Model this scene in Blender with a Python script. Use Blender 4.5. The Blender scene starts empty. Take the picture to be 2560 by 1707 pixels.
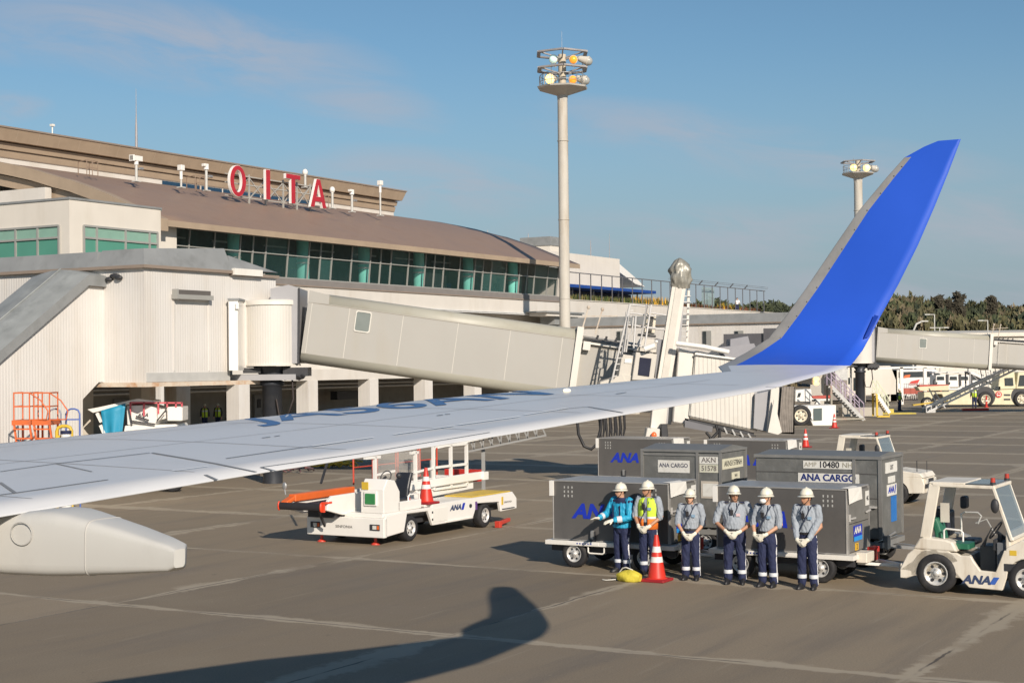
import bpy, bmesh, math, random
from mathutils import Vector, Matrix, noise as mnoise
R=math.radians; PI=math.pi
scene=bpy.context.scene; COL=scene.collection
random.seed(7)
# ---------------------------------------------------------------- camera
FPX=3900.0; CH=4.03; PITCH=R(0.815); ROLL=R(0.6); S60=math.sin(PI/3)
camd=bpy.data.cameras.new('camera'); cam=bpy.data.objects.new('camera',camd); COL.objects.link(cam)
camd.sensor_width=36; camd.lens=FPX/2560*36; camd.clip_end=6000; camd.clip_start=0.1
cam.matrix_world=Matrix.Translation((0,0,CH))@Matrix.Rotation(PI/2+PITCH,4,'X')@Matrix.Rotation(-ROLL,4,'Z')
scene.camera=cam
scene.view_settings.view_transform='Standard'; scene.view_settings.look='None'
scene.view_settings.exposure=0.14; scene.view_settings.gamma=1.0
# ---------------------------------------------------------------- frames: u runs along the terminal, f towards it
def ray(px,py):
    x=(px-1280.0)/FPX; y=-(py-853.5)/FPX
    c,s=math.cos(ROLL),math.sin(ROLL); x,y=x*c+y*s,-x*s+y*c
    cp,sp=math.cos(PITCH),math.sin(PITCH)
    return (x, cp-y*sp, sp+y*cp)
def uf(X,Y): return (.5*X+S60*Y, -S60*X+.5*Y)
def W(u,f,z=0): return Vector((.5*u-S60*f, S60*u+.5*f, z))
def aY(px,py,Y):
    r=ray(px,py); t=Y/r[1]; return (r[0]*t,Y,CH+r[2]*t)
def onZ(px,py,z=0):
    r=ray(px,py); t=(z-CH)/r[2]; u,f=uf(r[0]*t,r[1]*t); return (u,f,z)
def onF(px,py,f0):
    r=ray(px,py); u,f=uf(r[0],r[1]); t=f0/f; return (u*t,f0,CH+r[2]*t)
def onU(px,py,u0):
    r=ray(px,py); u,f=uf(r[0],r[1]); t=u0/u; return (u0,f*t,CH+r[2]*t)
# ---------------------------------------------------------------- sun and sky
SUNV=Vector(W(-1.31,-1.61,1.0)).normalized()      # towards the sun
SEL=math.asin(SUNV.z); SAZ=math.atan2(SUNV.x,SUNV.y)
sd=bpy.data.lights.new('sun','SUN'); sd.energy=4.8; sd.angle=R(0.55); sd.color=(1.0,0.885,0.76)
so=bpy.data.objects.new('sun',sd); COL.objects.link(so)
so.rotation_euler=SUNV.to_track_quat('Z','Y').to_euler()
wd=bpy.data.worlds.new('World'); scene.world=wd; wd.use_nodes=True
def build_world():
    nt=wd.node_tree; nt.nodes.clear(); N=nt.nodes.new; L=nt.links.new
    out=N('ShaderNodeOutputWorld'); bg=N('ShaderNodeBackground'); bg.inputs[1].default_value=0.073
    sky=N('ShaderNodeTexSky'); sky.sky_type='NISHITA'; sky.sun_disc=False
    sky.sun_elevation=SEL; sky.sun_rotation=SAZ; sky.air_density=1.0; sky.dust_density=0.3; sky.ozone_density=2.2; sky.altitude=100
    tc=N('ShaderNodeTexCoord'); sep=N('ShaderNodeSeparateXYZ'); L(tc.outputs['Generated'],sep.inputs[0])
    # thin streaks of cloud: a noise stretched along the horizon
    mp=N('ShaderNodeMapping'); mp.inputs['Scale'].default_value=(2.4,2.4,10.0); mp.inputs['Rotation'].default_value=(0,R(9),0)
    mp.inputs['Location'].default_value=(0.35,0.2,0.1)
    L(tc.outputs['Generated'],mp.inputs[0])
    n1=N('ShaderNodeTexNoise'); n1.inputs['Scale'].default_value=1.5; n1.inputs['Detail'].default_value=7; n1.inputs['Roughness'].default_value=.56; n1.inputs['Distortion'].default_value=.35
    L(mp.outputs[0],n1.inputs['Vector'])
    cr=N('ShaderNodeMapRange'); cr.interpolation_type='SMOOTHSTEP'; cr.inputs[1].default_value=.50; cr.inputs[2].default_value=.80; L(n1.outputs[0],cr.inputs[0])
    # more veil low down
    hz=N('ShaderNodeMapRange'); hz.inputs[1].default_value=0.0; hz.inputs[2].default_value=.30; hz.inputs[3].default_value=1.0; hz.inputs[4].default_value=.50; L(sep.outputs['Z'],hz.inputs[0])
    mu=N('ShaderNodeMath'); mu.operation='MULTIPLY'; L(cr.outputs[0],mu.inputs[0]); L(hz.outputs[0],mu.inputs[1])
    hb=N('ShaderNodeMapRange'); hb.interpolation_type='SMOOTHSTEP'; hb.inputs[1].default_value=0.0; hb.inputs[2].default_value=.21; hb.inputs[3].default_value=.9; hb.inputs[4].default_value=.0; L(sep.outputs['Z'],hb.inputs[0])
    tint=N('ShaderNodeMix'); tint.data_type='RGBA'; tint.blend_type='MULTIPLY'; tint.inputs[0].default_value=1; L(sky.outputs[0],tint.inputs[6]); tint.inputs[7].default_value=(.79,.975,1.03,1)
    m0=N('ShaderNodeMix'); m0.data_type='RGBA'; L(hb.outputs[0],m0.inputs[0]); L(tint.outputs[2],m0.inputs[6]); m0.inputs[7].default_value=(3.6,4.4,5.25,1)
    # cloud streaks: soft ellipses in direction space (X/Y, Z/Y), broken up by the noise
    def Mt(op,a,c=None,cl=False):
        n=N('ShaderNodeMath'); n.operation=op; n.use_clamp=cl
        for i,x in enumerate((a,c)):
            if x is None: continue
            if isinstance(x,(int,float)): n.inputs[i].default_value=x
            else: L(x,n.inputs[i])
        return n.outputs[0]
    yy=Mt('MAXIMUM',sep.outputs['Y'],.05); sx=Mt('DIVIDE',sep.outputs['X'],yy); sz=Mt('DIVIDE',sep.outputs['Z'],yy)
    cv=N('ShaderNodeCombineXYZ'); L(Mt('MULTIPLY',sx,9.0),cv.inputs[0]); L(Mt('MULTIPLY',Mt('ADD',sz,Mt('MULTIPLY',sx,.18)),34.0),cv.inputs[1])
    cn=N('ShaderNodeTexNoise'); cn.inputs['Scale'].default_value=1.0; cn.inputs['Detail'].default_value=8; cn.inputs['Roughness'].default_value=.6; cn.inputs['Distortion'].default_value=.6; L(cv.outputs[0],cn.inputs['Vector'])
    tot=None
    for cx,cz,tl,hl,hw,am in ((-.215,.208,-.17,.16,.034,.75),(-.10,.170,-.20,.07,.022,.6),(-.325,.168,0,.035,.012,.8),(-.055,.117,-.10,.10,.026,.65),(.10,.150,-.12,.12,.020,.55),(.20,.128,-.08,.14,.020,.5),(.14,.082,-.03,.17,.022,.55),(.30,.085,.02,.14,.030,.6),(.25,.045,0,.20,.018,.6),(-.30,.21,-.1,.1,.02,.4)):
        dx=Mt('SUBTRACT',sx,cx); dz=Mt('SUBTRACT',Mt('SUBTRACT',sz,cz),Mt('MULTIPLY',dx,tl))
        q=Mt('ADD',Mt('POWER',Mt('ABSOLUTE',Mt('DIVIDE',dx,hl)),2.0),Mt('POWER',Mt('ABSOLUTE',Mt('DIVIDE',dz,hw)),2.0))
        e=Mt('MULTIPLY',Mt('SUBTRACT',1.0,q,True),am); tot=e if tot is None else Mt('MAXIMUM',tot,e)
    thr=N('ShaderNodeMapRange'); thr.interpolation_type='SMOOTHSTEP'; thr.inputs[1].default_value=.30; thr.inputs[2].default_value=.66; L(cn.outputs[0],thr.inputs[0])
    cl=Mt('MULTIPLY',tot,thr.outputs[0],True)
    mx=N('ShaderNodeMix'); mx.data_type='RGBA'; L(cl,mx.inputs[0]); L(m0.outputs[2],mx.inputs[6]); mx.inputs[7].default_value=(5.4,5.6,6.4,1)
    L(mx.outputs[2],bg.inputs[0]); L(bg.outputs[0],out.inputs[0])
build_world()
scene.cycles.use_denoising=True
# ---------------------------------------------------------------- materials
def lin(c):
    return tuple(((v/255)/12.92 if v/255<=.04045 else ((v/255+.055)/1.055)**2.4) for v in c)
MATS={}
def pm(name,rgb,rough=.5,metal=0.0,var=.10,scale=2.0,bump=0.0,bscale=30,dirt=None,damt=.35,dscale=1.2,stripes=None,spec=.5,emit=None,es=0,alpha=None,trans=0,streak=False,coat=0):
    """procedural paint: base colour in 0..1 linear, broad variation, dirt patches, optional ribs (stripes=(axis,period,depth))"""
    if name in MATS: return MATS[name]
    m=bpy.data.materials.new(name); m.use_nodes=True; MATS[name]=m
    nt=m.node_tree; N=nt.nodes.new; L=nt.links.new; b=nt.nodes['Principled BSDF']
    b.inputs['Roughness'].default_value=rough; b.inputs['Metallic'].default_value=metal
    b.inputs['Specular IOR Level'].default_value=spec
    if coat: b.inputs['Coat Weight'].default_value=coat; b.inputs['Coat Roughness'].default_value=.15
    tc=N('ShaderNodeTexCoord')
    n=N('ShaderNodeTexNoise'); n.inputs['Scale'].default_value=scale; n.inputs['Detail'].default_value=6; L(tc.outputs['Object'],n.inputs['Vector'])
    mr=N('ShaderNodeMapRange'); mr.inputs[1].default_value=.25; mr.inputs[2].default_value=.75; mr.inputs[3].default_value=1-var; mr.inputs[4].default_value=1+var; L(n.outputs[0],mr.inputs[0])
    hs=N('ShaderNodeVectorMath'); hs.operation='SCALE'; hs.inputs[0].default_value=rgb; L(mr.outputs[0],hs.inputs['Scale'])
    last=hs.outputs[0]
    if dirt:
        mp=N('ShaderNodeMapping'); mp.inputs['Scale'].default_value=(1,1,.18) if streak else (1,1,1); L(tc.outputs['Object'],mp.inputs[0])
        n2=N('ShaderNodeTexNoise'); n2.inputs['Scale'].default_value=dscale; n2.inputs['Detail'].default_value=9; n2.inputs['Roughness'].default_value=.65; L(mp.outputs[0],n2.inputs['Vector'])
        r2=N('ShaderNodeMapRange'); r2.interpolation_type='SMOOTHSTEP'; r2.inputs[1].default_value=.46; r2.inputs[2].default_value=.72; r2.inputs[4].default_value=damt; L(n2.outputs[0],r2.inputs[0])
        mx=N('ShaderNodeMix'); mx.data_type='RGBA'; L(r2.outputs[0],mx.inputs[0]); L(last,mx.inputs[6]); mx.inputs[7].default_value=(*dirt,1); last=mx.outputs[2]
    L(last,b.inputs['Base Color'])
    rn=N('ShaderNodeMapRange'); rn.inputs[3].default_value=max(.03,rough-.08); rn.inputs[4].default_value=min(1,rough+.12); L(n.outputs[0],rn.inputs[0]); L(rn.outputs[0],b.inputs['Roughness'])
    hgt=None
    if bump:
        nb=N('ShaderNodeTexNoise'); nb.inputs['Scale'].default_value=bscale; nb.inputs['Detail'].default_value=4; L(tc.outputs['Object'],nb.inputs['Vector'])
        bp=N('ShaderNodeBump'); bp.inputs['Strength'].default_value=bump; bp.inputs['Distance'].default_value=.02; L(nb.outputs[0],bp.inputs['Height']); hgt=bp
        L(bp.outputs[0],b.inputs['Normal'])
    if stripes:
        ax,per,dep=stripes
        sp=N('ShaderNodeSeparateXYZ'); L(tc.outputs['Object'],sp.inputs[0])
        if ax=='XY':
            a=N('ShaderNodeMath'); a.operation='ADD'; L(sp.outputs['X'],a.inputs[0]); L(sp.outputs['Y'],a.inputs[1]); src=a.outputs[0]
        else: src=sp.outputs[ax]
        md=N('ShaderNodeMath'); md.operation='PINGPONG'; md.inputs[1].default_value=per/2; L(src,md.inputs[0])
        sr=N('ShaderNodeMapRange'); sr.interpolation_type='SMOOTHSTEP'; sr.inputs[1].default_value=per*.12; sr.inputs[2].default_value=per*.3; L(md.outputs[0],sr.inputs[0])
        bp=N('ShaderNodeBump'); bp.inputs['Strength'].default_value=dep; bp.inputs['Distance'].default_value=.03; L(sr.outputs[0],bp.inputs['Height'])
        if hgt: L(hgt.outputs[0],bp.inputs['Normal'])
        L(bp.outputs[0],b.inputs['Normal'])
    if emit: b.inputs['Emission Color'].default_value=(*emit,1); b.inputs['Emission Strength'].default_value=es
    if trans: b.inputs['Transmission Weight'].default_value=trans
    if alpha is not None: b.inputs['Alpha'].default_value=alpha
    return m
GR=(.20,.17,.13)   # grime
white=pm('white_paint',(.74,.72,.66),.38,var=.04,dirt=(.45,.40,.31),damt=.30,dscale=2.2,streak=True)
cleanwhite=pm('bright_white_paint',(.78,.76,.71),.3,var=.03,dirt=(.5,.46,.4),damt=.16,dscale=2,coat=.3)
cream=pm('cream_paint',(.72,.66,.50),.4,var=.05,dirt=(.4,.34,.24),damt=.25,dscale=2)
wornwhite=pm('worn_cream_white_paint',(.72,.67,.57),.42,var=.06,dirt=(.36,.27,.17),damt=.5,dscale=3.2,streak=True)
black=pm('black_rubber',(.018,.018,.02),.75,var=.25,scale=8,dirt=(.07,.065,.055),damt=.5,dscale=4)
darkm=pm('dark_metal',(.035,.036,.04),.5,var=.2,scale=5)
steel=pm('galvanised_steel',(.42,.42,.41),.42,metal=.6,var=.12,scale=6)
chrome=pm('wheel_rim_silver',(.66,.65,.62),.33,metal=.35,var=.1,scale=6,dirt=GR,damt=.35,dscale=9)
red=pm('red_paint',(.50,.03,.02),.4,var=.1)
orange=pm('orange_paint',(.68,.13,.025),.45,var=.1,dirt=(.4,.12,.04),damt=.3)
yellow=pm('yellow_paint',(.62,.42,.04),.5,var=.12)
navy=pm('navy_blue_paint',(.02,.05,.28),.4,var=.05)
anablue=pm('logo_blue',(.012,.035,.42),.38,var=.04)
skyblue=pm('sky_blue_paint',(.02,.28,.70),.4,var=.04)
glassd=pm('dark_window_glass',(.02,.03,.035),.06,spec=.8,var=.1)
clearg=pm('clear_glass',(.55,.62,.62),.04,alpha=.28,var=.02)
# ---------------------------------------------------------------- mesh builder
class MB:
    def __init__(s): s.v=[];s.f=[];s.m=[];s.s=[]
    def add(s,vs,fs,mat=0,sm=False,M=None):
        o=len(s.v)
        s.v+= [tuple(M@Vector(v)) for v in vs] if M else [tuple(v) for v in vs]
        for f in fs: s.f.append(tuple(i+o for i in f)); s.m.append(mat); s.s.append(sm)
        return s
    def bx(s,x0,x1,y0,y1,z0,z1,mat=0,M=None):
        v=[(x,y,z) for z in(z0,z1) for y in(y0,y1) for x in(x0,x1)]
        return s.add(v,[(0,2,3,1),(4,5,7,6),(0,1,5,4),(2,6,7,3),(0,4,6,2),(1,3,7,5)],mat,False,M)
    def bar(s,p,q,w,h=None,mat=0,up=(0,0,1)):
        """rectangular bar from p to q, w across, h along up"""
        h=w if h is None else h; p=Vector(p);q=Vector(q);d=(q-p)
        if d.length<1e-6: return s
        d.normalize(); up=Vector(up)
        if abs(d.dot(up))>.98: up=Vector((1,0,0)) if abs(d.x)<.9 else Vector((0,1,0))
        a=d.cross(up).normalized()*(w/2); b=a.cross(d).normalized()*(h/2)
        v=[p-a-b,p+a-b,p+a+b,p-a+b,q-a-b,q+a-b,q+a+b,q-a+b]
        return s.add(v,[(3,2,1,0),(4,5,6,7),(0,1,5,4),(1,2,6,5),(2,3,7,6),(3,0,4,7)],mat)
    def cyl(s,p,q,r0,r1=None,n=14,mat=0,caps=True,sm=True):
        r1=r0 if r1 is None else r1; p=Vector(p);q=Vector(q);d=(q-p).normalized()
        a=d.orthogonal().normalized(); b=d.cross(a)
        v=[];
        for c,r in((p,r0),(q,r1)):
            for i in range(n):
                t=2*PI*i/n; v.append(c+a*(r*math.cos(t))+b*(r*math.sin(t)))
        fs=[(i,(i+1)%n,n+(i+1)%n,n+i) for i in range(n)]
        s.add(v,fs,mat,sm)
        if caps: s.add(v,[tuple(range(n-1,-1,-1)),tuple(range(n,2*n))],mat)
        return s
    def tube(s,pts,r,n=8,mat=0,closed=False):
        pts=[Vector(p) for p in pts]; k=len(pts); rings=[]; prev=None
        for i,p in enumerate(pts):
            if closed: d=(pts[(i+1)%k]-pts[i-1])
            else: d=pts[min(i+1,k-1)]-pts[max(i-1,0)]
            d.normalize()
            if prev is None: a=d.orthogonal().normalized()
            else:
                a=prev-d*prev.dot(d)
                a=a.normalized() if a.length>1e-5 else d.orthogonal().normalized()
            prev=a; b=d.cross(a); rr=r[i] if isinstance(r,(list,tuple)) else r
            rings.append([p+a*(rr*math.cos(2*PI*j/n))+b*(rr*math.sin(2*PI*j/n)) for j in range(n)])
        return s.loft(rings,mat,closed_path=closed)
    def loft(s,rings,mat=0,caps=True,sm=True,closed_path=False,ring_closed=True):
        n=len(rings[0]); v=[p for r in rings for p in r]; k=len(rings); fs=[]
        for i in range(k if closed_path else k-1):
            a=i*n; b=((i+1)%k)*n
            for j in range(n if ring_closed else n-1): fs.append((a+j,a+(j+1)%n,b+(j+1)%n,b+j))
        s.add(v,fs,mat,sm)
        if caps and not closed_path and ring_closed: s.add(v,[tuple(range(n-1,-1,-1)),tuple(range((k-1)*n,k*n))],mat)
        return s
    def prism(s,poly,axis,a0,a1,mat=0,M=None):
        """polygon in the plane across axis, extruded from a0 to a1. axis x: poly=(y,z); y: (x,z); z: (x,y)"""
        n=len(poly)
        def P(p,a): return (a,p[0],p[1]) if axis=='x' else ((p[0],a,p[1]) if axis=='y' else (p[0],p[1],a))
        v=[P(p,a0) for p in poly]+[P(p,a1) for p in poly]
        fs=[(i,(i+1)%n,n+(i+1)%n,n+i) for i in range(n)]+[tuple(range(n-1,-1,-1)),tuple(range(n,2*n))]
        return s.add(v,fs,mat,False,M)
    def lathe(s,prof,c,axis='z',n=20,mat=0,sm=True,caps=True):
        rings=[]
        for r,h in prof:
            ring=[]
            for i in range(n):
                t=2*PI*i/n; a,b=r*math.cos(t),r*math.sin(t)
                ring.append(Vector(c)+(Vector((a,b,h)) if axis=='z' else (Vector((h,a,b)) if axis=='x' else Vector((b,h,a)))))
            rings.append(ring)
        return s.loft(rings,mat,caps,sm)
    def ell(s,c,rx,ry,rz,n=14,k=9,mat=0,M=None):
        v=[];fs=[]
        for i in range(k+1):
            ph=-PI/2+PI*i/k
            for j in range(n):
                t=2*PI*j/n; v.append(Vector((c[0]+rx*math.cos(ph)*math.cos(t),c[1]+ry*math.cos(ph)*math.sin(t),c[2]+rz*math.sin(ph))))
        for i in range(k):
            for j in range(n): fs.append((i*n+j,i*n+(j+1)%n,(i+1)*n+(j+1)%n,(i+1)*n+j))
        return s.add(v,fs,mat,True,M)
    def quad(s,a,b,c,d,mat=0): return s.add([a,b,c,d],[(0,1,2,3)],mat)
    def text(s,txt,M,size=1,mat=0,bold=0,shear=0,ext=0,sx=1,align='CENTER'):
        me=text_mesh(txt,size,bold,ext,align)
        H=Matrix(((sx,shear,0,0),(0,1,0,0),(0,0,1,0),(0,0,0,1)))
        s.add([v for v in me[0]],me[1],mat,False,M@H); return s
    def mesh(s,name,off=(0,0,0)):
        me=bpy.data.meshes.new(name); ox,oy,oz=off
        me.from_pydata([(a-ox,b-oy,c-oz) for a,b,c in s.v],[],s.f)
        me.polygons.foreach_set('material_index',s.m); me.polygons.foreach_set('use_smooth',s.s)
        return me
    def build(s,name,mats,parent=None,loc=(0,0,0),rot=(0,0,0),bevel=0,off=(0,0,0),segs=1,fix=True,weld=False):
        me=s.mesh(name,off)
        if not isinstance(mats,(list,tuple)): mats=[mats]
        for m in mats: me.materials.append(m)
        if fix or weld:
            bm=bmesh.new(); bm.from_mesh(me)
            if weld: bmesh.ops.remove_doubles(bm,verts=bm.verts,dist=1e-4)
            bmesh.ops.recalc_face_normals(bm,faces=bm.faces); bm.to_mesh(me); bm.free()
        o=bpy.data.objects.new(name,me); COL.objects.link(o)
        if parent: o.parent=parent
        o.location=loc; o.rotation_euler=rot
        if bevel:
            b=o.modifiers.new('bevel','BEVEL'); b.width=bevel; b.segments=segs; b.limit_method='ANGLE'; b.angle_limit=R(38); b.harden_normals=False
        return o
_tx={}
def text_mesh(txt,size,bold,ext,align='CENTER'):
    key=(txt,size,bold,ext,align)
    if key in _tx: return _tx[key]
    cu=bpy.data.curves.new('t','FONT'); cu.body=txt; cu.size=size; cu.offset=bold*size; cu.extrude=ext; cu.align_x=align; cu.align_y='CENTER'; cu.resolution_u=4
    o=bpy.data.objects.new('t',cu); COL.objects.link(o)
    dg=bpy.context.evaluated_depsgraph_get(); me=bpy.data.meshes.new_from_object(o.evaluated_get(dg))
    r=([tuple(v.co) for v in me.vertices],[tuple(p.vertices) for p in me.polygons])
    bpy.data.objects.remove(o); bpy.data.curves.remove(cu); bpy.data.meshes.remove(me)
    _tx[key]=r; return r
def face_M(p,right,up):
    """matrix laying text at p, reading along right, tops towards up"""
    r=Vector(right).normalized(); u=Vector(up).normalized(); n=r.cross(u).normalized(); u=n.cross(r)
    return Matrix(((r.x,u.x,n.x,p[0]),(r.y,u.y,n.y,p[1]),(r.z,u.z,n.z,p[2]),(0,0,0,1)))
NF=dict(right=(0,-1,0),up=(0,0,1))      # on a face towards -x (local): reads from +y to -y
def thing(name,label,cat,o=(0,0,0),rot=None,group=None,world=False):
    """Empty at the thing's base. o in (u,f,z) (or world xyz). local x=u, local y=f"""
    e=bpy.data.objects.new(name,None); COL.objects.link(e); e.empty_display_size=.3
    e.location=o if world else W(*o); e.rotation_euler=(0,0,(0 if world else R(60))+(rot or 0))
    e['label']=label; e['category']=cat
    if group: e['group']=group
    return e
def tag(o,label,cat,group=None):
    o['label']=label; o['category']=cat
    if group: o['group']=group
    return o
def one(mb,name,mats,label,cat,o=(0,0,0),off=None,group=None,bevel=0,rot=0,**k):
    """a thing that is one mesh; verts given in absolute (u,f,z) when off is None"""
    ob=mb.build(name,mats,None,W(*o),(0,0,R(60)+rot),bevel,off if off is not None else o,**k)
    return tag(ob,label,cat,group)
def struct(o,kind='structure'): o['kind']=kind; return o
def dup(root,loc,rotz=None,label=None,group=None):
    r=root.copy(); COL.objects.link(r); r.location=loc
    if rotz is not None: r.rotation_euler=(0,0,rotz)
    if label: r['label']=label
    if group: r['group']=group
    for ch in list(root.children):
        c=ch.copy(); COL.objects.link(c); c.parent=r
        for g in ch.children:
            d=g.copy(); COL.objects.link(d); d.parent=c
    return r
# ---------------------------------------------------------------- ground
def ground_mat():
    m=bpy.data.materials.new('apron_asphalt'); m.use_nodes=True; nt=m.node_tree; N=nt.nodes.new; L=nt.links.new; b=nt.nodes['Principled BSDF']
    def M(op,a,c=None,d=None,clamp=False):
        n=N('ShaderNodeMath'); n.operation=op; n.use_clamp=clamp
        for i,x in enumerate((a,c,d)):
            if x is None: continue
            if isinstance(x,(int,float)): n.inputs[i].default_value=x
            else: L(x,n.inputs[i])
        return n.outputs[0]
    def NO(sc,det=5,vec=None,ro=.55):
        n=N('ShaderNodeTexNoise'); n.inputs['Scale'].default_value=sc; n.inputs['Detail'].default_value=det; n.inputs['Roughness'].default_value=ro; L(vec,n.inputs['Vector']); return n.outputs[0]
    def MR(x,a,c,d=0,e=1,sm=True):
        n=N('ShaderNodeMapRange'); n.interpolation_type='SMOOTHSTEP' if sm else 'LINEAR'
        for i,q in zip((1,2,3,4),(a,c,d,e)):
            if isinstance(q,(int,float)): n.inputs[i].default_value=q
            else: L(q,n.inputs[i])
        L(x,n.inputs[0]); return n.outputs[0]
    def MX(f,a,c):
        n=N('ShaderNodeMix'); n.data_type='RGBA'
        if isinstance(f,(int,float)): n.inputs[0].default_value=f
        else: L(f,n.inputs[0])
        for i,x in ((6,a),(7,c)):
            if isinstance(x,tuple): n.inputs[i].default_value=(*x,1)
            else: L(x,n.inputs[i])
        return n.outputs[2]
    tc=N('ShaderNodeTexCoord').outputs['Object']; sp=N('ShaderNodeSeparateXYZ'); L(tc,sp.inputs[0])
    wob=M('MULTIPLY',M('SUBTRACT',NO(.9,6,tc,.6),.5),.22)
    u=M('ADD',sp.outputs['X'],wob); f=M('ADD',sp.outputs['Y'],wob)
    S=6.87
    def cell(x,o): return M('DIVIDE',M('SUBTRACT',x,o),S)
    cu,cf=cell(u,19.7),cell(f,5.6)
    du=M('MULTIPLY',M('ABSOLUTE',M('SUBTRACT',M('FRACT',M('ADD',cu,.5)),.5)),S)
    df=M('MULTIPLY',M('ABSOLUTE',M('SUBTRACT',M('FRACT',M('ADD',cf,.5)),.5)),S)
    # light worn band along the joints, its width wanders
    wn=NO(.16,3,tc); wn2=NO(1.9,6,tc,.7)
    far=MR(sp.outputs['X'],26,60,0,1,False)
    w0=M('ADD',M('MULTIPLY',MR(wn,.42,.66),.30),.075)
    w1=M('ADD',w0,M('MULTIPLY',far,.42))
    wu=M('MULTIPLY',w1,MR(wn2,.3,.7,.55,1.35)); 
    wn3=NO(.21,3,M and tc)
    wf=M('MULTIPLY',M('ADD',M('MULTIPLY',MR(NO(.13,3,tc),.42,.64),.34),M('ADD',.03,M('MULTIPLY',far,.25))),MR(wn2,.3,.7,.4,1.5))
    bu=MR(du,M('MULTIPLY',wu,.55),M('MULTIPLY',wu,1.15),1,0); bf=MR(df,M('MULTIPLY',wf,.5),M('MULTIPLY',wf,1.2),1,0)
    br=MR(NO(.33,4,tc),.36,.48)          # breaks in the cross joints
    bf=M('MULTIPLY',bf,br)
    band=M('MAXIMUM',bu,bf)
    # slab tint
    fl=N('ShaderNodeCombineXYZ'); L(M('FLOOR',cu),fl.inputs[0]); L(M('FLOOR',cf),fl.inputs[1])
    wh=N('ShaderNodeTexWhiteNoise'); wh.noise_dimensions='2D'; L(fl.outputs[0],wh.inputs['Vector'])
    base=MX(MR(wh.outputs[0],0,1,0,1,False),(.190,.152,.104),(.278,.223,.153))
    # long soft tyre streaks and mottling
    mp=N('ShaderNodeMapping'); mp.inputs['Rotation'].default_value=(0,0,R(-24)); mp.inputs['Scale'].default_value=(.12,1.3,1); L(tc,mp.inputs[0])
    st=NO(.9,6,mp.outputs[0],.6)
    base=MX(M('MULTIPLY',MR(st,.45,.75),.55),base,(.145,.125,.102))
    mot=NO(.35,7,tc,.62); base=MX(M('MULTIPLY',MR(mot,.5,.75),.45),base,(.25,.212,.155))
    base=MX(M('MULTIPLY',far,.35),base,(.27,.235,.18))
    oil=MR(NO(1.3,5,tc,.65),.67,.76,0,.6); base=MX(oil,base,(.045,.04,.036))
    sp1=MR(NO(3.4,4,tc,.7),.66,.72,0,.35); base=MX(sp1,base,(.10,.085,.068)); sp2=MR(NO(5.2,3,tc,.6),.70,.76,0,.5); base=MX(sp2,base,(.36,.31,.23))
    mp2=N('ShaderNodeMapping'); mp2.inputs['Rotation'].default_value=(0,0,R(38)); mp2.inputs['Scale'].default_value=(.25,5,1); L(tc,mp2.inputs[0]); base=MX(MR(NO(1.0,5,mp2.outputs[0],.6),.60,.70,0,.28),base,(.33,.29,.22))
    fine=NO(38,6,tc,.7); 
    fs=N('ShaderNodeVectorMath'); fs.operation='SCALE'; L(base,fs.inputs[0]); L(MR(fine,.3,.7,.78,1.22,False),fs.inputs['Scale']); base=fs.outputs[0]
    col=MX(M('MULTIPLY',band,.8),base,(.39,.335,.25))
    # dark crack in the joint
    ck=M('MULTIPLY',MR(M('MINIMUM',du,df),.012,.03,1,0),MR(NO(.4,4,tc),.44,.54)); col=MX(M('MULTIPLY',ck,.75),col,(.035,.03,.027))
    L(col,b.inputs['Base Color']); 
    L(MR(mot,.3,.7,.62,.82,False),b.inputs['Roughness']); b.inputs['Specular IOR Level'].default_value=.35
    bp=N('ShaderNodeBump'); bp.inputs['Strength'].default_value=.35; bp.inputs['Distance'].default_value=.01; L(fine,bp.inputs['Height']); L(bp.outputs[0],b.inputs['Normal'])
    return m
g=MB(); 
xs=[-3000,-200,-60,0,20,40,60,90,130,200,400,3000]
for i in range(len(xs)-1):
    for j in range(len(xs)-1):
        g.quad((xs[i],xs[j],0),(xs[i+1],xs[j],0),(xs[i+1],xs[j+1],0),(xs[i],xs[j+1],0))
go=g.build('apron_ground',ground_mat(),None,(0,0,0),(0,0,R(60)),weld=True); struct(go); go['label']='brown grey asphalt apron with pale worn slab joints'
# ---------------------------------------------------------------- aircraft wing
WB=math.tan(R(5.0)); WA=4.0224-WB*15.7
def wz(u): return WA+WB*u
def onwing(px,py):
    r=ray(px,py); u,f=uf(r[0],r[1]); t=(WA-CH)/(r[2]-WB*u); return (u*t,f*t)
def interp(tab,u):
    tab=sorted(tab)
    if u<=tab[0][0]: a,b=tab[0],tab[1]
    elif u>=tab[-1][0]: a,b=tab[-2],tab[-1]
    else:
        for a,b in zip(tab,tab[1:]):
            if a[0]<=u<=b[0]: break
    return a[1]+(b[1]-a[1])*(u-a[0])/(b[0]-a[0])
LEt=[onwing(x,y) for x,y in ((0,1111),(340,1078),(640,1047),(936,1013),(1270,982),(1400,971),(1591,952))]
TEt=[onwing(x,y) for x,y in ((0,1290),(268,1245),(543,1197),(899,1143),(1270,1085),(1725,1008),(1910,977))]
TEt.append((14.55,onU(2085,948,14.55)[1]))
s=(LEt[-1][1]-LEt[0][1])/(LEt[-1][0]-LEt[0][0])
def LEf(u): return LEt[0][1]+s*(u-LEt[0][0]) if u<LEt[0][0] else interp(LEt,u)
def TEf(u): return interp(TEt,u) if u>TEt[0][0] else TEt[0][1]+(TEt[-2][1]-TEt[0][1])/(TEt[-2][0]-TEt[0][0])*(u-TEt[0][0])
UP=.013
def crest(t):  # upper surface camber over the chord line (fraction of chord)
    return UP*(math.sin(PI*min(1,max(0,t))**.62))
def zsurf(u,f):
    l,t=LEf(u),TEf(u); c=l-t; return wz(u)+crest((l-f)/c)*c
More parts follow.
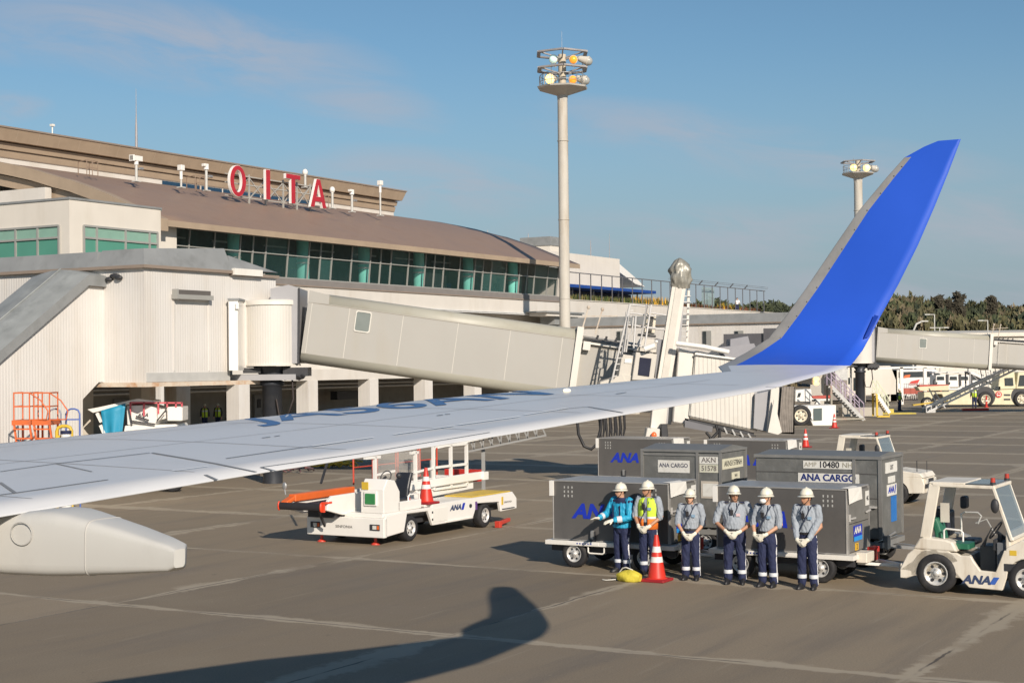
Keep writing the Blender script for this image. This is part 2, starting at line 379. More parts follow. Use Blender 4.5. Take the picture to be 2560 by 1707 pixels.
def wing_pt(px,py,d=.006):
    u,f=onwing(px,py)
    off=0
    for _ in range(12):       # settle on the cambered surface
        off=.5*off+.5*(zsurf(u,f)-wz(u)+d)
        r=ray(px,py); a,b=uf(r[0],r[1]); t=(WA+off-CH)/(r[2]-WB*a)
        if t>0: u,f=a*t,b*t
    return (u,f,zsurf(u,f)+d)
# winglet silhouettes as pixel polylines, cast onto the curved canted surface
LEpx=[(1700,940),(1751,934),(1800,915),(1843,894),(1916,852),(1965,790),(2010,728),(2070,640),(2133,544),(2200,462),(2281,372),(2330,352)]
TEpx=[(2000,968),(2060,955),(2112,929),(2137,901),(2162,868),(2190,812),(2225,745),(2259,690),(2310,580),(2360,460),(2402,349)]
def castcurve(poly,u,h):
    best=None
    for (x0,y0),(x1,y1) in zip(poly,poly[1:]):
        z0=onU(x0,y0,u)[2]; z1=onU(x1,y1,u)[2]
        if (z0-h)*(z1-h)<=0 and abs(z1-z0)>1e-9:
            t=(h-z0)/(z1-z0); p=onU(x0+(x1-x0)*t,y0+(y1-y0)*t,u); return p[1]
    z0=onU(*poly[0],u)[2]
    return onU(*(poly[0] if h<z0 else poly[-1]),u)[1]
uj=14.55
secs=[]   # (le(u,f,z), te(u,f,z), normal angle, thick)
for u in (-3.0,0,2.5,4.5,6,7,8,9,10,11,12,13,13.8,uj):
    secs.append(((u,LEf(u),wz(u)),(u,TEf(u),wz(u)),0,.11))
zj=wz(uj)
wl=[(15.0,3.975,8),(15.35,4.03,22),(15.6,4.13,42),(15.74,4.27,58),(15.83,4.5,68),(15.90,4.8,74),(15.98,5.2,77),(16.06,5.6,78),(16.13,5.95,78),(16.17,6.14,78)]
n_white=1
wsec=[]
for u,h,ang in wl:
    lf=castcurve(LEpx,u,h); tf=castcurve(TEpx,u,min(h,4.05) if h<4.05 else h)
    wsec.append(((u,lf,h),(u,tf,h),R(ang),.08))
# trailing edge of the blend runs straight
AIR=[(1,0),(.93,.0),(.8,.0),(.6,0),(.4,0),(.25,0),(.12,0),(.05,0),(.015,0),(0,0)]
def ring(le,te,ang,th,bump=UP):
    le=Vector(le);te=Vector(te);c=(te-le); L=c.length; n=Vector((-math.sin(ang),0,math.cos(ang)))
    up=[];lo=[]
    for t in (0,.004,.015,.04,.08,.14,.22,.32,.45,.6,.75,.88,1):
        hu=bump*math.sin(PI*t**.62)+.0008
        hl=-th*(2.97*.5)*(math.sqrt(t)*1.0-t)*.62-.0015
        if t==0: hu=hl=0
        up.append(le+c*t+n*(hu*L)); lo.append(le+c*t+n*(hl*L))
    return up+lo[::-1][:-1]
WR=[ring(*x) for x in secs]; 
wing=thing('aircraft_wing','pale grey airliner wing with a tall blue winglet in the foreground','wing',(6,7,3.2))
O=(6,7,3.2)
paint=pm('wing_grey_paint',(.56,.57,.58),.34,var=.025,scale=.8,dirt=(.46,.475,.49),damt=.5,dscale=1.6,coat=.1)
wpaint=pm('winglet_white_paint',(.66,.67,.68),.3,var=.02,scale=.8,coat=.3)
silver=pm('bare_leading_edge',(.40,.385,.355),.36,metal=.35,var=.12,scale=3,dirt=(.26,.24,.21),damt=.4,dscale=4,bump=.05)
blue=pm('winglet_blue_paint',(.022,.095,.56),.42,var=.07,scale=.9,spec=.35)
nr=len(WR[0])
mb=MB(); allr=WR+[ring(*x,bump=.012) for x in wsec[:n_white]]
mb.loft(allr,0)
# bare metal strip on the leading edge
k=len(allr)
for i,f in enumerate(mb.f[:]):
    if len(f)!=4: continue
    j=min(v%nr for v in f); js={v%nr for v in f}
    if js<= {0,1,2,3,4} or js<={0,nr-1,nr-2,nr-3} or js<={0,nr-1}: mb.m[i]=1
mb.build('wing_panel',[paint,silver],wing,off=O)
# lower white fillet + blue winglet
wr=[ring(*x,bump=.012) for x in wsec]
tipL=[]
for h,u,lx in ((6.24,16.185,(2310,360)),(6.29,16.195,(2345,352))):
    lf=onU(*lx,u)[1]; tf=castcurve(TEpx,u,h); tipL.append(ring((u,lf,h),(u,tf,h),R(78),.06,bump=.008))
mb=MB(); mb.loft(wr[n_white-1:]+tipL,0)
for i,f in enumerate(mb.f[:]):
    if len(f)!=4: continue
    js={v%nr for v in f}; row=min(v//nr for v in f)
    if row<len(wr)-n_white and (js<={0,1,2,3,4,5} or js<={0,nr-1,nr-2,nr-3,nr-4}): mb.m[i]=2
wgl=mb.build('winglet',[blue,wpaint,silver],wing,off=O)
# lettering on the upper surface
def wing_poly(pts,w,d,mbx,mat=0):
    P=[Vector(wing_pt(x,y,d)) for x,y in pts]
    for a,b in zip(P,P[1:]):
        n=max(1,int((b-a).length/.35)); q=[]
        for i in range(n+1):
            p=a+(b-a)*(i/n); q.append(p)
        for c,e in zip(q,q[1:]):
            dd=(e-c); sd=Vector((-dd.y,dd.x,0)).normalized()*(w/2)
            vs=[c-sd,c+sd,e+sd,e-sd]; vs=[Vector((v.x,v.y,zsurf(v.x,v.y)+d)) for v in vs]
            mbx.add(vs,[(0,1,2,3)],mat)
txt=text_mesh('JA56AN',1.0,.012,0,'LEFT'); xs=[v[0] for v in txt[0]]; ys=[v[1] for v in txt[0]]
wx=max(xs)-min(xs); u0,f0,_=wing_pt(655,1066); u1,f1,_=wing_pt(1425,990)
d2=Vector((u1-u0,f1-f0)); Lx=d2.length; d2.normalize(); up2=Vector((-d2.y,d2.x))
bm_=bmesh.new(); vs=[bm_.verts.new((v[0],v[1],0)) for v in txt[0]]
for p in txt[1]:
    try: bm_.faces.new([vs[i] for i in p])
    except ValueError: pass
bmesh.ops.subdivide_edges(bm_,edges=[e for e in bm_.edges if e.calc_length()>.15],cuts=2)
mb=MB(); hgt=1.15
idx={v:i for i,v in enumerate(bm_.verts)}
V=[]
for v in bm_.verts:
    a=(v.co.x-min(xs))/wx*Lx; b=(v.co.y-min(ys))/(max(ys)-min(ys))*hgt
    uu=u0+d2.x*a+up2.x*b; ff=f0+d2.y*a+up2.y*b; ff=min(ff,LEf(uu)-.05)
    V.append((uu,ff,zsurf(uu,ff)+.006))
mb.add(V,[tuple(idx[v] for v in f_.verts) for f_ in bm_.faces],0); bm_.free()
mb.build('registration_lettering',pm('registration_blue',(.05,.13,.30),.4,var=.05),wing,off=O)
# seams, spoiler edges, hinge lines
seam=MB(); 
for pts,w in [([(0,1178),(140,1158),(375,1131)],.025),([(0,1205),(38,1231),(270,1198)],.03),([(38,1231),(0,1236)],.03),([(140,1158),(230,1178)],.018),
    ([(380,1131),(540,1158),(640,1179)],.03),([(565,1145),(760,1117)],.025),([(652,1167),(690,1177)],.025),([(652,1167),(899,1133),(1225,1080)],.02),
    ([(513,1186),(543,1199)],.03),([(760,1117),(900,1096)],.015),([(655,1094),(676,1091)],.03),([(686,1090),(700,1088)],.03),([(1092,1038),(1108,1036)],.035),([(1112,1035),(1126,1034)],.035),
    ([(1540,984),(1566,980)],.03),([(1470,1016),(1558,1031)],.025),([(1400,1022),(1470,1016)],.02),([(1915,966),(1990,968)],.02)]:
    wing_poly(pts,w*.75,.007,seam)
seam.build('panel_seams',pm('seam_dark',(.22,.23,.24),.6),wing,off=O,fix=False)
gl=MB()
for pts,w in [([(780,1114),(934,1092)],.035),([(984,1085),(1136,1063)],.035),([(1145,1061),(1300,1040)],.035),([(1310,1036),(1420,1019)],.03),([(430,1176),(520,1164)],.02)]:
    wing_poly(pts,w,.012,gl)
gl.build('spoiler_edges',pm('bright_edge_paint',(.80,.80,.78),.35),wing,off=O,fix=False)
# bolts along the winglet strip
bl=MB()
for i in range(3,len(wr)-1):
    for t in (0,.5):
        a=Vector(wr[i][5]).lerp(Vector(wr[i+1][5]),t)+Vector((-.004,.012,0)); bl.ell(a,.006,.008,.008,6,4)
bl.build('rivets',pm('rivet_grey',(.2,.19,.17),.5),wing,off=O)
# tip light housing with its lit lamp, and two static wicks
tl=MB(); a=onU(2040,955,15.05); b=onU(1990,952,15.05)
tl.loft([[Vector((14.95,b[1]+.2,3.86)),Vector((15.1,b[1]+.2,3.86)),Vector((15.1,b[1]+.2,3.84)),Vector((14.95,b[1]+.2,3.84))],
         [Vector((14.93,a[1],3.87)),Vector((15.12,a[1],3.87)),Vector((15.12,a[1],3.79)),Vector((14.93,a[1],3.79))]],0,sm=False)
tlo=tl.build('tip_light_housing',paint,wing,off=O)
lm=MB(); lm.ell((15.02,a[1]-.015,3.845),.05,.025,.025); lm.ell((15.02,a[1]-.015,3.80),.05,.025,.02)
lm.build('tip_lamp',pm('tip_lamp_glow',(.9,.7,.4),.3,emit=(1,.62,.25),es=2.2),wing,off=O)
# wing light reflection lamp on the leading edge
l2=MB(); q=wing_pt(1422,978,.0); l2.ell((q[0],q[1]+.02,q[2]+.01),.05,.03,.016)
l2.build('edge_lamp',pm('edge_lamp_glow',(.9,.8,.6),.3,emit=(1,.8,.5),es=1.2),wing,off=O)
# flap track fairing, built from its side profile
fp=pm('fairing_paint',(.57,.56,.52),.42,var=.03,scale=1.5,dirt=(.40,.38,.34),damt=.3,dscale=2)
fu=6.30; FW=.46
prof=[]
for (xt,yt),(xb,yb) in [((-260,1292),(-260,1380)),((-140,1290),(-140,1412)),((-60,1288),(-60,1434)),((0,1284),(0,1441)),((70,1278),(70,1444)),((110,1280),(112,1445)),((150,1287),(152,1444)),((205,1301),(210,1442)),((290,1325),(290,1438)),((370,1350),(370,1433)),((415,1364),(415,1430)),((434,1374),(434,1420))]:
    a=onU(xt,yt,fu); b=onU(xb,yb,fu); prof.append((a[1],a[2],b[2]))
rings=[]
nn=28
for i,(f_,zt,zb) in enumerate(prof):
    t=i/(len(prof)-1); wdt=FW/2*(1-.74*max(0,(t-.3)/.7)**1.25)*(.8 if i==len(prof)-1 else 1); cz=(zt+zb)/2; hz=(zt-zb)/2; r=[]
    for j in range(nn):
        th=2*PI*j/nn; c,s_=math.cos(th),math.sin(th)
        e=.36; r.append(Vector((fu+wdt+wdt*(abs(c)**e)*(1 if c>0 else -1)*(.95-.05*s_ if c<0 else .86+.14*s_),f_,cz+hz*(abs(s_)**e)*(1 if s_>0 else -1))))
    rings.append(r)
mb=MB(); mb.loft(rings); fo=mb.build('flap_track_fairing',fp,wing,off=O)
sm=MB(); i=6
a,b,t=rings[7],rings[8],.05
sm.tube([a[j].lerp(b[j],t)+Vector((0,0,0)) for j in range(nn)],.004,6,closed=True)
pc=onU(52,1334,fu)
sm.tube([(pc[0]+.004,pc[1]+.085*math.cos(q*PI/10),pc[2]+.065*math.sin(q*PI/10)) for q in range(20)],.0035,5,closed=True)
sm.build('fairing_seam',pm('seam_soft',(.42,.41,.38),.6),fo,fix=True,off=O)

def on_winglet(px,py,d=-.012):
    # inner face of the winglet at a pixel: iterate on the canted surface u(h)
    u=15.9
    tab=[(h,uu) for uu,h,_ in wl]+[(6.29,16.195)]
    for _ in range(10):
        p=onU(px,py,u); u=interp(tab,p[2])+d
    return Vector(onU(px,py,u))
pt=MB(); P_=[on_winglet(x,y,-.03) for x,y in ((2160,846),(2186,787),(2197,790),(2172,842))]
pt.add(P_,[(0,1,2,3)]); pt.build('trailing_edge_patch',pm('patch_blue',(.012,.05,.36),.4),wing,off=O,fix=False)

sk=MB()
for i,u_ in enumerate((4.6,5.6,6.7,7.8,8.9,10.0,11.1,12.2,13.2)):
    l_,t_=LEf(u_),TEf(u_); n_=14
    for k in range(n_):
        a=l_-.12-(l_-t_-.5)*k/n_; b=l_-.12-(l_-t_-.5)*(k+1)/n_
        sk.add([(u_-.006,a,zsurf(u_,a)+.005),(u_+.006,a,zsurf(u_,a)+.005),(u_+.006,b,zsurf(u_,b)+.005),(u_-.006,b,zsurf(u_,b)+.005)],[(0,1,2,3)])
for fr_ in (.22,.52):
    us_=[3+10.6*k/40 for k in range(41)]
    for a,b in zip(us_,us_[1:]):
        fa_=LEf(a)-(LEf(a)-TEf(a))*fr_; fb_=LEf(b)-(LEf(b)-TEf(b))*fr_
        sk.add([(a,fa_-.006,zsurf(a,fa_)+.005),(b,fb_-.006,zsurf(b,fb_)+.005),(b,fb_+.006,zsurf(b,fb_)+.005),(a,fa_+.006,zsurf(a,fa_)+.005)],[(0,1,2,3)])
sk.build('skin_joints',pm('joint_soft_grey',(.40,.41,.42),.5),wing,off=O,fix=False)
# ---------------------------------------------------------------- terminal building
stucco=pm('cream_stucco',(.60,.57,.52),.75,var=.05,scale=.6,dirt=(.47,.42,.34),damt=.35,dscale=.9,streak=True)
stucco2=pm('pale_wall_panel',(.64,.60,.53),.7,var=.04,scale=.7,dirt=(.48,.43,.35),damt=.3,dscale=.8,streak=True)
ribbed=pm('ribbed_white_cladding',(.63,.61,.575),.5,var=.04,scale=.7,dirt=(.48,.42,.34),damt=.32,dscale=1.1,stripes=('XY',.115,.24),streak=True)
brown=pm('brown_metal_roof',(.29,.20,.145),.5,var=.10,scale=.5,dirt=(.20,.13,.095),damt=.45,dscale=.5,stripes=('X',.45,.35))
brownf=pm('brown_fascia',(.36,.28,.20),.55,var=.08,scale=.8,dirt=(.28,.21,.15),damt=.4)
brownd=pm('brown_grey_trim',(.25,.20,.16),.6,var=.08)
greym=pm('grey_roof_fascia',(.235,.245,.245),.6,var=.12,scale=1.2,dirt=(.15,.155,.15),damt=.5,dscale=1.5)
mull=pm('window_frame_grey',(.30,.30,.28),.45,var=.05)
greyd=pm('sill_grey_panel',(.20,.185,.175),.7,var=.08)  # even grey for the window sill band
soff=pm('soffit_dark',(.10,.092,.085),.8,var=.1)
def glassmat(name,col,al=.45,rough=.05):
    m=pm(name,col,rough,var=.06,spec=.7); m.node_tree.nodes['Principled BSDF'].inputs['Alpha'].default_value=al; return m
tglass=glassmat('tinted_green_glass',(.03,.085,.08),.36,.04)
tglass2=glassmat('tinted_green_glass_clear',(.04,.11,.10),.24,.05); tglass3=glassmat('tinted_teal_glass',(.05,.15,.14),.50,.08)
aqua=pm('aqua_column_paint',(.26,.85,.72),.6,var=.05)
greenb=pm('green_blind',(.075,.255,.19),.7,var=.06,scale=1)
interior=pm('dark_interior',(.055,.06,.06),.9,var=.2,scale=1.5)
TT=thing('terminal_building','long airport terminal with a curved brown roof over a band of dark green windows','terminal',(90,61,0))
TO=(90,61,0)
def P(n,mb,mats,par=TT,**k): return mb.build(n,mats,par if par is not None else TT,off=TO,**k)
G0,G1=66.6,112.6; FT=60.5; FB=60.75; ZT,ZB=11.93,9.5
# curved roof
rp=[(59.3,12.14),(60.5,12.62),(61.9,13.16),(63.4,13.78),(65,14.32),(66.2,14.72),(67.5,15.05),(69.3,15.57),(71.2,16.0),(73,16.38),(76,16.8),(80,17.0)]
mb=MB(); U0,U1=64.9,114.05
n=len(rp); us=[U0+(U1-U0)*i/24 for i in range(25)]
for i in range(24):
    for (a,b),(c,d) in zip(rp,rp[1:]): mb.add([(us[i],a,b),(us[i+1],a,b),(us[i+1],c,d),(us[i],c,d)],[(0,1,2,3)],0,True)
# underside
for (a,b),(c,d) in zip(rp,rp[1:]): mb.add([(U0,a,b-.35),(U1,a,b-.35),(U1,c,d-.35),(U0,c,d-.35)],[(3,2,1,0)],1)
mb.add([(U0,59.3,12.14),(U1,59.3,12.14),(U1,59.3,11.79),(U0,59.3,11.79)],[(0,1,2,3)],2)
for U in (U1,):
    for (a,b),(c,d) in zip(rp,rp[1:]): mb.add([(U,a,b),(U,c,d),(U,c,d-.35),(U,a,b-.35)],[(0,1,2,3)],2)
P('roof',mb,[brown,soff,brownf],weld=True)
# gable edge at the left: two stepped fascias that follow the curve
gb=MB()
for u0,u1,dz0,dz1 in ((64.35,64.95,.06,-.62),(64.7,65.3,-.70,-1.35)):
    lo=[];
    rr=[(a,b) for a,b in rp if a>61 or u0<64.5]
    ring=[[Vector((u0,a,b+dz0)),Vector((u1,a,b+dz0)),Vector((u1,a,b+dz1)),Vector((u0,a,b+dz1))] for a,b in rr]
    gb.loft(ring,0,True,False)
P('gable_fascia',gb,brownf)
# soffit, glazing recess
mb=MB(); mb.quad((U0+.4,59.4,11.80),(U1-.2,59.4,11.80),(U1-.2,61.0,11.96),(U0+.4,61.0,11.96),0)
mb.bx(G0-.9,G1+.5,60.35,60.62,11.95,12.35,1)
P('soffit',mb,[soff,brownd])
# glazed band: frame with mullions, glass panes, columns behind
pitch=6.73; mulu=[68.02,70.19]; k0=72.5
fr=MB()
def fz(z): return FT+(FB-FT)*(ZT-z)/(ZT-ZB)
allm=[66.75,68.02,70.19]
k=0
while True:
    b=72.5+pitch*k
    for d in (0,1.2,2.43,4.6):
        if b+d<112.4: allm.append(b+d)
    k+=1
    if b>112: break
allm.append(112.45)
for u in allm: fr.bar((u,fz(ZB)-.03,ZB),(u,fz(ZT)-.03,ZT),.065,.10,0,up=(0,1,0))
zm=ZB+1.42
for z,h in ((ZB,.10),(zm,.06),(ZT,.10)): fr.bar((66.7,fz(z)-.035,z),(112.5,fz(z)-.035,z),.10,h,0)
P('window_frame',fr,mull)
for a,b in zip(allm,allm[1:]):
    for za,zb in ((ZB+.06,zm-.045),(zm+.045,ZT-.07)):
        pn=MB(); pn.quad((a+.045,fz(za),za),(b-.045,fz(za),za),(b-.045,fz(zb),zb),(a+.045,fz(zb),zb))
        P('window_pane',pn,random.choice((tglass,tglass,tglass2,tglass3)),fix=False)
for k in range(7):
    u=73.1+pitch*k
    if u>113: break
    c=MB(); c.cyl((u,61.5,9.1),(u,61.5,12.2),.40,n=16,mat=0); 
    for z in (10.55,10.85): c.cyl((u,61.5,z),(u,61.5,z+.10),.43,n=16,mat=1)
    P('column',c,[aqua,cleanwhite])
# departure hall behind the glass
ih=MB(); ih.bx(66.4,112.5,61.0,70,9.2,9.35,0); ih.quad((66.4,69.5,9.3),(112.5,69.5,9.3),(112.5,69.5,13.2),(66.4,69.5,13.2),1)
ih.quad((66.4,61.2,12.0),(112.5,61.2,12.0),(112.5,70,13.2),(66.4,70,13.2),1); ih.quad((66.3,61,9.2),(66.3,70,9.2),(66.3,70,13),(66.3,61,13),1)
random.seed(3)
for i in range(26):
    u=68+random.random()*43; f=63+random.random()*5
    ih.bx(u,u+.5+random.random()*2.2,f,f+.3,9.35,9.35+.5+random.random()*1.7,random.choice((2,2,3,4)))
for i in range(9):
    u=69+i*5; ih.bx(u,u+2.6,64,64.15,11.75,11.85,5)
P('departure_hall',ih,[interior,pm('hall_wall',(.16,.19,.18),.8,var=.2),pm('hall_furniture',(.06,.07,.10),.7),pm('hall_signs',(.25,.27,.25),.6),pm('hall_blue_panel',(.03,.10,.25),.6),pm('hall_white_panel',(.5,.55,.52),.6)])
# sill band, white wall band, gutter, lower wall
mb=MB(); mb.bx(G0-.6,112.7,60.42,60.9,9.06,9.46,0); mb.bx(G0-.6,112.75,60.36,60.44,9.02,9.10,1)
P('window_sill',mb,[greyd,brownd])
mb=MB(); mb.bx(66,112.75,60.45,62,8.0,9.03,0); mb.bx(66,112.74,60.5,69,7.9,8.0,1); mb.bx(66,113.5,60.30,60.44,7.94,8.02,2); mb.bx(66,113.5,60.2,60.34,7.84,7.9,2)
P('wall_band',mb,[stucco,soff,pm('gutter_pale',(.62,.62,.60),.5)])
mb=MB(); mb.bx(64,113,62.2,62.5,3.7,7.9,0); mb.bx(64,113,60.6,62.3,3.1,3.8,0)
for k in range(-1,6):
    u=72.85+pitch*k
    mb2=MB(); mb2.bx(u-.55,u+.45,60.55,61.5,0,3.1); P('ground_floor_column',mb2,ribbed)
P('upper_wall',mb,[stucco])
# ground floor recess
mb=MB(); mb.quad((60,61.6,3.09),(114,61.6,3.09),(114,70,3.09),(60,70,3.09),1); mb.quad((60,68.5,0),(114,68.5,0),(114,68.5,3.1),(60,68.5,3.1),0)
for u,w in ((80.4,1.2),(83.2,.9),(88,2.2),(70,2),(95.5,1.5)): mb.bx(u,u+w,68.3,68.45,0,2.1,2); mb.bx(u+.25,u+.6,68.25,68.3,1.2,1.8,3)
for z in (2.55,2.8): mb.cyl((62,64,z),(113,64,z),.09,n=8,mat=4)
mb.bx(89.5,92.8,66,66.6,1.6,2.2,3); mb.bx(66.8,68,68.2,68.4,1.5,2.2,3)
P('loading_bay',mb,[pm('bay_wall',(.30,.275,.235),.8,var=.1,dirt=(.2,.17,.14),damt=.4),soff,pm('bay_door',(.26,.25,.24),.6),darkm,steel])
# right flank and ends
mb=MB(); mb.quad((112.7,60.5,0),(112.7,80,0),(112.7,80,15.5),(112.7,60.5,11.8),0); P('flank_wall',mb,[stucco])
mb=MB(); mb.bx(64.3,66.55,60.3,61,8.5,12.1,0); P('end_pier',mb,[stucco2])
# left wing block with green windows
BL=onU(395,560,65.6); c1=onF(173,498,58.9)
ub=c1[0]; zt=c1[2]+.02; rt=onF(398,521,59.6)
mb=MB(); UE=onF(402,560,58.9)[0]; mb.bx(ub,UE,58.9,78,8.0,zt,0); mb.bx(ub-.06,UE+.05,58.84,78.1,zt-.02,zt+.09,1); mb.bx(UE-.5,66.5,60.1,62,8,zt-.6,0)
P('corner_block',mb,[stucco2,greym])
zw0=onF(300,645,59.6)[2]-.4; 
def gwin(kind,coords,z0,z1,zs):
    """coords: list of mullion positions; kind 'f' on the -f face, 'u' on the -u face"""
    e=.05
    def pt(a,z,d): return (a,58.9-d,z) if kind=='f' else (ub-d,a,z)
    for a,b in zip(coords,coords[1:]):
        for za,zb,mt in ((z0,zs,greenb),(zs,z1,pm('pale_green_blind',(.21,.36,.29),.6,var=.06))):
            m=MB(); m.quad(pt(a,za,e-.03),pt(b,za,e-.03),pt(b,zb,e-.03),pt(a,zb,e-.03),0); P('window_pane',m,mt,fix=False)
            if zb==z1:
                pass
    m=MB()
    for a in coords: m.bar(pt(a,z0,e),pt(a,z1,e),.11,.08,0,up=(0,1,0) if kind=='f' else (1,0,0))
    for z in (z0,zs,z1): m.bar(pt(coords[0],z,e),pt(coords[-1],z,e),.1,.1,0)
    P('window_frame',m,mull)
z1=onF(300,573,58.9)[2]; zs=onF(300,602,58.9)[2]
gwin('f',[onF(x,590,58.9)[0] for x in (208,240,312,372,392)],9.0,z1,zs)
z1u=onU(148,564,ub)[2]
gwin('u',[onU(x,600,ub)[1] for x in (149,96,41,-12,-60)],9.0,z1u,z1u-(z1-zs))
bigw=MB(); p=[onU(0,445,64.0),onU(112,468,64.0)]
fL=onU(112,468,64.0)[1]; bigw.bx(64.0,64.5,fL,84,11,onU(112,468,64.0)[2],0); P('gable_wall',bigw,stucco)
# upper storey with its stepped cornice
UF=76.0; UR=111.45
mb=MB(); mb.bx(60,UR,UF,92,14,17.35,0); P('upper_storey_wall',mb,stucco)
mb=MB()
for dz0,dz1,df0,df1,mt in ((18.18,18.95,-.95,-.62,0),(17.72,18.10,-.30,-.20,0),(17.25,17.62,-.14,-.06,0)):
    k_=.62
    mb.loft([[Vector((59,UF+df1,dz0)),Vector((59,UF+df0,dz1)),Vector((59,93,dz1)),Vector((59,93,dz0))],[Vector((UR-df1*k_,UF+df1,dz0)),Vector((UR-df0*k_,UF+df0,dz1)),Vector((UR-df0*k_,93,dz1)),Vector((UR-df1*k_,93,dz0))]],mt,True,False)
mb.bx(59,UR+.63,UF-1.0,93,18.93,19.03,1); mb.bx(59,UR+.04,UF-.05,93,17.2,18.93,1)
for k_ in range(30):
    u_=60+k_*1.75; mb.add([(u_,UF-.635,18.19),(u_+.03,UF-.635,18.19),(u_+.03,UF-.962,18.94),(u_,UF-.962,18.94)],[(0,1,2,3)],2)
P('cornice',mb,[brownf,brownd,pm('fascia_joint',(.44,.36,.27),.6)])
# clerestory windows behind the sign
for a,b in ((82.6,84.5),(84.6,86.6),(86.7,89),(89.1,91.2),(91.3,93.4),(93.5,95.6),(95.7,97.8),(97.9,100)):
    m=MB(); m.bx(a+.03,b-.03,UF-.04,UF-.01,15.9,17.15); P('window_pane',m,pm('blue_night_glass',(.015,.045,.09),.08,spec=.7),fix=False)
# drain pipes and small roof furniture as parts of nothing else: ladder hoops
# ---------------------------------------------------------------- OITA sign
SG=thing('roof_sign','red and white block letters spelling OITA on a steel frame on the curved roof','sign',(83,66,14.7))
SO=(83,66,14.7)
def poly_text(outl,holes,M,depth):
    cu=bpy.data.curves.new('c','CURVE'); cu.dimensions='2D'; cu.fill_mode='BOTH'; cu.extrude=depth/2
    for pl in [outl]+holes:
        sp=cu.splines.new('POLY'); sp.points.add(len(pl)-1)
        for q,(x,y) in zip(sp.points,pl): q.co=(x,y,0,1)
        sp.use_cyclic_u=True
    o=bpy.data.objects.new('c',cu); COL.objects.link(o); dg=bpy.context.evaluated_depsgraph_get(); me=bpy.data.meshes.new_from_object(o.evaluated_get(dg))
    r=([M@v.co for v in me.vertices],[tuple(p.vertices) for p in me.polygons],[p.normal.copy() for p in me.polygons])
    bpy.data.objects.remove(o); bpy.data.curves.remove(cu); bpy.data.meshes.remove(me); return r
def ellp(rx,ry,n=36,cx=0,cy=0): return [(cx+rx*math.cos(2*PI*i/n),cy+ry*math.sin(2*PI*i/n)) for i in range(n)]
signred=pm('sign_red',(.42,.022,.035),.45,var=.12,scale=1.5,dirt=(.15,.02,.04),damt=.4,dscale=1.4)
signwhite=pm('sign_white',(.80,.78,.74),.5,var=.04)
LT=[('O',onF(592,453,66),ellp(.80,1.03),[ellp(.40,.70)],ellp(.77,1.0),[ellp(.43,.73)]),
    ('I',onF(667,462,66),[(-.22,-1),(.22,-1),(.22,1),(-.22,1)],[],[(-.20,-.98),(.20,-.98),(.20,.98),(-.20,.98)],[]),
    ('T',onF(730,473,66),[(-.22,-1),(.22,-1),(.22,.66),(.78,.66),(.78,1),(-.78,1),(-.78,.66),(-.22,.66)],[],[(-.2,-.98),(.2,-.98),(.2,.68),(.76,.68),(.76,.98),(-.76,.98),(-.76,.68),(-.2,.68)],[]),
    ('A',onF(793,484,66),[(-.92,-1),(-.48,-1),(-.36,-.6),(.36,-.6),(.48,-1),(.92,-1),(.2,1),(-.2,1)],[[(-.24,-.22),(.24,-.22),(0,.62)]],[(-.89,-.98),(-.5,-.98),(-.38,-.58),(.38,-.58),(.5,-.98),(.89,-.98),(.18,.98),(-.18,.98)],[[(-.26,-.24),(.26,-.24),(0,.66)]])]
for ch,c,o_,h_,oi,hi in LT:
    Mx=face_M((c[0],c[1],c[2]),(1,0,0),(0,0,1))
    v,f,nn_=poly_text(o_,h_,Mx,.2); mb=MB(); mb.add(v,f,0)
    Mf=face_M((c[0],c[1]-.115,c[2]),(1,0,0),(0,0,1)); v,f,_=poly_text(oi,hi,Mf,.03); mb.add(v,f,1)
    lo=mb.build('sign_letter',[signwhite,signred],SG,off=SO); lo['label']='red letter %s with white sides'%ch
fr=MB()
for u in (80.6,82.3,84.2,85.7,87.2):
    fr.bar((u,66.5,14.6),(u,66.5,16.7),.10); fr.bar((u,66.5,16.5),(u+.05,68,15.3),.07)
for z in (15.15,16.0,16.55): fr.bar((78.2,66.5,z),(88.2,66.5,z),.07)
for a,b in ((80.6,82.3),(82.3,84.2),(84.2,85.7),(85.7,87.2)):
    fr.bar((a,66.5,15.1),(b,66.5,16.5),.06); fr.bar((a,66.5,16.5),(b,66.5,15.1),.06)
fr.build('sign_frame',pm('frame_grey',(.36,.35,.32),.5,var=.1),SG,off=SO)
# ---------------------------------------------------------------- roof cameras and posts
def roofcam(px,ytop,ybot,f,label,style,grp='camera posts along the terminal roof'):
    a=onF(px,ybot,f); b=onF(px,ytop,f); h=b[2]-a[2]
    t=thing('camera_post',label,'camera post',a,group=grp)
    m=MB(); m.cyl((0,0,0),(0,0,h-.35),.09 if style!=3 else .07,n=10); m.bx(-.2,.2,-.2,.2,0,.06); m.build('post',pm('post_grey',(.5,.5,.47),.5,var=.1),t)
    m=MB()
    if style==0: m.bx(-.42,.42,-.15,.15,h-.32,h,0); m.bx(-.42,-.3,-.2,.2,h-.36,h+.03,0); m.cyl((0,0,h-.55),(0,0,h-.3),.14,n=10)
    elif style==1: m.cyl((0,0,h-.35),(0,0,h),.17,n=12); m.bx(-.3,.1,-.14,.14,h-.16,h+.02)
    elif style==2: m.ell((0,0,h-.2),.2,.2,.24); m.cyl((0,0,h-.45),(0,0,h-.3),.1)
    else: m.bx(-.17,.17,-.17,.17,h-.35,h); m.cyl((0,0,h-.9),(0,0,h-.35),.1)
    m.build('camera_head',cleanwhite,t,bevel=.02)
    if style in(0,1):
        m=MB(); m.cyl((.25,0,h-.75),(.55,0,h-.75),.09); m.bar((0,0,h-.75),(.4,0,h-.75),.05); m.build('spotlight',steel,t)
    return t
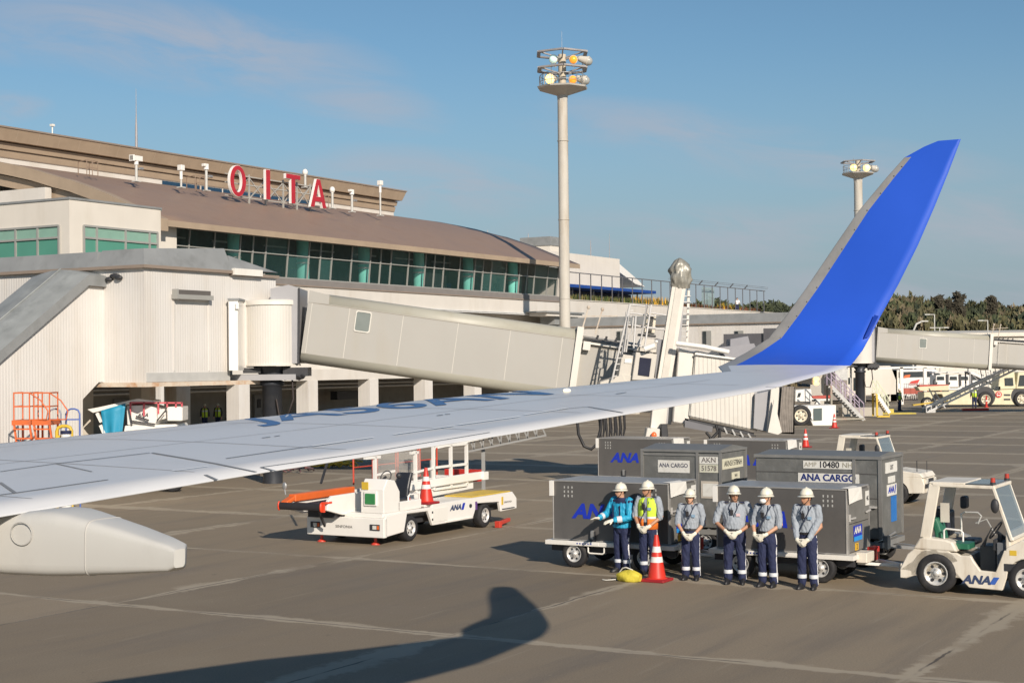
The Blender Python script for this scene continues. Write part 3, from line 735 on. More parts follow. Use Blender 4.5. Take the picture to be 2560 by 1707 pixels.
roofcam(341,390,455,67,'white camera on a post with splayed feet, leftmost on the curved roof','0' and 0)
roofcam(453,413,470,67,'slim cream camera post left of the blue windows',3)
roofcam(516,411,478,67,'camera on a thick grey post just left of the letter O',1)
roofcam(763,424,470,67,'white floodlight camera rising above the cornice between letters T and A',2)
roofcam(831,468,522,66.5,'dome camera on a post just right of the letter A',2)
roofcam(880,475,531,66.5,'twin headed camera post between the letter A and the tall post',1)
roofcam(951,452,540,66.5,'tallest thin camera post near the end of the cornice',3)
def ladder_rail(px,ytop,ybot,f,label):
    a=onF(px,ybot,f); b=onF(px,ytop,f); h=b[2]-a[2]; m=MB()
    for x in (-.45,0,.45): m.cyl((x,0,0),(x,0,h),.03,n=6)
    for z in (h,h*.5): m.bar((-.45,0,z),(.45,0,z),.04)
    for x in (-.45,.45): m.bar((x,0,h),(x,.7,h*.9),.04); m.bar((x,.7,0),(x,.7,h*.9),.04)
    one(m,'roof_handrail',pm('handrail_brown',(.25,.18,.13),.5),label,'handrail',a,off=(0,0,0),group='small handrails on the roofs')
ladder_rail(231,402,438,68,'thin brown ladder hoop on the roof left of the camera posts')
ladder_rail(500,440,475,66.5,'pale ladder hoop beside the post left of the letter O')
ladder_rail(812,488,520,66.5,'pale ladder hoop close behind the letter A')
m=MB(); a=onF(341,372,80); b=onF(339,222,80); m.lathe([(.10,0),(.08,(b[2]-a[2])*.35),(.03,(b[2]-a[2])*.6),(.012,b[2]-a[2])],(0,0,0),n=8)
one(m,'lightning_rod',pm('rod_grey',(.35,.33,.33),.5),'tall thin lightning rod rising above the left cornice','rod',a,off=(0,0,0))
m=MB(); a=onF(131,342,80); m.cyl((0,0,0),(0,0,.75),.05,n=6); m.bx(-.12,.12,-.12,.12,.7,.85)
one(m,'roof_vent_pipe',white,'short white stub on the far left of the cornice','pipe',a,off=(0,0,0))
# white hall behind the observation deck
HL=thing('white_hall','plain white building with a sloping end wall behind the observation deck','building',(118,63,9)); HO=(118,63,9)
mb=MB(); a=onF(1425,633,66); b=onF(1549,651,66)
mb.bx(110,b[0]-.0,66,80,9,a[2]-.0,0); mb.build('wall',stucco2,HL,off=HO)
mb=MB(); c=onF(1375,613,68); mb.bx(c[0],c[0]+3.0,68,71,12,c[2],0); mb.bx(c[0]-.1,c[0]+3.1,67.9,71.1,c[2],c[2]+.8,1); mb.build('roof_plant_room',[stucco2,greym],HL,off=HO)
mb=MB(); p0=onF(1549,660,66); p1=onF(1595,700,66); p2=onF(1606,712,66)
mb.prism([(p0[0],p0[2]),(p1[0],p1[2]),(p2[0]+.6,p2[2]-.2),(p1[0]-.6,p1[2]-.4),(p0[0],p0[2]-.8)],'y',66,70,0); mb.build('sloping_end',cleanwhite,HL,off=HO)
def antenna(px,yt,yb,f,label,r=.04):
    a=onF(px,yb,f); b=onF(px,yt,f); m=MB(); m.lathe([(r,0),(r*.8,(b[2]-a[2])*.6),(r*.4,b[2]-a[2])],(0,0,0),n=6)
    one(m,'antenna',pm('rod_grey',(.35,.33,.33),.5),label,'antenna',a,off=(0,0,0),group='thin antennas on the roofs')
antenna(1477,600,640,68,'thin dark antenna on the white hall roof right of the tall mast',.05)
antenna(1524,583,652,68,'rightmost thin antenna on the white hall roof',.03)
antenna(1321,583,625,76,'dark thin antenna behind the curved roof left of the tall mast',.07)
antenna(1219,575,590,76,'tiny pale antenna at the shoulder of the curved roof',.05)
# ---------------------------------------------------------------- observation deck
DK=thing('observation_deck','cream walled observation deck at the right of the terminal','terrace',(135,61,0)); DO=(135,61,0)
z0=9.25
mb=MB(); mb.bx(112.8,165,60.5,61.0,5.5,z0,0); mb.bx(112.8,165,61,72,8.9,9.0,1); mb.bx(112.8,165,62.2,62.5,0,5.6,0); mb.bx(112.75,165,60.44,61.05,z0,z0+.08,2)
mb.build('deck_wall',[stucco,greym,pm('coping_pale',(.5,.47,.41),.6)],DK,off=DO)
mb=MB(); i=0
u=114.5
while u<160:
    mb.bx(u-.035,u+.035,60.62,60.69,z0,11.62,0); u+=2.05
for z in (11.6,): mb.bx(113.2,160,60.62,60.69,z-.05,z+.03,0)
for u in [x for x in (136,139,142,146,150,154)]: mb.bar((u,60.7,11.6),(u,60.3,12.0),.09); 
mb.bx(134,160,60.35,60.37,11.8,11.83); mb.bx(134,160,60.30,60.32,11.95,11.98)
mb.build('deck_fence',pm('fence_dark_grey',(.13,.13,.14),.5),DK,off=DO)
m=MB(); a=onF(1425,706,62.5); b=onF(1640,722,62.5)
m.bx(113.5,b[0],62.5,69,10.55,10.62+.2,0)
for u in (114,119,123,128,132): m.bx(u-.06,u+.06,62.6,62.7,9.1,10.6,1)
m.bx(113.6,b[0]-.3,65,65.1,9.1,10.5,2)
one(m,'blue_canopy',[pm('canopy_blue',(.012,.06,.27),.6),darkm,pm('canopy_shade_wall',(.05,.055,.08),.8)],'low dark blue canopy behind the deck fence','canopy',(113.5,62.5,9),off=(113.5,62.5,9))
def planter(u0,u1,n,label,seed,cols,h0=.25,h1=.7):
    random.seed(seed); m=MB()
    for i in range(n):
        u=u0+(u1-u0)*random.random(); f=60.9+random.random()*.8; h=h0+(h1-h0)*random.random(); dx=(random.random()-.5)*.4; w=.05+random.random()*.07
        m.add([(u-w,f,z0-.1),(u+w,f,z0-.1),(u+dx,f+(random.random()-.5)*.2,z0+h)],[(0,1,2)],random.randrange(len(cols)))
        m.add([(u,f-w,z0-.1),(u,f+w,z0-.1),(u+dx,f,z0+h)],[(0,1,2)],random.randrange(len(cols)))
    o=m.build('planting',cols,None,W(0,0,0),(0,0,R(60)),fix=False); o['kind']='stuff'; o['label']=label; return o
gA=pm('grass_green',(.11,.15,.04),.8,var=.2); gB=pm('dry_reed',(.26,.20,.09),.8,var=.2); gC=pm('red_shrub',(.22,.07,.045),.8,var=.2); gD=pm('dark_leaf',(.04,.06,.025),.8,var=.2); gY=pm('yellow_flower',(.75,.45,.04),.7)
planter(113.4,135,900,'grass and reeds behind the deck fence',1,[gA,gB,gD])
planter(128,137,240,'yellow blooms behind the deck fence',2,[gY,gB,gY],.3,1.0)
planter(135,160,900,'red shrubs behind the deck fence',3,[gC,gA,gC,gD],.2,.6)
planter(148,154,80,'yellow flowers near the person on the deck',4,[gY,gA],.3,.9)
m=MB(); a=onF(1700,720,62); 
m.bx(144.8,147.8,61.5,61.6,z0,11.5)
one(m,'deck_glass_screen',pm('deck_screen',(.32,.42,.42),.15,alpha=.55),'pale glass screen standing behind the deck fence','screen',(145,61.5,9),off=(145,61.5,9))
# ---------------------------------------------------------------- lighting masts
def mast(o,top,r0,label,scale=1.0,lit=True,two=True):
    t=thing('apron_light_mast',label,'light mast',o,group='tall apron lighting masts')
    m=MB(); m.cyl((0,0,0),(0,0,top),r0*1.12,r0,n=20); 
    for z in (top*.12,top*.36,top*.6,top*.84): m.cyl((0,0,z),(0,0,z+.05),r0*1.16,n=20)
    m.build('pole',pm('mast_concrete_paint',(.50,.475,.42),.7,var=.06,scale=1,dirt=(.30,.22,.13),damt=.55,dscale=.9,streak=True),t)
    s=scale; m=MB()
    m.lathe([(r0,top-1.1*s),(r0*1.15,top-.5*s),(1.9*s,top),(1.95*s,top+.12*s),(r0,top+.13*s)],(0,0,0),n=8,sm=False)
    m.build('platform',pm('platform_grey',(.46,.44,.40),.6,var=.1),t)
    m=MB(); m.cyl((0,0,top),(0,0,top+(2.55 if two else 1.6)*s),.30*s,n=12); m.build('core',pm('core_cream',(.5,.44,.34),.6),t)
    def ringf(z,rad,thick,nm,full=True):
        m=MB(); 
        pts=[(rad*s*math.cos(2*PI*i/6+PI/6),rad*s*math.sin(2*PI*i/6+PI/6),z) for i in range(6)]
        for a,b in zip(pts,pts[1:]+pts[:1]): m.bar(a,b,thick*s,.12*s)
        for p in pts[::1]: m.bar((0,0,z-.35*s),p,.09*s)
        m.build(nm,pm('mast_ring_grey',(.30,.29,.29),.5,var=.15),t)
    ringf(top+1.45*s,1.95,.30,'ring_frame')
    if two: ringf(top+2.6*s,2.0,.26,'ring_frame')
    m=MB()
    for i in range(16):
        a=2*PI*i/16; m.bar((1.7*s*math.cos(a),1.7*s*math.sin(a),top+.1*s),(1.7*s*math.cos(a),1.7*s*math.sin(a),top+1.7*s if i%4==0 else top+.95*s),.04*s)
    for z in (.5,.95):
        pts=[(1.7*s*math.cos(2*PI*i/16),1.7*s*math.sin(2*PI*i/16),top+z*s) for i in range(16)]; m.tube(pts,.025*s,5,closed=True)
    m.build('railing',steel,t)
    m=MB(); m.cyl((0,0,top+3*s),(0,0,top+(4.3 if two else 3)*s),.015*s,.008*s,n=6); m.build('lightning_rod',steel,t)
    warm=pm('sodium_lamp_glow',(1,.75,.3),.3,emit=(1.0,.66,.18),es=2.6); cool=pm('pale_lamp_glass',(.55,.75,.68),.15,emit=(.7,.95,.85),es=.35)
    amber=pm('amber_lamp_glass',(.8,.30,.03),.2,emit=(1.0,.35,.04),es=.7)
    # lamps: direction in world about the apron; camera side is -u
    specs=[((-1.15,.35,.75),(-1,.12,-.25),warm,.38),((-.5,-1.15,.62),(-1,-.4,-.3),amber,.31),((.5,-1.6,.70),(.35,-1,-.35),None,.36)]
    if two: specs+=[((-1.1,.1,2.55),(-1,-.05,-.2),cool,.33),((-.75,-1.35,2.4),(-1,-.4,-.3),amber,.31),((.1,-2.05,2.35),(.35,-1,-.35),None,.36)]
    else: specs=[((-1.2,.1,.85),(-1,.05,-.25),warm,.42),((-.7,-1.25,.75),(-1,-.3,-.3),warm,.42),((.5,-1.9,.70),(.4,-1,-.35),None,.42)]
    for c,d,g_,r in specs:
        c=Vector(c)*s; c.z=c.z*.8+top; d=Vector(d).normalized(); r*=s
        m=MB(); m.cyl(c-d*.55*s,c,r*.62,r*.95,n=14); m.ell(c-d*.55*s,r*.62,r*.62,r*.62,12,7); m.cyl(c,c+d*.10*s,r*1.02,r*1.05,n=14)
        m.bar(c-d*.3*s-Vector((0,0,r)),c-d*.3*s-Vector((0,0,.6*s)),.07*s)
        lh=m.build('floodlight',pm('floodlight_shell',(.58,.55,.48),.45,var=.08),t)
        m=MB(); m.ell(c+d*.07*s,r*.94,r*.94,r*.94,14,8)
        m.build('lamp_glass',g_ or pm('lamp_glass_off',(.35,.36,.34),.2),lh)
    return t
a=aY(1405,222,115.5)
mast((102.1,54.4,0),a[2],.37,'tall cream lighting mast with rust stains and lit lamps beside the curved roof end',1.0)
Y2=150; q=aY(2148,436,Y2); q0=uf(aY(2151,880,Y2)[0],Y2)
mast((q0[0],q0[1],0),q[2],.40,'smaller looking lighting mast behind the blue winglet',.82,two=False)
# ---------------------------------------------------------------- second link building (runs from the deck towards the far boarding bridge)
LK=thing('link_building','low white ribbed link building with grey roof edge below the observation deck','building',(110,50,3)); LO=(110,50,3)
mb=MB(); mb.bx(110,114,34.5,60.4,3.5,6.95,0)
mb.build('wall',[ribbed],LK,off=LO)
mb=MB(); mb.loft([[Vector((x,y,6.9)) for x,y in ((109.9,34.3),(114.1,34.3),(114.1,60.4),(109.9,60.4))],[Vector((x,y,7.62)) for x,y in ((110.15,34.6),(113.9,34.6),(113.9,60.4),(110.15,60.4))]],0,True,False)
mb.bx(109.82,114.2,34.2,60.4,6.84,6.93,1); mb.build('roof',[greym,brownd],LK,off=LO)
for px in (1553,1768,1848):
    p=onU(px,845,110); m=MB(); m.bx(109.93,109.99,p[1]-.35,p[1]+.35,p[2]-.75,p[2]+.55,1); m.bx(109.9,109.95,p[1]+.05,p[1]+.3,p[2]-.7,p[2]+.5,0); m.build('window',[glassd,mull],LK,off=LO)
for f in (38,43,48,53,58):
    m=MB(); m.bx(110.3,111,f-.4,f+.4,0,3.5); m.build('column',stucco2,LK,off=LO)
m=MB(); p=onF(1500,785,58); m.bx(107,113,58.6,60.2,7.75,8.0,0); m.bx(106.6,113,58.4,60.3,8.0,8.12,1); m.bx(109,113,59,60.3,7.1,7.8,1)
m.build('rooftop_unit',[stucco,greym],LK,off=LO)
m=MB(); a=onU(1890,845,108.5); m.bx(107.6,109.2,a[1]-3.0,a[1]+2.2,5.1,6.05,0); m.bx(107.4,107.5,a[1]-3,a[1]-1,5.3,6.4,0)
m.build('duct',pm('dark_duct',(.11,.11,.12),.6,var=.1),LK,off=LO)
# ---------------------------------------------------------------- near link building with stair
NL=thing('gate_link_building','white ribbed gate building with a sloping grey stair roof at the far left','building',(38,36,0)); NO=(38,36,0)
def Q(n,mb,mats,par=None,**k): return mb.build(n,mats,par or NL,off=NO,**k)
F0=34.5; UA=36.67; UBm=40.75; UC=43.25
rust=pm('rusty_edge',(.60,.52,.42),.6,var=.08,dirt=(.45,.20,.06),damt=.8,dscale=2.2)
mb=MB(); mb.bx(UA,UBm,F0,36.3,3.55,7.26,0); mb.bx(UA,43,36.3,60.3,3.55,7.18,0); mb.bx(UBm,UC,F0+.02,36.3,4.0,7.16,0)
mb.bx(UA+.06,UBm-.04,F0-.025,F0,3.57,3.86,1); 
Q('wall',mb,[ribbed,pm('skirting_zinc',(.45,.45,.43),.5,var=.1)])
mb=MB(); mb.bx(UA-.1,UC+.1,F0-.1,60,3.42,3.56,0); Q('floor_edge',mb,rust)
mb=MB()
def fasc(u0,u1,f0,f1,z0,za,zb,inn=.22):
    mb.loft([[Vector(p) for p in ((u0-.12,f0-.12,z0),(u1,f0-.12,z0),(u1,f1,z0),(u0-.12,f1,z0))],[Vector(p) for p in ((u0+inn,f0+inn,za),(u1,f0+inn,zb),(u1,f1,zb),(u0+inn,f1,za))]],0,True,False)
fasc(UA,UBm,F0,36.5,7.26,7.80,8.02); fasc(UBm+.004,UC,F0+.02,36.5,7.3,7.78,7.36,.1); fasc(UA,43,36.5,60,7.18,7.78,7.78)
mb.bx(UA-.16,UBm,F0-.16,60,7.16,7.26,1); mb.bx(UBm+.004,UC+.05,F0-.1,36,7.1,7.2,1)
mb.bx(UBm+.03,UBm+1.5,F0-.22,F0-.02,7.12,7.34,2)
Q('roof_fascia',mb,[greym,brownd,white])
mb=MB(); mb.bx(37.95,39.55,F0-.22,F0-.01,6.36,6.52,1); mb.bx(37.9,39.65,F0-.26,F0,6.22,6.37,0); mb.bx(37.93,37.99,F0-.24,F0,6.2,6.54,0); Q('louvre_vent',mb,[mull,soff])
mb=MB(); mb.bx(37.98,37.99+.04,F0-.03,F0,3.9,6.25,0); mb.bx(39.66,39.7,F0-.03,F0,3.9,6.25,0); Q('wall_rail',mb,ribbed)
# stair
FS=36.25
mb=MB(); mb.prism([(UA,3.58),(36.84-.4,3.58),(35.75,3.05),(35.72,0),(28,0),(28,1.2),(30,2.66),(32.66,4.45),(35.85,6.62),(UA,6.60)],'y',FS,FS+.2,0)
mb.prism([(28,0),(34.5,0),(34.5,3.0),(35.8,3.6),(UA,3.6),(UA,3.75),(28,3.75*.2)],'y',38.3,38.5,0)
Q('stair_wall',mb,ribbed)
mb=MB(); cop=[(27,.55),(30,2.70),(32.66,4.50),(35.9,6.68),(UA+.0,6.66)]
for i,(a,b) in enumerate(zip(cop,cop[1:])):
    for k in range(6):
        f0=FS-.15+k*.42; f1=f0+.42; z=lambda f:.20*math.sin(PI*(f-(FS-.15))/2.52)+.30
        mb.add([(a[0],f0,a[1]+z(f0)),(b[0],f0,b[1]+z(f0)),(b[0],f1,b[1]+z(f1)),(a[0],f1,a[1]+z(f1))],[(0,1,2,3)],0,False)
    mb.add([(a[0],FS-.15,a[1]-.05),(b[0],FS-.15,b[1]-.05),(b[0],FS-.15,b[1]+.30),(a[0],FS-.15,a[1]+.30)],[(0,1,2,3)],1)
    mb.add([(a[0],FS-.15,a[1]-.05),(b[0],FS-.15,b[1]-.05),(b[0],FS+.1,b[1]-.05),(a[0],FS+.1,a[1]-.05)],[(0,1,2,3)],2)
for t in [i/9 for i in range(10)]:
    u=28+7.9*t; 
mb.tube([(28,FS+1.1,1.25+.5),(30,FS+1.1,2.7+.52),(32.66,FS+1.1,4.5+.52),(35.9,FS+1.1,6.68+.52)],.03,6,0)
Q('stair_roof',mb,[pm('weathered_roof_sheet',(.27,.285,.28),.55,var=.18,scale=1.5,dirt=(.16,.17,.165),damt=.6,dscale=1.6,bump=.4,bscale=3),greym,brownd])
for u,f,w in ((37.75,38.5,.55),(40.2,38,.55),(43.6,39.5,.6),(38.5,44,.5),(42.5,44,.5),(38.5,52,.5)):
    m=MB(); m.bx(u-w/2,u+w/2+.15,f-w/2,f+w/2,0,3.45,0); Q('support_column',m,pm('column_rust_white',(.60,.55,.47),.6,var=.05,dirt=(.42,.25,.10),damt=.6,dscale=1.4,streak=True))
m=MB(); m.ell((UA-.05,F0+1.2,6.95),.1,.22,.08); m.ell((UA-.08,F0+1.0,6.88),.1,.15,.08); m.ell((UA-.05,F0+1.45,6.85),.1,.15,.08); Q('cable_bundle',m,darkm)
# ---------------------------------------------------------------- boarding bridges
bpaint=pm('bridge_beige_paint',(.37,.36,.33),.48,var=.03,scale=.7,dirt=(.36,.32,.25),damt=.35,dscale=.8,streak=True)
bpaint2=pm('bridge_shoulder_paint',(.38,.37,.31),.45,var=.04,scale=.8,dirt=(.30,.27,.20),damt=.4,dscale=1.2)
bgrey=pm('bridge_grey_panel',(.33,.33,.34),.5,var=.05)
bwhite=pm('bridge_white_panel',(.66,.63,.57),.45,var=.04,dirt=(.46,.40,.32),damt=.25,dscale=1.3,streak=True)
seamc=pm('seam_pale',(.52,.50,.45),.5)
def xm(o,ang,yaw=0): return Matrix.Translation(o)@Matrix.Rotation(yaw,4,'Z')@Matrix.Rotation(ang,4,'Y')
def tunnel(par,O,Mx,L,hz,w,name,seams,wins,mats):
    """rounded box section: local x along, y across (y=0 is the face nearest the apron), z up from 0 to hz"""
    r=.36; sec=[]
    for cy,cz,a0 in ((r*.5,r,180),(w-r*.5,r,270),(w-r*.5,hz-r,0),(r*.5,hz-r,90)):
        pass
    def arc(cy,cz,a0,ry,rz): return [(cy+ry*math.cos(R(a)),cz+rz*math.sin(R(a))) for a in (a0,a0+22,a0+45,a0+68,a0+90)]
    sec=arc(.32,.34,180,.32,.34)+arc(w-.32,.34,270,.32,.34)+arc(w-.32,hz-.34,0,.32,.34)+arc(.32,hz-.34,90,.32,.34)
    mb=MB(); rings=[[Mx@Vector((x,y,z)) for y,z in sec] for x in (0,L)]
    n=len(sec); v=rings[0]+rings[1]
    for j in range(n):
        k=(j+1)%n; flat=abs(sec[j][1]-sec[k][1])>.6
        mb.add([rings[0][j],rings[0][k],rings[1][k],rings[1][j]],[(0,1,2,3)],0 if flat else 1,not flat)
    mb.add(rings[0],[tuple(range(n))],0); mb.add(rings[1],[tuple(range(n))],0)
    o=mb.build(name,mats,par,off=O,weld=True)
    if seams:
        m=MB()
        for x in seams: m.bx(x-.012,x+.012,-.006,.02,.36,hz-.36,0,M=Mx)
        m.bx(0,L,-.006,.01,hz-.37,hz-.355,1,M=Mx)
        m.build('panel_seams',[seamc,pm('seam_brown',(.25,.22,.17),.6)],o,off=O)
    for x,z in wins:
        m=MB(); 
        rr=lambda s,y:[Mx@Vector((x+s*a,y,z+s*b)) for a,b in ((-.24,-.28),(-.20,-.32),(.20,-.32),(.24,-.28),(.24,.28),(.20,.32),(-.20,.32),(-.24,.28))]
        m.loft([rr(1.14,.01),rr(1.14,-.03),rr(1.0,-.03),rr(1.0,.0)],0,False,False)
        w_=m.build('window',[pm('window_ring_pale',(.62,.60,.54),.4)],o,off=O)
        m=MB(); m.add(rr(1.0,-.012),[tuple(range(8))],0); m.build('window_pane',pm('milky_window',(.20,.225,.21),.15,spec=.7),w_,off=O,fix=False)
    return o
def rotunda(t,O,X,Y,z0,z1,r,colh,kind):
    m=MB(); m.lathe([(r,z0),(r,z1-.16)],(X,Y,0),n=28); m.build('rotunda_wall',[pm('rotunda_shutter',(.60,.58,.535),.45,var=.03,dirt=(.5,.45,.37),damt=.25,dscale=1,stripes=('X',.09,.25))],t,off=O)
    m=MB(); m.lathe([(r+.05,z1-.16),(r+.05,z1),(r-.1,z1+.03)],(X,Y,0),n=28); m.build('rotunda_rim',bwhite,t,off=O); m=MB(); m.lathe([(r+.04,z0-.06),(r+.04,z0)],(X,Y,0),n=28); m.build('rotunda_rim',bwhite,t,off=O)
    m=MB(); m.lathe([(.34,0),(.34,z0-.75),(.42,z0-.72),(.42,z0-.6),(.3,z0-.55),(r*.7,z0-.07)],(X,Y,0),n=22); m.build('rotunda_column',pm('column_dark_steel',(.035,.04,.05),.4,var=.1,metal=.2,dirt=(.09,.09,.09),damt=.4),t,off=O)
    m=MB(); m.bx(X+.45,X+1.3,Y-.5,Y+.5,z0-.42,z0-.12); m.bx(X-.9,X-.3,Y-.6,Y+.4,z0-.3,z0-.12)
    for a in range(6): m.cyl((X+.5+.12*a,Y-.5,z0-.5+.05*(a%2)),(X+.6+.12*a,Y-.2,z0-.25),.09,n=8)
    m.build('slew_gear',darkm,t,off=O)
    m=MB(); m.tube([(X+.75,Y-.4,z0-.4),(X+.8,Y-.5,z0-1.2),(X+.6,Y-.5,z0-1.8),(X+.3,Y-.45,z0-1.75),(X+.2,Y-.4,z0-1.2)],.035,6); m.build('hanging_cable',pm('cable_dark',(.03,.022,.02),.6),t,off=O)
def bridge(label,X,Y,z0,z1,r,slope,L1,L2,win):
    O=(X,Y,0); t=thing('boarding_bridge',label,'boarding bridge',(X,Y,0),world=True,group='passenger boarding bridges')
    rotunda(t,O,X,Y,z0,z1,r,z0,0)
    # hood between rotunda and tunnel
    m=MB(); xa=X+.05
    m.prism([(xa,z0+.02),(X+.98,z0+.02),(X+1.02,z1+.42),(xa+.62,z1+.53),(xa,z1+.40)],'y',Y-.55,Y+1.8,0); m.build('hood',bgrey,t,off=O)
    m=MB(); m.bar((X+1.0,Y-.60,z0-.0),(X+1.04,Y-.60,z1+.42),.04,.06); m.build('hood_seal',darkm,t,off=O)
    a=slope; Mx=xm((X+1.03,Y-.56,z0+.04),a); L1+=.22
    h=z1-z0+.27
    o1=tunnel(t,O,Mx,L1,h,2.4,'outer_tunnel',[.15,1.45,3.3,5.2,7.0,8.8],win,[bpaint,bpaint2])
    m=MB(); m.prism([(0,h*.85),(.0,h+.05),(.7,h-.02),(.72,h*.86)],'y',-.012,2.4,0,M=Mx); m.build('tunnel_end_cowl',bpaint,t,off=O)
    Mi=Mx@Matrix.Translation((L1,.14,.12))
    o2=tunnel(t,O,Mi,L2,h-.32,2.1,'inner_tunnel',[1.3],[],[bpaint,bpaint])
    m=MB(); m.bx(L1-.02,L1+.2,-.10,2.5,-.05,h+.08,0,M=Mx); m.bx(L1+.25,L1+.5,-.15,.0,h*.72,h*.84,0,M=Mx); m.build('tunnel_frame',bwhite,t,off=O)
    m=MB()
    for dx in (.14,.62): m.bar(Mx@Vector((L1+dx,.2,h-.1)),Mx@Vector((L1+dx+.12,.2,h+.72)),.045); m.ell(Mx@Vector((L1+dx+.13,.2,h+.78)),.06,.03,.07,8,6)
    m.bar(Mx@Vector((L1+.1,.2,h+.45)),Mx@Vector((L1+1.3,.2,h+.62)),.03); m.build('beacon_posts',pm('post_rusty',(.50,.44,.36),.6,dirt=(.3,.15,.07),damt=.5,dscale=6),t,off=O)
    m=MB(); m.bx(L1+.25,L1+L2,-.02,.16,h-.30,h-.26,1,M=Mx); m.bx(L1+.25,L1+L2,.0,.12,h-.47,h-.40,0,M=Mx)
    for dx in (.7,1.0,1.35,1.7): m.cyl(Mx@Vector((L1+dx,.3,h-.26)),Mx@Vector((L1+dx+.03,.3,h-.12)),.04,n=7,mat=1)
    m.build('roof_rail',[bwhite,darkm],t,off=O)
    return t,O,Mx,h
X1,Y1=-8.30,53.9
BR,BO,BM,BH=bridge('large near passenger boarding bridge crossing behind the wing to the draped mast',X1,Y1,4.10,6.28,.95,R(8.45),9.05,2.55,[(1.95,1.68)])
# door jamb beside the rotunda
m=MB(); m.bx(-9.46,-9.15,52.1,53.2,3.9,6.24,0); m.bx(-9.48,-9.1,52.05,53.3,6.24,6.31,1); m.bx(-9.2,-9.1,52.0,52.1,5.95,6.15,0); m.build('gate_jamb',[cleanwhite,greym],BR,off=BO)
m=MB(); m.bx(-9.9,-7.4,53.3,55,3.55,3.75,0); m.build('gate_floor',bgrey,BR,off=BO)
# drive column and its draped mast, leaning with the bridge
YC=51.9
def yz(px,py,Y=YC): q=aY(px,py,Y); return Vector(q)
m=MB(); a=yz(1652,1000); b=yz(1696,720); m.bar(a,b,.46,.36,0,up=(0,1,0)); m.bar(a+Vector((.0,-.19,0)),b+Vector((0,-.19,0)),.22,.03,1,up=(0,1,0)); m.build('lift_mast',[bwhite,pm('mast_inset',(.56,.53,.47),.5)],BR,off=BO)
m=MB(); a=yz(1690,870)+Vector((.1,.35,0)); b=yz(1708,725)+Vector((0,.35,0)); m.bar(a,b,.14,.3,0,up=(0,1,0)); a2=a+Vector((.3,0,0)); b2=b+Vector((.22,0,0)); m.bar(a2,b2,.08,.1,1,up=(0,1,0))
for i in range(10):
    q=a.lerp(b,i/10); m.bar(q+Vector((.06,-.1,0)),q+Vector((.3,-.1,0)),.04,.03,2)
m.build('lift_screw',[bgrey,bwhite,steel],BR,off=BO)
# draped cover: wrinkled sack
random.seed(5); c=yz(1700,690); rings=[]
for i in range(15):
    t=i/14; z=c.z-.42+1.02*t; rad=.68*(.36+.13*math.sin(PI*min(1,t*1.15))**.8)*(1 if t<.78 else max(.12,math.cos((t-.78)/.22*PI/2)**.6))
    ring=[]
    for j in range(44):
        an=2*PI*j/44; w=1+.055*math.sin(an*9+1.5*t+2*math.sin(t*5))+.05*math.sin(an*17+7*t)+.30*mnoise.noise((math.cos(an)*1.6+4,math.sin(an)*1.6,t*4))+.14*mnoise.noise((math.cos(an)*5,math.sin(an)*5,t*9))+.03*math.sin(t*22+3*math.sin(an))
        if abs(t-.52)<.05: w*=.93
        ring.append(Vector((c.x+rad*w*math.cos(an)*1.02,c.y+rad*w*math.sin(an)*.9,z)))
    rings.append(ring)
m=MB(); m.loft(rings); m.build('mast_cover',pm('grey_tarpaulin',(.30,.29,.25),.36,var=.22,scale=6,metal=.2,bump=.5,bscale=7),BR,off=BO)
# service box with dark window, side panels, ladder and cage, air conditioner
m=MB(); p=yz(1555,875,51.6); 
def skew(px0,py0,px1,py1,px2,py2,px3,py3,Y,d,mb,mat): # panel by its four corners at one depth, with real thickness
    v=[Vector(aY(x,y,Y)) for x,y in ((px0,py0),(px1,py1),(px2,py2),(px3,py3))]; w=[q+Vector((0,d,0)) for q in v]
    mb.add(v+w,[(0,1,2,3),(7,6,5,4),(0,4,5,1),(1,5,6,2),(2,6,7,3),(3,7,4,0)],mat)
skew(1555,885,1590,890,1582,955,1545,948,51.6,1.4,m,0); skew(1590,880,1643,885,1634,950,1580,950,51.4,1.5,m,0); skew(1500,955,1556,936,1568,960,1500,985,51.5,1.5,m,0); skew(1556,936,1640,945,1640,965,1500,985,51.55,1.45,m,0)
skew(1607,845,1643,850,1641,882,1590,878,51.7,1.3,m,0); skew(1643,846,1660,850,1650,950,1636,950,51.9,1.2,m,1)
m.build('service_cabinet',[pm('cabinet_beige',(.54,.51,.45),.5,var=.05),pm('cabinet_dark_side',(.20,.205,.22),.5)],BR,off=BO,bevel=.015)
m=MB(); skew(1600,893,1629,896,1623,941,1595,937,51.37,.04,m,0); m.build('cabinet_window',pm('dark_navy_window',(.022,.024,.045),.15),BR,off=BO)
m=MB(); skew(1562,897,1580,897,1579,908,1561,907,51.57,.04,m,0); m.build('notice_plate',cleanwhite,BR,off=BO)
m=MB()
def rail(pts,Y,r=.035,mat=0): m.tube([Vector(aY(x,y,Y)) for x,y in pts],r,6,mat)
rail([(1530,950),(1575,760)],51.3); rail([(1556,880),(1576,760)],51.3); rail([(1545,945),(1560,850),(1566,780)],52.2,.03)
for k in range(13):
    t=k/12; x0=1532+44*t; y0=940-178*t; m.bar(aY(x0,y0,51.3),aY(x0+10,y0-1,51.35),.03)
for y in (782,812,862): rail([(1568,y),(1590,y+2),(1612,y+6),(1640,y+8)],51.4,.03)
rail([(1612,865),(1628,762),(1618,760),(1600,862)],51.25,.03); rail([(1575,762),(1600,764),(1622,766)],51.3,.03); rail([(1560,880),(1572,790),(1590,788),(1584,870)],51.2,.03)
rail([(1626,782),(1665,788)],51.6,.03); rail([(1618,820),(1662,824)],51.6,.03); rail([(1584,788),(1580,834),(1572,836),(1565,880)],51.3,.03)
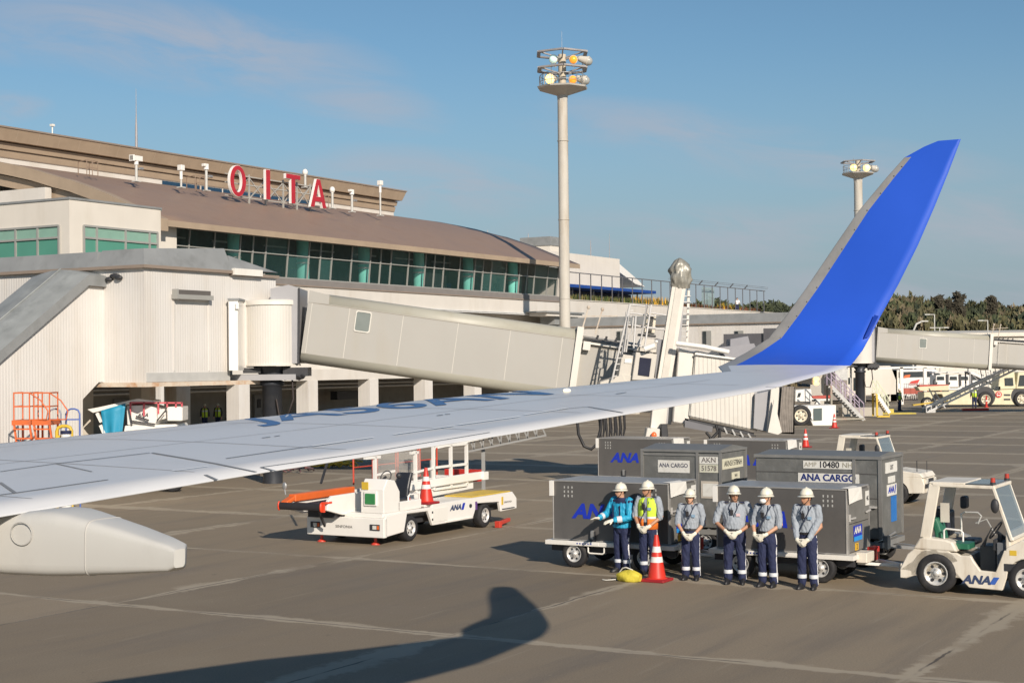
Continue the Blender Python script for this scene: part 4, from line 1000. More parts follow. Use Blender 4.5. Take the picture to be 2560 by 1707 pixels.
m.build('ladder_cage',pm('ladder_pale_steel',(.55,.54,.52),.45,var=.1),BR,off=BO)
m=MB(); skew(1620,783,1641,785,1636,836,1611,833,51.9,.45,m,0)
for i in range(13):
    y=787+i*3.6; m.bar(aY(1622-i*.5,y,51.85),aY(1636-i*.5,y+.4,51.85),.022,.02,1)
m.build('air_conditioner',[pm('ac_cream',(.66,.60,.48),.5),darkm],BR,off=BO)
m=MB(); skew(1598,834,1640,838,1640,843,1597,839,51.8,.6,m,0); m.build('ac_shelf',darkm,BR,off=BO)
m=MB(); q=yz(1622,873,51.2); m.cyl(q-Vector((.15,0,.0)),q+Vector((.2,0,.12)),.1,n=10); m.ell(q+Vector((.25,0,.25)),.06,.06,.06,8,6); m.build('bridge_camera',cleanwhite,BR,off=BO)
# cab
m=MB(); skew(1697,870,1735,880,1722,1062,1682,1055,51.5,2.0,m,0); skew(1722,878,1740,880,1724,1050,1706,1060,51.7,2.0,m,1); skew(1682,880,1700,880,1678,1062,1660,1060,51.9,1.2,m,1)
m.build('rotating_cab_panel',[bwhite,bgrey],BR,off=BO,bevel=.03)
m=MB(); skew(1738,876,1880,903,1893,1078,1722,1042,51.4,2.6,m,0); m.build('cab_wall',pm('cab_ribbed_white',(.62,.59,.53),.45,var=.04,dirt=(.48,.43,.36),damt=.25,stripes=('X',.14,.5)),BR,off=BO,bevel=.05)
m=MB(); rail([(1690,858),(1760,867),(1822,880)],51.2,.085); m.bar(aY(1738,884,51.3),aY(1855,899,51.3),.03,.06); m.build('cab_roof_pipe',cleanwhite,BR,off=BO)
m=MB(); skew(1800,868,1885,858,1905,900,1815,893,52.2,1.2,m,0); skew(1826,848,1870,840,1880,880,1826,875,52.6,1.0,m,0); m.build('roof_equipment_box',pm('roof_box_grey',(.24,.24,.26),.6),BR,off=BO)
m=MB(); skew(1888,985,1930,975,1925,1080,1884,1070,51.2,2.6,m,1); skew(1880,950,1893,950,1893,1078,1884,1074,51.5,2.5,m,1); skew(1928,972,1952,965,1940,1082,1918,1081,51.0,2.7,m,0)
skew(1955,968,1950,968,1942,1082,1948,1082,51.0,2.7,m,2); m.build('cab_end_frame',[bwhite,bgrey,darkm],BR,off=BO)
m=MB(); z=[]
for i in range(17):
    t=i/16; x=1955+30*t+ (3 if i%2 else -3); z.append((x,965+4*t,1083+2*t))
for (xa,ya,za),(xb,yb,zb) in zip(z,z[1:]):
    p=[Vector(aY(*q_,50.9)) for q_ in ((xa,ya),(xb,yb),(xb,zb),(xa,za))]; p2=[q+Vector((0,2.8,0)) for q in p]
    m.add(p,[(0,1,2,3)],0); m.add([p[0],p[1],p2[1],p2[0]],[(0,1,2,3)],0); m.add([p[3],p[2],p2[2],p2[3]],[(0,1,2,3)],0)
for i in range(8):
    x=1957+i*3.6; m.bar(aY(x,966,50.86-.02*(i%2)),aY(x-(9-i),1080,50.86),.06,.05,0)
m.build('bellows_canopy',pm('bellows_grey_fabric',(.22,.195,.17),.8,var=.25,scale=6),BR,off=BO)
m=MB(); skew(1935,1000,1955,1080,1945,1086,1920,1080,50.8,.08,m,0); m.build('canopy_flap',bwhite,BR,off=BO)
# under the cab: girder, wheels, cabling, warning lamp
m=MB(); skew(1712,1045,1885,1082,1885,1090,1712,1055,51.5,2.3,m,0); skew(1712,1050,1782,1066,1780,1080,1712,1068,51.3,.4,m,1)
for a,b in (((1790,1066),(1890,1090)),((1800,1075),(1875,1095))): m.bar(aY(*a,51.6),aY(*b,51.6),.06,.05,0)
for x in (1810,1830,1850,1870): m.bar(aY(x,1068+(x-1810)*.25,51.5),aY(x+8,1084+(x-1810)*.2,51.5),.05,.05,2)
m.build('cab_girder',[darkm,pm('girder_grey',(.15,.15,.16),.5),steel],BR,off=BO)
m=MB()
rail([(1790,1062),(1795,1080),(1775,1100)],51.3,.05); rail([(1765,1080),(1775,1092),(1777,1102)],51.3,.045); rail([(1800,1070),(1798,1102)],51.3,.045)
m.build('power_cable',pm('cable_black',(.02,.02,.022),.5),BR,off=BO)
m=MB()
for k,(x0,dp) in enumerate(((1443,120),(1505,70),(1520,75),(1532,70),(1545,72),(1556,60))):
    if k==0: rail([(1443,1050),(1446,1085),(1460,1115),(1478,1123),(1492,1110),(1502,1070),(1504,1040)],51.2,.05)
    else: rail([(x0-8,1030),(x0-4,1070),(x0,1060+dp*.7),(x0+6,1070),(x0+4,1030)],51.3+.1*k,.045)
m.build('drooping_cable_loops',pm('cable_black',(.02,.02,.022),.5),BR,off=BO)
m=MB(); m.bar(yz(1652,985),yz(1640,1100),.5,.5,0,up=(0,1,0)); skew(1618,1070,1650,1072,1648,1102,1612,1100,51.1,.8,m,0); g=yz(1640,1100); m.bx(g.x-.75,g.x+.9,51.3,52.6,.45,1.3,1)
skew(1652,1060,1668,1060,1672,1100,1654,1100,51.3,.6,m,2)
m.build('drive_column',[bwhite,pm('drive_box_cream',(.6,.56,.48),.5),darkm],BR,off=BO,bevel=.02)
for dx in (-.75,.8):
    m=MB(); m.cyl((g.x+dx-.16,51.9,.5),(g.x+dx+.16,51.9,.5),.5,n=22); m.build('drive_wheel',black,BR,off=BO)
m=MB(); q=yz(1635,1088,51.0); m.ell(q,.09,.07,.12); m.build('warning_lamp',pm('warning_orange',(.75,.12,.03),.3,emit=(1,.2,.03),es=.25),BR,off=BO)
m=MB(); skew(1560,1005,1680,985,1680,1000,1640,1030,51.8,1.6,m,0); m.build('tunnel_underframe',bgrey,BR,off=BO)
# far boarding bridge
B2,O2,M2,H2=bridge('distant passenger boarding bridge to the right of the winglet',25.15,112.9,3.85,6.05,.95,R(4.4),7.9,12,[(3.3,1.55)])
m=MB(); m.bx(23.7,26.6,112.2,113.6,0,.62); m.build('column_footing',pm('footing_concrete',(.42,.39,.33),.8,var=.1),B2,off=O2)
m=MB(); m.bar((24.6,113.4,0),(24.6,113.4,3.8),.12); m.bar((23.9,113,2.9),(23.9,113,0),.1); m.bx(23.3,24.2,112.6,113.5,2.6,3.6,0); m.build('bridge_stair_post',steel,B2,off=O2)
# ---------------------------------------------------------------- shared vehicle parts
cartgrey=pm('cart_dark_grey',(.145,.138,.130),.42,var=.10,scale=.9,dirt=(.10,.097,.094),damt=.5,dscale=1.6,metal=.35)
cartdoor=pm('cart_door_grey',(.17,.165,.15),.5,var=.12,scale=1.5,dirt=(.10,.095,.085),damt=.45,dscale=2)
alu=pm('alu_edge',(.38,.37,.35),.4,metal=.4,var=.12,scale=6)
uldm=pm('scuffed_container_metal',(.19,.19,.178),.45,metal=.35,var=.16,scale=1.6,dirt=(.28,.275,.255),damt=.6,dscale=3.2,bump=.8,bscale=3.5)
uldedge=pm('container_edge',(.27,.265,.25),.45,metal=.4,var=.12,scale=4)
paper=pm('label_white',(.68,.67,.62),.6,var=.05,dirt=(.4,.38,.33),damt=.35,dscale=9)
ink=pm('print_dark',(.03,.03,.035),.6)
def wheel(par,name,x,y,z,r,w,side=-1,off=(0,0,0),rimr=.58,bolts=6,rimm=None,axis='x',hub=True):
    """wheel whose outer face looks towards side on the given axis; tyre with rim as sub-part"""
    m=MB(); s=side
    pr=[(r*rimr,-w/2),(r*.90,-w/2),(r*.985,-w*.36),(r,-w*.2),(r,w*.2),(r*.985,w*.36),(r*.90,w/2),(r*.60,w/2),(r*.55,w*.2)]
    m.lathe([(r*.50,-w*.2)]+pr,(x,y,z),axis,26,caps=False)
    t=m.build(name,black,par,off=off)
    m=MB(); e=lambda k:s*w*k
    def L(pr,mt=0,n=22):
        m.lathe([(a,e(b)) for a,b in pr],(x,y,z),axis,n,mt,caps=False)
    L([(r*.60,.50),(r*.57,.52),(r*.53,.48),(r*.50,.30),(r*.30,.34),(r*.16,.42),(r*.15,.50),(.001,.50)])
    for i in range(bolts):
        a=2*PI*i/bolts; dy,dz=r*.38*math.cos(a),r*.38*math.sin(a)
        p=Vector((x+e(.30),y+dy,z+dz)) if axis=='x' else Vector((x+dy,y+e(.30),z+dz)); q=Vector((x+e(.36),y+dy,z+dz)) if axis=='x' else Vector((x+dy,y+e(.36),z+dz))
        m.cyl(p,q,r*.085,n=10,mat=1)
        a2=a+PI/bolts; dy,dz=r*.21*math.cos(a2),r*.21*math.sin(a2)
        q=Vector((x+e(.47),y+dy,z+dz)) if axis=='x' else Vector((x+dy,y+e(.47),z+dz)); m.ell(q,r*.035,r*.035,r*.035,6,4,2)
    m.build('rim',[rimm or chrome,darkm,steel],t,off=off); return t
def ana(mb,p,h,right,up,mat,bar=None,scalex=1.12,depth=0):
    """italic three letter wordmark with its slanted bar; p = centre of the letters"""
    M=face_M(p,right,up); mb.text('ANA',M,h*1.36,mat,.045,.30,depth,scalex)
# ---------------------------------------------------------------- baggage carts (length along f: local y, door end at low f)
def cart():
    t=thing('baggage_cart','x','baggage cart',(0,0,0),group='grey box baggage carts')
    L,D,z0,z1=2.5,1.3,.53,1.68; y0,y1=-L/2,L/2; x0,x1=0,D
    m=MB(); m.bx(x0,x1,y0,y1,z0,z1,0); m.bx(x0-.012,x1+.012,y0-.012,y1+.012,z1,z1+.03,1)
    for y in (y0,y1): m.bx(x0-.012,x0+.03,y-.012,y+.012,z0,z1,1)
    m.bx(x0-.012,x0,y0,y1,z0,z0+.02,1)
    m.build('box_body',[cartgrey,alu],t,bevel=.006)
    m=MB(); 
    for c in (y0+.34,y1-.34):
        for i in range(3):
            for j in range(3): m.bx(x0-.004,x0+.01,c+(i-1)*.085-.012,c+(i-1)*.085+.012,z1-.13-j*.085,z1-.085-j*.085,0)
    m.build('vent_slots',pm('vent_pale',(.40,.40,.38),.6),t)
    m=MB(); ana(m,(x0-.006,.31,1.10),.285,(0,-1,0),(0,0,1),0)
    m.build('logo_lettering',anablue,t)
    m=MB(); m.add([(x0-.006,-.21,.965),(x0-.006,-.37,.965),(x0-.006,-.52,1.235),(x0-.006,-.36,1.235)],[(0,1,2,3)],0); m.build('logo_bar',anablue,t,fix=False)
    m=MB(); m.bx(x0+.04,x1-.04,y0-.03,y0-.005,z0+.03,1.06,0); m.bx(x0+.04,x1-.04,y0-.028,y0-.005,1.075,z1-.03,0)
    m.bx(x0+.02,x0+.05,y0-.035,y0,z0,z1,1); m.bx(x1-.05,x1-.02,y0-.035,y0,z0,z1,1)
    d=m.build('end_door',[cartdoor,alu],t)
    m=MB(); m.bar((x0+.10,y0-.06,1.17),(x0+.34,y0-.06,1.17),.03); m.bar((x0+.06,y0-.05,1.12),(x0+.06,y0-.05,1.25),.025); m.bar((x1-.3,y0-.06,1.22),(x1-.06,y0-.06,1.24),.03); m.build('latch',chrome,d)
    m=MB(); m.add([(x0-.02,y0-.05,z1+.04),(x0+.75,y0-.05,z1+.02),(x0+.77,y0-.06,z1-.20),(x0+.4,y0-.07,z1-.21),(x0-.01,y0-.06,z1-.24)],[(0,1,2,3,4)],0)
    m.add([(x0-.02,y0-.05,z1+.04),(x0+.75,y0-.05,z1+.02),(x0+.75,y0+.1,z1+.04),(x0-.02,y0+.1,z1+.05)],[(0,1,2,3)],0); m.build('canvas_flap',pm('white_canvas',(.74,.72,.66),.7,var=.04,bump=.4,bscale=6),t,fix=False)
    m=MB(); m.bx(x0-.05,x0+.06,y1-.02,y1+.06,z1-.28,z1+.02,0); m.build('corner_pad',cleanwhite,t)
    m=MB(); m.bx(x0+.30,x0+.78,y0-.042,y0-.034,.74,1.02,0); m.bx(x0+.30,x0+.78,y0-.046,y0-.034,.74,.82,1); ana(m,(x0+.52,y0-.047,.93),.12,(1,0,0),(0,0,1),2); m.build('logo_sticker',[anablue,skyblue,cleanwhite],t)
    m=MB(); m.bx(x0+.38,x0+.56,y0-.042,y0-.034,.57,.70,0); m.text('2',face_M((x0+.47,y0-.045,.635),(1,0,0),(0,0,1)),.13,1,.02); m.build('number_plate',[pm('plate_amber',(.70,.42,.03),.5),ink],t)
    m=MB(); m.bx(x1-.28,x1-.06,y0-.042,y0-.034,1.33,1.60,0); m.text('4K',face_M((x1-.17,y0-.045,1.46),(1,0,0),(0,0,1)),.12,1,.02); m.build('route_label',[paper,ink],t)
    m=MB(); m.bx(x0-.10,x1+.06,y0-.16,y1+.14,.44,.525,0); m.bx(x0-.105,x0-.09,y1-1.05,y1-.35,.455,.515,1); m.bx(x0-.107,x0-.09,y1-1.85,y1-1.2,.455,.515,2); m.bx(x0+.1,x0+.2,y0-.1,y1+.1,.30,.44,3); m.bx(x1-.2,x1-.1,y0-.1,y1+.1,.30,.44,3)
    for k in range(6): m.bx(x0-.108,x0-.10,y1-.60-.06*k,y1-.565-.06*k,.47,.50,4)
    m.build('chassis_frame',[white,cleanwhite,pm('pale_sticker',(.80,.78,.72),.5),darkm,navy],t,bevel=.006)
    m=MB(); m.bx(x0-.05,x0+.0,.30,.42,.53,.72,0); m.bx(x0-.07,x0-.03,.33,.39,.58,.75,1); m.build('side_hook',[darkm,steel],t)
    m=MB(); m.tube([(x0-.06,.1,.42),(x0-.06,.1,.33),(x0-.06,.13,.30),(x0-.06,.42,.30),(x0-.06,.45,.33),(x0-.06,.45,.42)],.017,6); m.build('step_bar',white,t)
    m=MB(); 
    for y in (y1-.48,y0+.48): m.cyl((x0+.05,y,.27),(x1-.05,y,.27),.04,n=8)
    m.build('axle',darkm,t)
    for y in (y1-.48,y0+.48):
        wheel(t,'wheel',x0+.02,y,.27,.27,.16,-1); wheel(t,'wheel',x1-.02,y,.27,.27,.16,-1)
    m=MB(); m.bar((.3,y0-.1,.36),(.62,y0-.95,.30),.07,.05,0); m.bar((1.0,y0-.1,.36),(.68,y0-.95,.30),.07,.05,0); m.bx(.57,.73,y0-1.12,y0-.9,.25,.35,1); m.build('tow_bar',[white,steel],t,bevel=.006)
    m=MB(); m.bx(.15,.6,y0-.32,y0-.12,.38,.56,0); m.bx(.75,1.0,y0-.3,y0-.14,.36,.6,1); m.cyl((.7,y0-.25,.5),(.75,y0-.33,.62),.03,n=6,mat=1); m.build('brake_unit',[wornwhite,red],t,bevel=.01)
    return t
c0=cart(); sp=[((27.35,13.63),'box baggage cart behind the worker in the turquoise jacket, left end of the front row'),((27.35,10.13),'box baggage cart directly behind the three right workers, in front of the biggest container'),
    ((43.2,20.65),'rear baggage cart, the left one, standing behind the narrow container'),((43.35,17.1),'rear baggage cart, the right one, standing behind the tall containers')]
c0.location=W(*sp[0][0]); c0['label']=sp[0][1]
for p,l in sp[1:]: dup(c0,W(*p),label=l)
# ---------------------------------------------------------------- containers and their dollies
def dolly(o,L,D,label):
    t=thing('container_dolly',label,'dolly',o,group='open container dollies')
    m=MB(); m.bx(-.04,D+.04,-L/2-.06,L/2+.06,.40,.50,0); m.bx(.2,.32,-L/2,L/2,.28,.4,1); m.bx(D-.32,D-.2,-L/2,L/2,.28,.4,1)
    for i in range(9): m.cyl((.05,-L/2+.1+i*(L-.2)/8,.50),(D-.05,-L/2+.1+i*(L-.2)/8,.50),.035,n=8,mat=2)
    m.build('deck',[pm('dolly_grey',(.22,.22,.21),.5,var=.12,dirt=GR,damt=.4),darkm,steel],t)
    for y in (-L/2+.35,L/2-.35):
        for x in (.06,D-.06): wheel(t,'wheel',x,y,.25,.25,.15,-1)
    m=MB(); m.bar((.5,-L/2,.38),(D/2,-L/2-.8,.34),.06); m.bar((D-.5,-L/2,.38),(D/2,-L/2-.8,.34),.06); m.build('tow_bar',steel,t)
    m=MB(); m.bx(.1,.3,-L/2-.12,-L/2-.03,.36,.62,0); m.cyl((.2,-L/2-.1,.6),(.5,-L/2-.15,.66),.03,n=6); m.build('stop_latch',[uldedge],t)
    return t
# narrow container
T=thing('cargo_container','narrow grey container lettered ANA CARGO in serif capitals between the carts','container',(30.5,13.5,.54))
Wd,D=1.80,1.42; y0,y1=-Wd/2,Wd/2
m=MB(); m.bx(0,D,y0,y1,.0,1.58,0); m.build('body',[uldm],T,bevel=.012)
m=MB(); m.bx(-.03,D+.03,y0-.03,y1+.03,1.58,1.63,0); m.prism([(-.02,1.63),(.7,1.72),(D+.02,1.63)],'y',y0,y1,1); m.build('lid',[uldedge,pm('lid_grey',(.20,.20,.19),.5,metal=.3,var=.1)],T)
m=MB()
for y in (y0,y0+.52,y1): m.bx(-.025,.01,y-.03,y+.03,0,1.6,0)
for x in (D,): m.bx(x-.03,x+.03,y0-.025,y0+.01,0,1.6,0)
m.bx(-.02,0,y0,y1,1.50,1.54,0); m.build('corner_post',[uldedge],T)
m=MB(); m.bx(-.012,0,y1-1.10,y1-.37,1.14,1.40,0)
m.text('ANA CARGO',face_M((-.016,y1-.735,1.29),(0,-1,0),(0,0,1)),.125,1,.012,0,0,.90); m.build('name_plate',[paper,pm('print_navy',(.03,.035,.08),.6)],T)
m=MB(); m.bx(-.012,0,y0+.04,y0+.47,1.34,1.50,0); m.bx(-.012,0,y0+.04,y0+.47,1.16,1.33,2); m.text('AKN',face_M((-.016,y0+.255,1.42),(0,-1,0),(0,0,1)),.15,1,.01,0,0,1.05); m.text('51578',face_M((-.016,y0+.255,1.245),(0,-1,0),(0,0,1)),.15,1,.012,0,0,.92); m.build('code_label',[paper,pm('print_grey',(.16,.14,.13),.6),pm('label_faded',(.60,.58,.48),.6,dirt=(.3,.5,.2),damt=.3,dscale=14)],T)
m=MB(); m.bx(.10,1.25,y0-.012,y0,1.22,1.44,0); m.text('AKN51578NH',face_M((.68,y0-.016,1.33),(1,0,0),(0,0,1)),.165,1,.006); m.bx(.62,1.05,y0-.012,y0,.98,1.13,0); m.bx(.55,.8,y0-.012,y0,.72,.86,0); m.text('NH',face_M((.83,y0-.016,1.055),(1,0,0),(0,0,1)),.10,1,.006); m.build('end_label',[pm('label_yellowed',(.62,.60,.46),.6,var=.08,scale=9),ink],T)
m=MB(); m.bx(-.012,0,y0+.02,y0+.44,.62,1.0-.02,0); m.bx(-.016,-.01,y0+.06,y0+.40,.66,.93,1); m.bx(-.012,0,y1-.95,y1-.91,.9,1.0,2); m.bx(.75,1.3,y0-.014,y0,.55,.97,3); m.build('document_pouch',[pm('pouch_frame',(.50,.45,.38),.6),paper,cleanwhite,ink],T)
dolly((30.5,13.5,0),1.8,1.42,'dolly carrying the narrow serif lettered container')
# big container
T=thing('cargo_container','biggest scuffed grey container with number 10480 beside the tow tractor','container',(29.7,10.23,.56))
Wd,D=2.55,1.45; y0,y1=-Wd/2,Wd/2
m=MB(); m.bx(0,D,y0,y1,0,1.56,0); m.build('body',[uldm],T,bevel=.012)
m=MB(); m.bx(-.03,D+.03,y0-.03,y1+.03,1.54,1.60,0); m.prism([(-.02,1.60),(.75,1.66),(D+.02,1.60)],'y',y0+.02,y1-.02,1); m.build('lid',[uldedge,pm('lid_grey',(.20,.20,.19),.5,metal=.3,var=.1)],T)
m=MB()
for y in (y0,y0+.52,): m.bx(-.02,.01,y-.03,y+.03,0,1.56,0)
m.bx(-.022,.012,y0-.022,y0+.04,0,1.56,0); m.bx(D-.03,D+.03,y0-.02,y0,0,1.56,0); m.bx(-.01,0,y0+.05,y1,1.25,1.27,1); m.bx(-.01,0,y0+.05,y1,.78,.795,1); m.build('edge_frame',[uldedge,cartgrey],T)
m=MB(); m.bx(-.012,0,y1-2.03,y1-1.0,1.34,1.49,0); m.text('10480',face_M((-.016,y1-1.53,1.415),(0,-1,0),(0,0,1)),.17,1,.022); m.text('AMP',face_M((-.016,y1-1.15,1.415),(0,-1,0),(0,0,1)),.13,2,.0); m.text('NH',face_M((-.016,y1-1.9,1.415),(0,-1,0),(0,0,1)),.14,2,.01); m.build('number_label',[paper,ink,pm('print_faint',(.33,.31,.24),.6)],T)
m=MB(); m.bx(-.012,0,y1-2.13,y1-.89,1.07,1.25,0); m.text('ANA CARGO',face_M((-.016,y1-1.51,1.16),(0,-1,0),(0,0,1)),.185,1,.034,0,0,1.02); m.build('name_plate',[paper,pm('print_deep_blue',(.015,.03,.16),.5)],T)
m=MB(); m.bx(.33,1.1,y0-.012,y0,1.25,1.46,0); m.bx(.5,.95,y0-.012,y0,1.05,1.18,0); m.text('OIT',face_M((.72,y0-.016,1.35),(1,0,0),(0,0,1)),.13,1,.01); m.build('end_label',[paper,ink],T)
m=MB(); m.bx(.42,1.05,y0-.012,y0,.80,1.02,0); ana(m,(.67,y0-.016,.91),.12,(1,0,0),(0,0,1),1); m.add([(.88,y0-.016,.83),(.93,y0-.016,.83),(1.0,y0-.016,1.0),(.95,y0-.016,1.0)],[(0,1,2,3)],1); m.build('logo_label',[paper,anablue],T)
m=MB(); m.bx(.68,1.02,y0-.014,y0,.28,.78,0); m.build('blue_tag',pm('tag_blue',(.02,.16,.48),.5,dirt=(.1,.25,.5),damt=.4,dscale=12),T)
m=MB(); m.bx(-.05,-.0,y0+.08,y0+.30,.60,.64,0); m.bx(-.04,0,y0+.35,y0+.39,.55,.70,0); m.bx(-.012,0,y0+.28,y0+.44,.70,1.0,1); m.build('door_latch',[chrome,paper],T)
dolly((29.7,10.23,0),2.5,1.45,'dolly carrying the biggest container, half hidden by the front cart')
# ---------------------------------------------------------------- tow tractors (heading -f: local -y is forward)
def tractor(label,full=True,dark=False):
    t=thing('tow_tractor',label,'tow tractor',(0,0,0),group='white baggage tow tractors')
    # local: x=0 near side .. 1.35 far side ; y: rear axle at 0, front axle at -1.60
    wm=wornwhite; W_=1.35
    def arch(cy,cz,r,a0,a1,n=10): return [(cy+r*math.cos(R(a0+(a1-a0)*i/n)),cz+r*math.sin(R(a0+(a1-a0)*i/n))) for i in range(n+1)]
    # side skirts, profile in (y,z)
    side=[(.60,.36),(.62,.50),(.48,.72),(.34,.80)]+[(-.30,.74)]+arch(0,.38,.44,30,150)[::1][:0]
    prof=[(.66,.24),(.66,.40),(.52,.68),(.40,.78),(-.36,.74),(-.44,.70),(-.62,.70),(-.66,.62),(-.78,.45),(-1.05,.44),(-1.12,.62),(-1.20,.83),(-2.35,.80),(-2.42,.60),(-2.38,.36)]+arch(-1.60,.34,.36,0,180)[::-1]+[(-1.16,.12),(-.58,.14),(-.42,.30)]+arch(0,.36,.47,-8,150)+[(.55,.24)]
    m=MB(); m.prism(prof,'x',.0,.10,0); m.prism(prof,'x',W_-.10,W_,0); m.build('side_panel',wm,t,bevel=.012)
    m=MB(); m.bx(.1,W_-.1,-.5,.55,.35,.66,0); m.bx(.1,W_-.1,-1.1,-.5,.2,.30,1); m.bx(.1,W_-.1,-2.38,-1.2,.35,.78,0); m.bx(.02,W_-.02,.55,.66,.28,.5,0); m.build('chassis',[wm,darkm],t,bevel=.01)
    # rear fender top
    m=MB(); fp_=[(.42,.78),(.30,.97),(.22,1.0),(-.18,.97),(-.30,.93),(-.38,.76)]
    m.prism(fp_,'x',-.01,.30,0); m.prism(fp_,'x',W_-.30,W_+.01,0); m.prism([(.42,.78),(.30,.92),(-.2,.9),(-.3,.78)],'x',.30,W_-.30,0); m.build('rear_fender',wm,t,bevel=.03,segs=2)
    m=MB(); m.prism([(-1.22,.80),(-1.24,.88),(-1.5,1.02),(-2.30,.93),(-2.40,.80)],'x',.0,W_,0); m.bx(.06,W_-.06,-1.30,-1.22,.80,1.16,0); m.build('bonnet',wm,t,bevel=.02,segs=2)
    m=MB(); m.bx(.2,W_-.2,-2.43,-2.39,.5,.75,0); m.bx(-.005,.02,-1.42,-1.20,.47,.60,0); m.build('grille',darkm,t)
    m=MB(); 
    for x in (.12,W_-.36): m.bx(x,x+.24,-2.44,-2.38,.62,.76,0); m.bx(x+.02,x+.22,-2.45,-2.43,.64,.74,1)
    m.build('headlight',[wm,pm('lamp_lens',(.6,.6,.55),.15)],t)
    # cab frame
    m=MB()
    for x in (.06,W_-.06):
        m.bar((x,.20,.98),(x,.02,1.95),.06,.20,0,up=(0,1,0)); m.bar((x,-1.02,1.93),(x,-1.33,1.0),.055,.055,0)
        m.bar((x,.06,1.95),(x,-1.04,1.93),.06,.06,0)
    m.bar((.06,.04,1.96),(W_-.06,.04,1.96),.06); m.bar((.06,-1.04,1.94),(W_-.06,-1.04,1.94),.06); m.bar((.06,-1.33,1.03),(W_-.06,-1.33,1.03),.06)
    m.build('cab_frame',wm,t,bevel=.01)
    m=MB(); m.bx(.04,W_-.04,-.52,.12,1.965,2.005,0); m.bx(.08,W_-.08,-1.03,-.52,1.965,1.99,1); m.build('roof',[wm,pm('tinted_roof_glass',(.10,.12,.13),.1,alpha=.8)],t,bevel=.015)
    m=MB(); m.quad((.09,-1.05,1.92),(W_-.09,-1.05,1.92),(W_-.09,-1.34,1.04),(.09,-1.34,1.04)); m.build('windscreen',pm('screen_glass',(.16,.24,.30),.06,alpha=.55,spec=.7),t,fix=False)
    m=MB(); m.bx(.78,.80,.02,.12,1.3,1.55,0); m.bx(.35,.37,-.16,.0,1.25,1.6,0); m.build('mirror_board',pm('board_cream',(.55,.52,.45),.5),t)
    m=MB(); m.ell((-.10,-1.08,1.62),.05,.075,.13); m.bar((0,-1.08,1.66),(-.1,-1.08,1.62),.02); m.build('mirror',darkm,t)
    for x in (.12,W_-.12):
        m=MB(); m.cyl((x,-1.0,1.98),(x,-1.0,2.02),.05,n=10,mat=1); m.cyl((x,-1.0,2.02),(x,-1.0,2.10),.045,.04,n=10); m.build('beacon',[pm('beacon_red',(.42,.05,.03),.25),darkm],t)
    # seats
    gs=pm('seat_green_vinyl',(.02,.13,.075),.45,var=.1); ds=pm('seat_dark_vinyl',(.025,.03,.045),.5,var=.1)
    m=MB(); m.loft([[Vector((x,y,z)) for x,y in ((.2,-.08+dy),(.62,-.08+dy),(.62,.06+dy),(.2,.06+dy))] for z,dy in ((.95,0),(1.1,.03),(1.25,.08),(1.33,.12))],0,True,False); m.loft([[Vector((x,y,z)) for x,y in ((.16,-.56),(.64,-.56),(.64,-.10),(.16,-.10))] for z in (.80,.90)],0,True,False); m.build('seat_green',gs,t,bevel=.04,segs=3)
    m=MB(); m.bx(.74,1.16,-.06,.06,.95,1.42,0); m.bx(.74,1.18,-.56,-.1,.82,.92,0); m.bx(.52,.70,.05,.14,1.30,1.52); m.bx(.95,1.2,-.32,-.2,1.45,1.68); m.build('seat_dark',ds,t,bevel=.04,segs=3)
    m=MB(); m.tube([(.12,-.12,.98),(.12,-.12,1.13),(.12,-.16,1.16),(.12,-.42,1.14),(.12,-.46,1.1),(.12,-.46,.94)],.018,6); m.tube([(.66,-.3,1.0),(.66,-.3,1.38),(.66,-.36,1.42),(.66,-.6,1.42),(.66,-.66,1.36),(.66,-.6,1.22)],.018,6); m.tube([(.9,-.5,1.2),(.9,-.7,1.28),(.9,-.85,1.0)],.015,6); m.build('grab_rail',cleanwhite,t)
    m=MB(); m.bar((.42,-1.2,.95),(.42,-.98,1.12),.05); m.tube([(.42+.19*math.cos(2*PI*i/16),-.97-.10*math.sin(2*PI*i/16),1.14+.15*math.sin(2*PI*i/16)) for i in range(16)],.015,6,closed=True); m.build('steering_wheel',darkm,t)
    m=MB(); m.bx(.12,W_-.12,-1.26,-1.05,.30,.95,0); m.bx(.15,.7,-1.05,-.98,.8,1.0,1); m.bx(.7,W_-.15,-.9,-.62,.30,.82,0); m.build('dashboard',[pm('dash_grey',(.12,.13,.14),.6),darkm],t,bevel=.01)
    m=MB(); m.bx(.25,.30,-1.1,-1.04,.9,1.1); 
    for i in range(5): m.bar((.5+.08*i,-.75+.03*i,.82),(.52+.09*i,-.80,1.02+.03*i),.015)
    m.build('levers',darkm,t)
    wheel(t,'wheel',.09,0,.36,.36,.26,-1,rimr=.60); wheel(t,'wheel',W_-.09,0,.36,.36,.26,-1); wheel(t,'wheel',.09,-1.60,.34,.34,.22,-1); wheel(t,'wheel',W_-.09,-1.60,.34,.34,.22,-1)
    m=MB(); ana(m,(-.006,-.73,.28),.15,(0,-1,0),(0,0,1),0); m.add([(-.006,-.94,.22),(-.006,-1.04,.22),(-.006,-1.12,.35),(-.006,-1.02,.35)],[(0,1,2,3)],1); m.build('logo_lettering',[pm('logo_ink',(.04,.06,.13),.5),pm('logo_bar_blue',(.04,.12,.45),.5)],t,fix=False)
    m=MB(); m.bx(-.005,.0,-1.42,-1.30,1.05-.3,1.14-.3,0); m.build('type_sticker',yellow,t)
    m=MB(); m.bx(W_/2-.06,W_/2+.06,.62,.86,.30,.42,0); m.build('tow_hook',steel,t)
    m=MB(); m.bar((.3,-2.42,.95),(.3,-2.42,1.28),.015); m.bar((.05,-2.2,.98),(.05,-2.2,1.3),.02); m.build('marker_rod',darkm,t)
    return t
tr=tractor('white tow tractor with green seat at the right edge, hitched to the front cart')
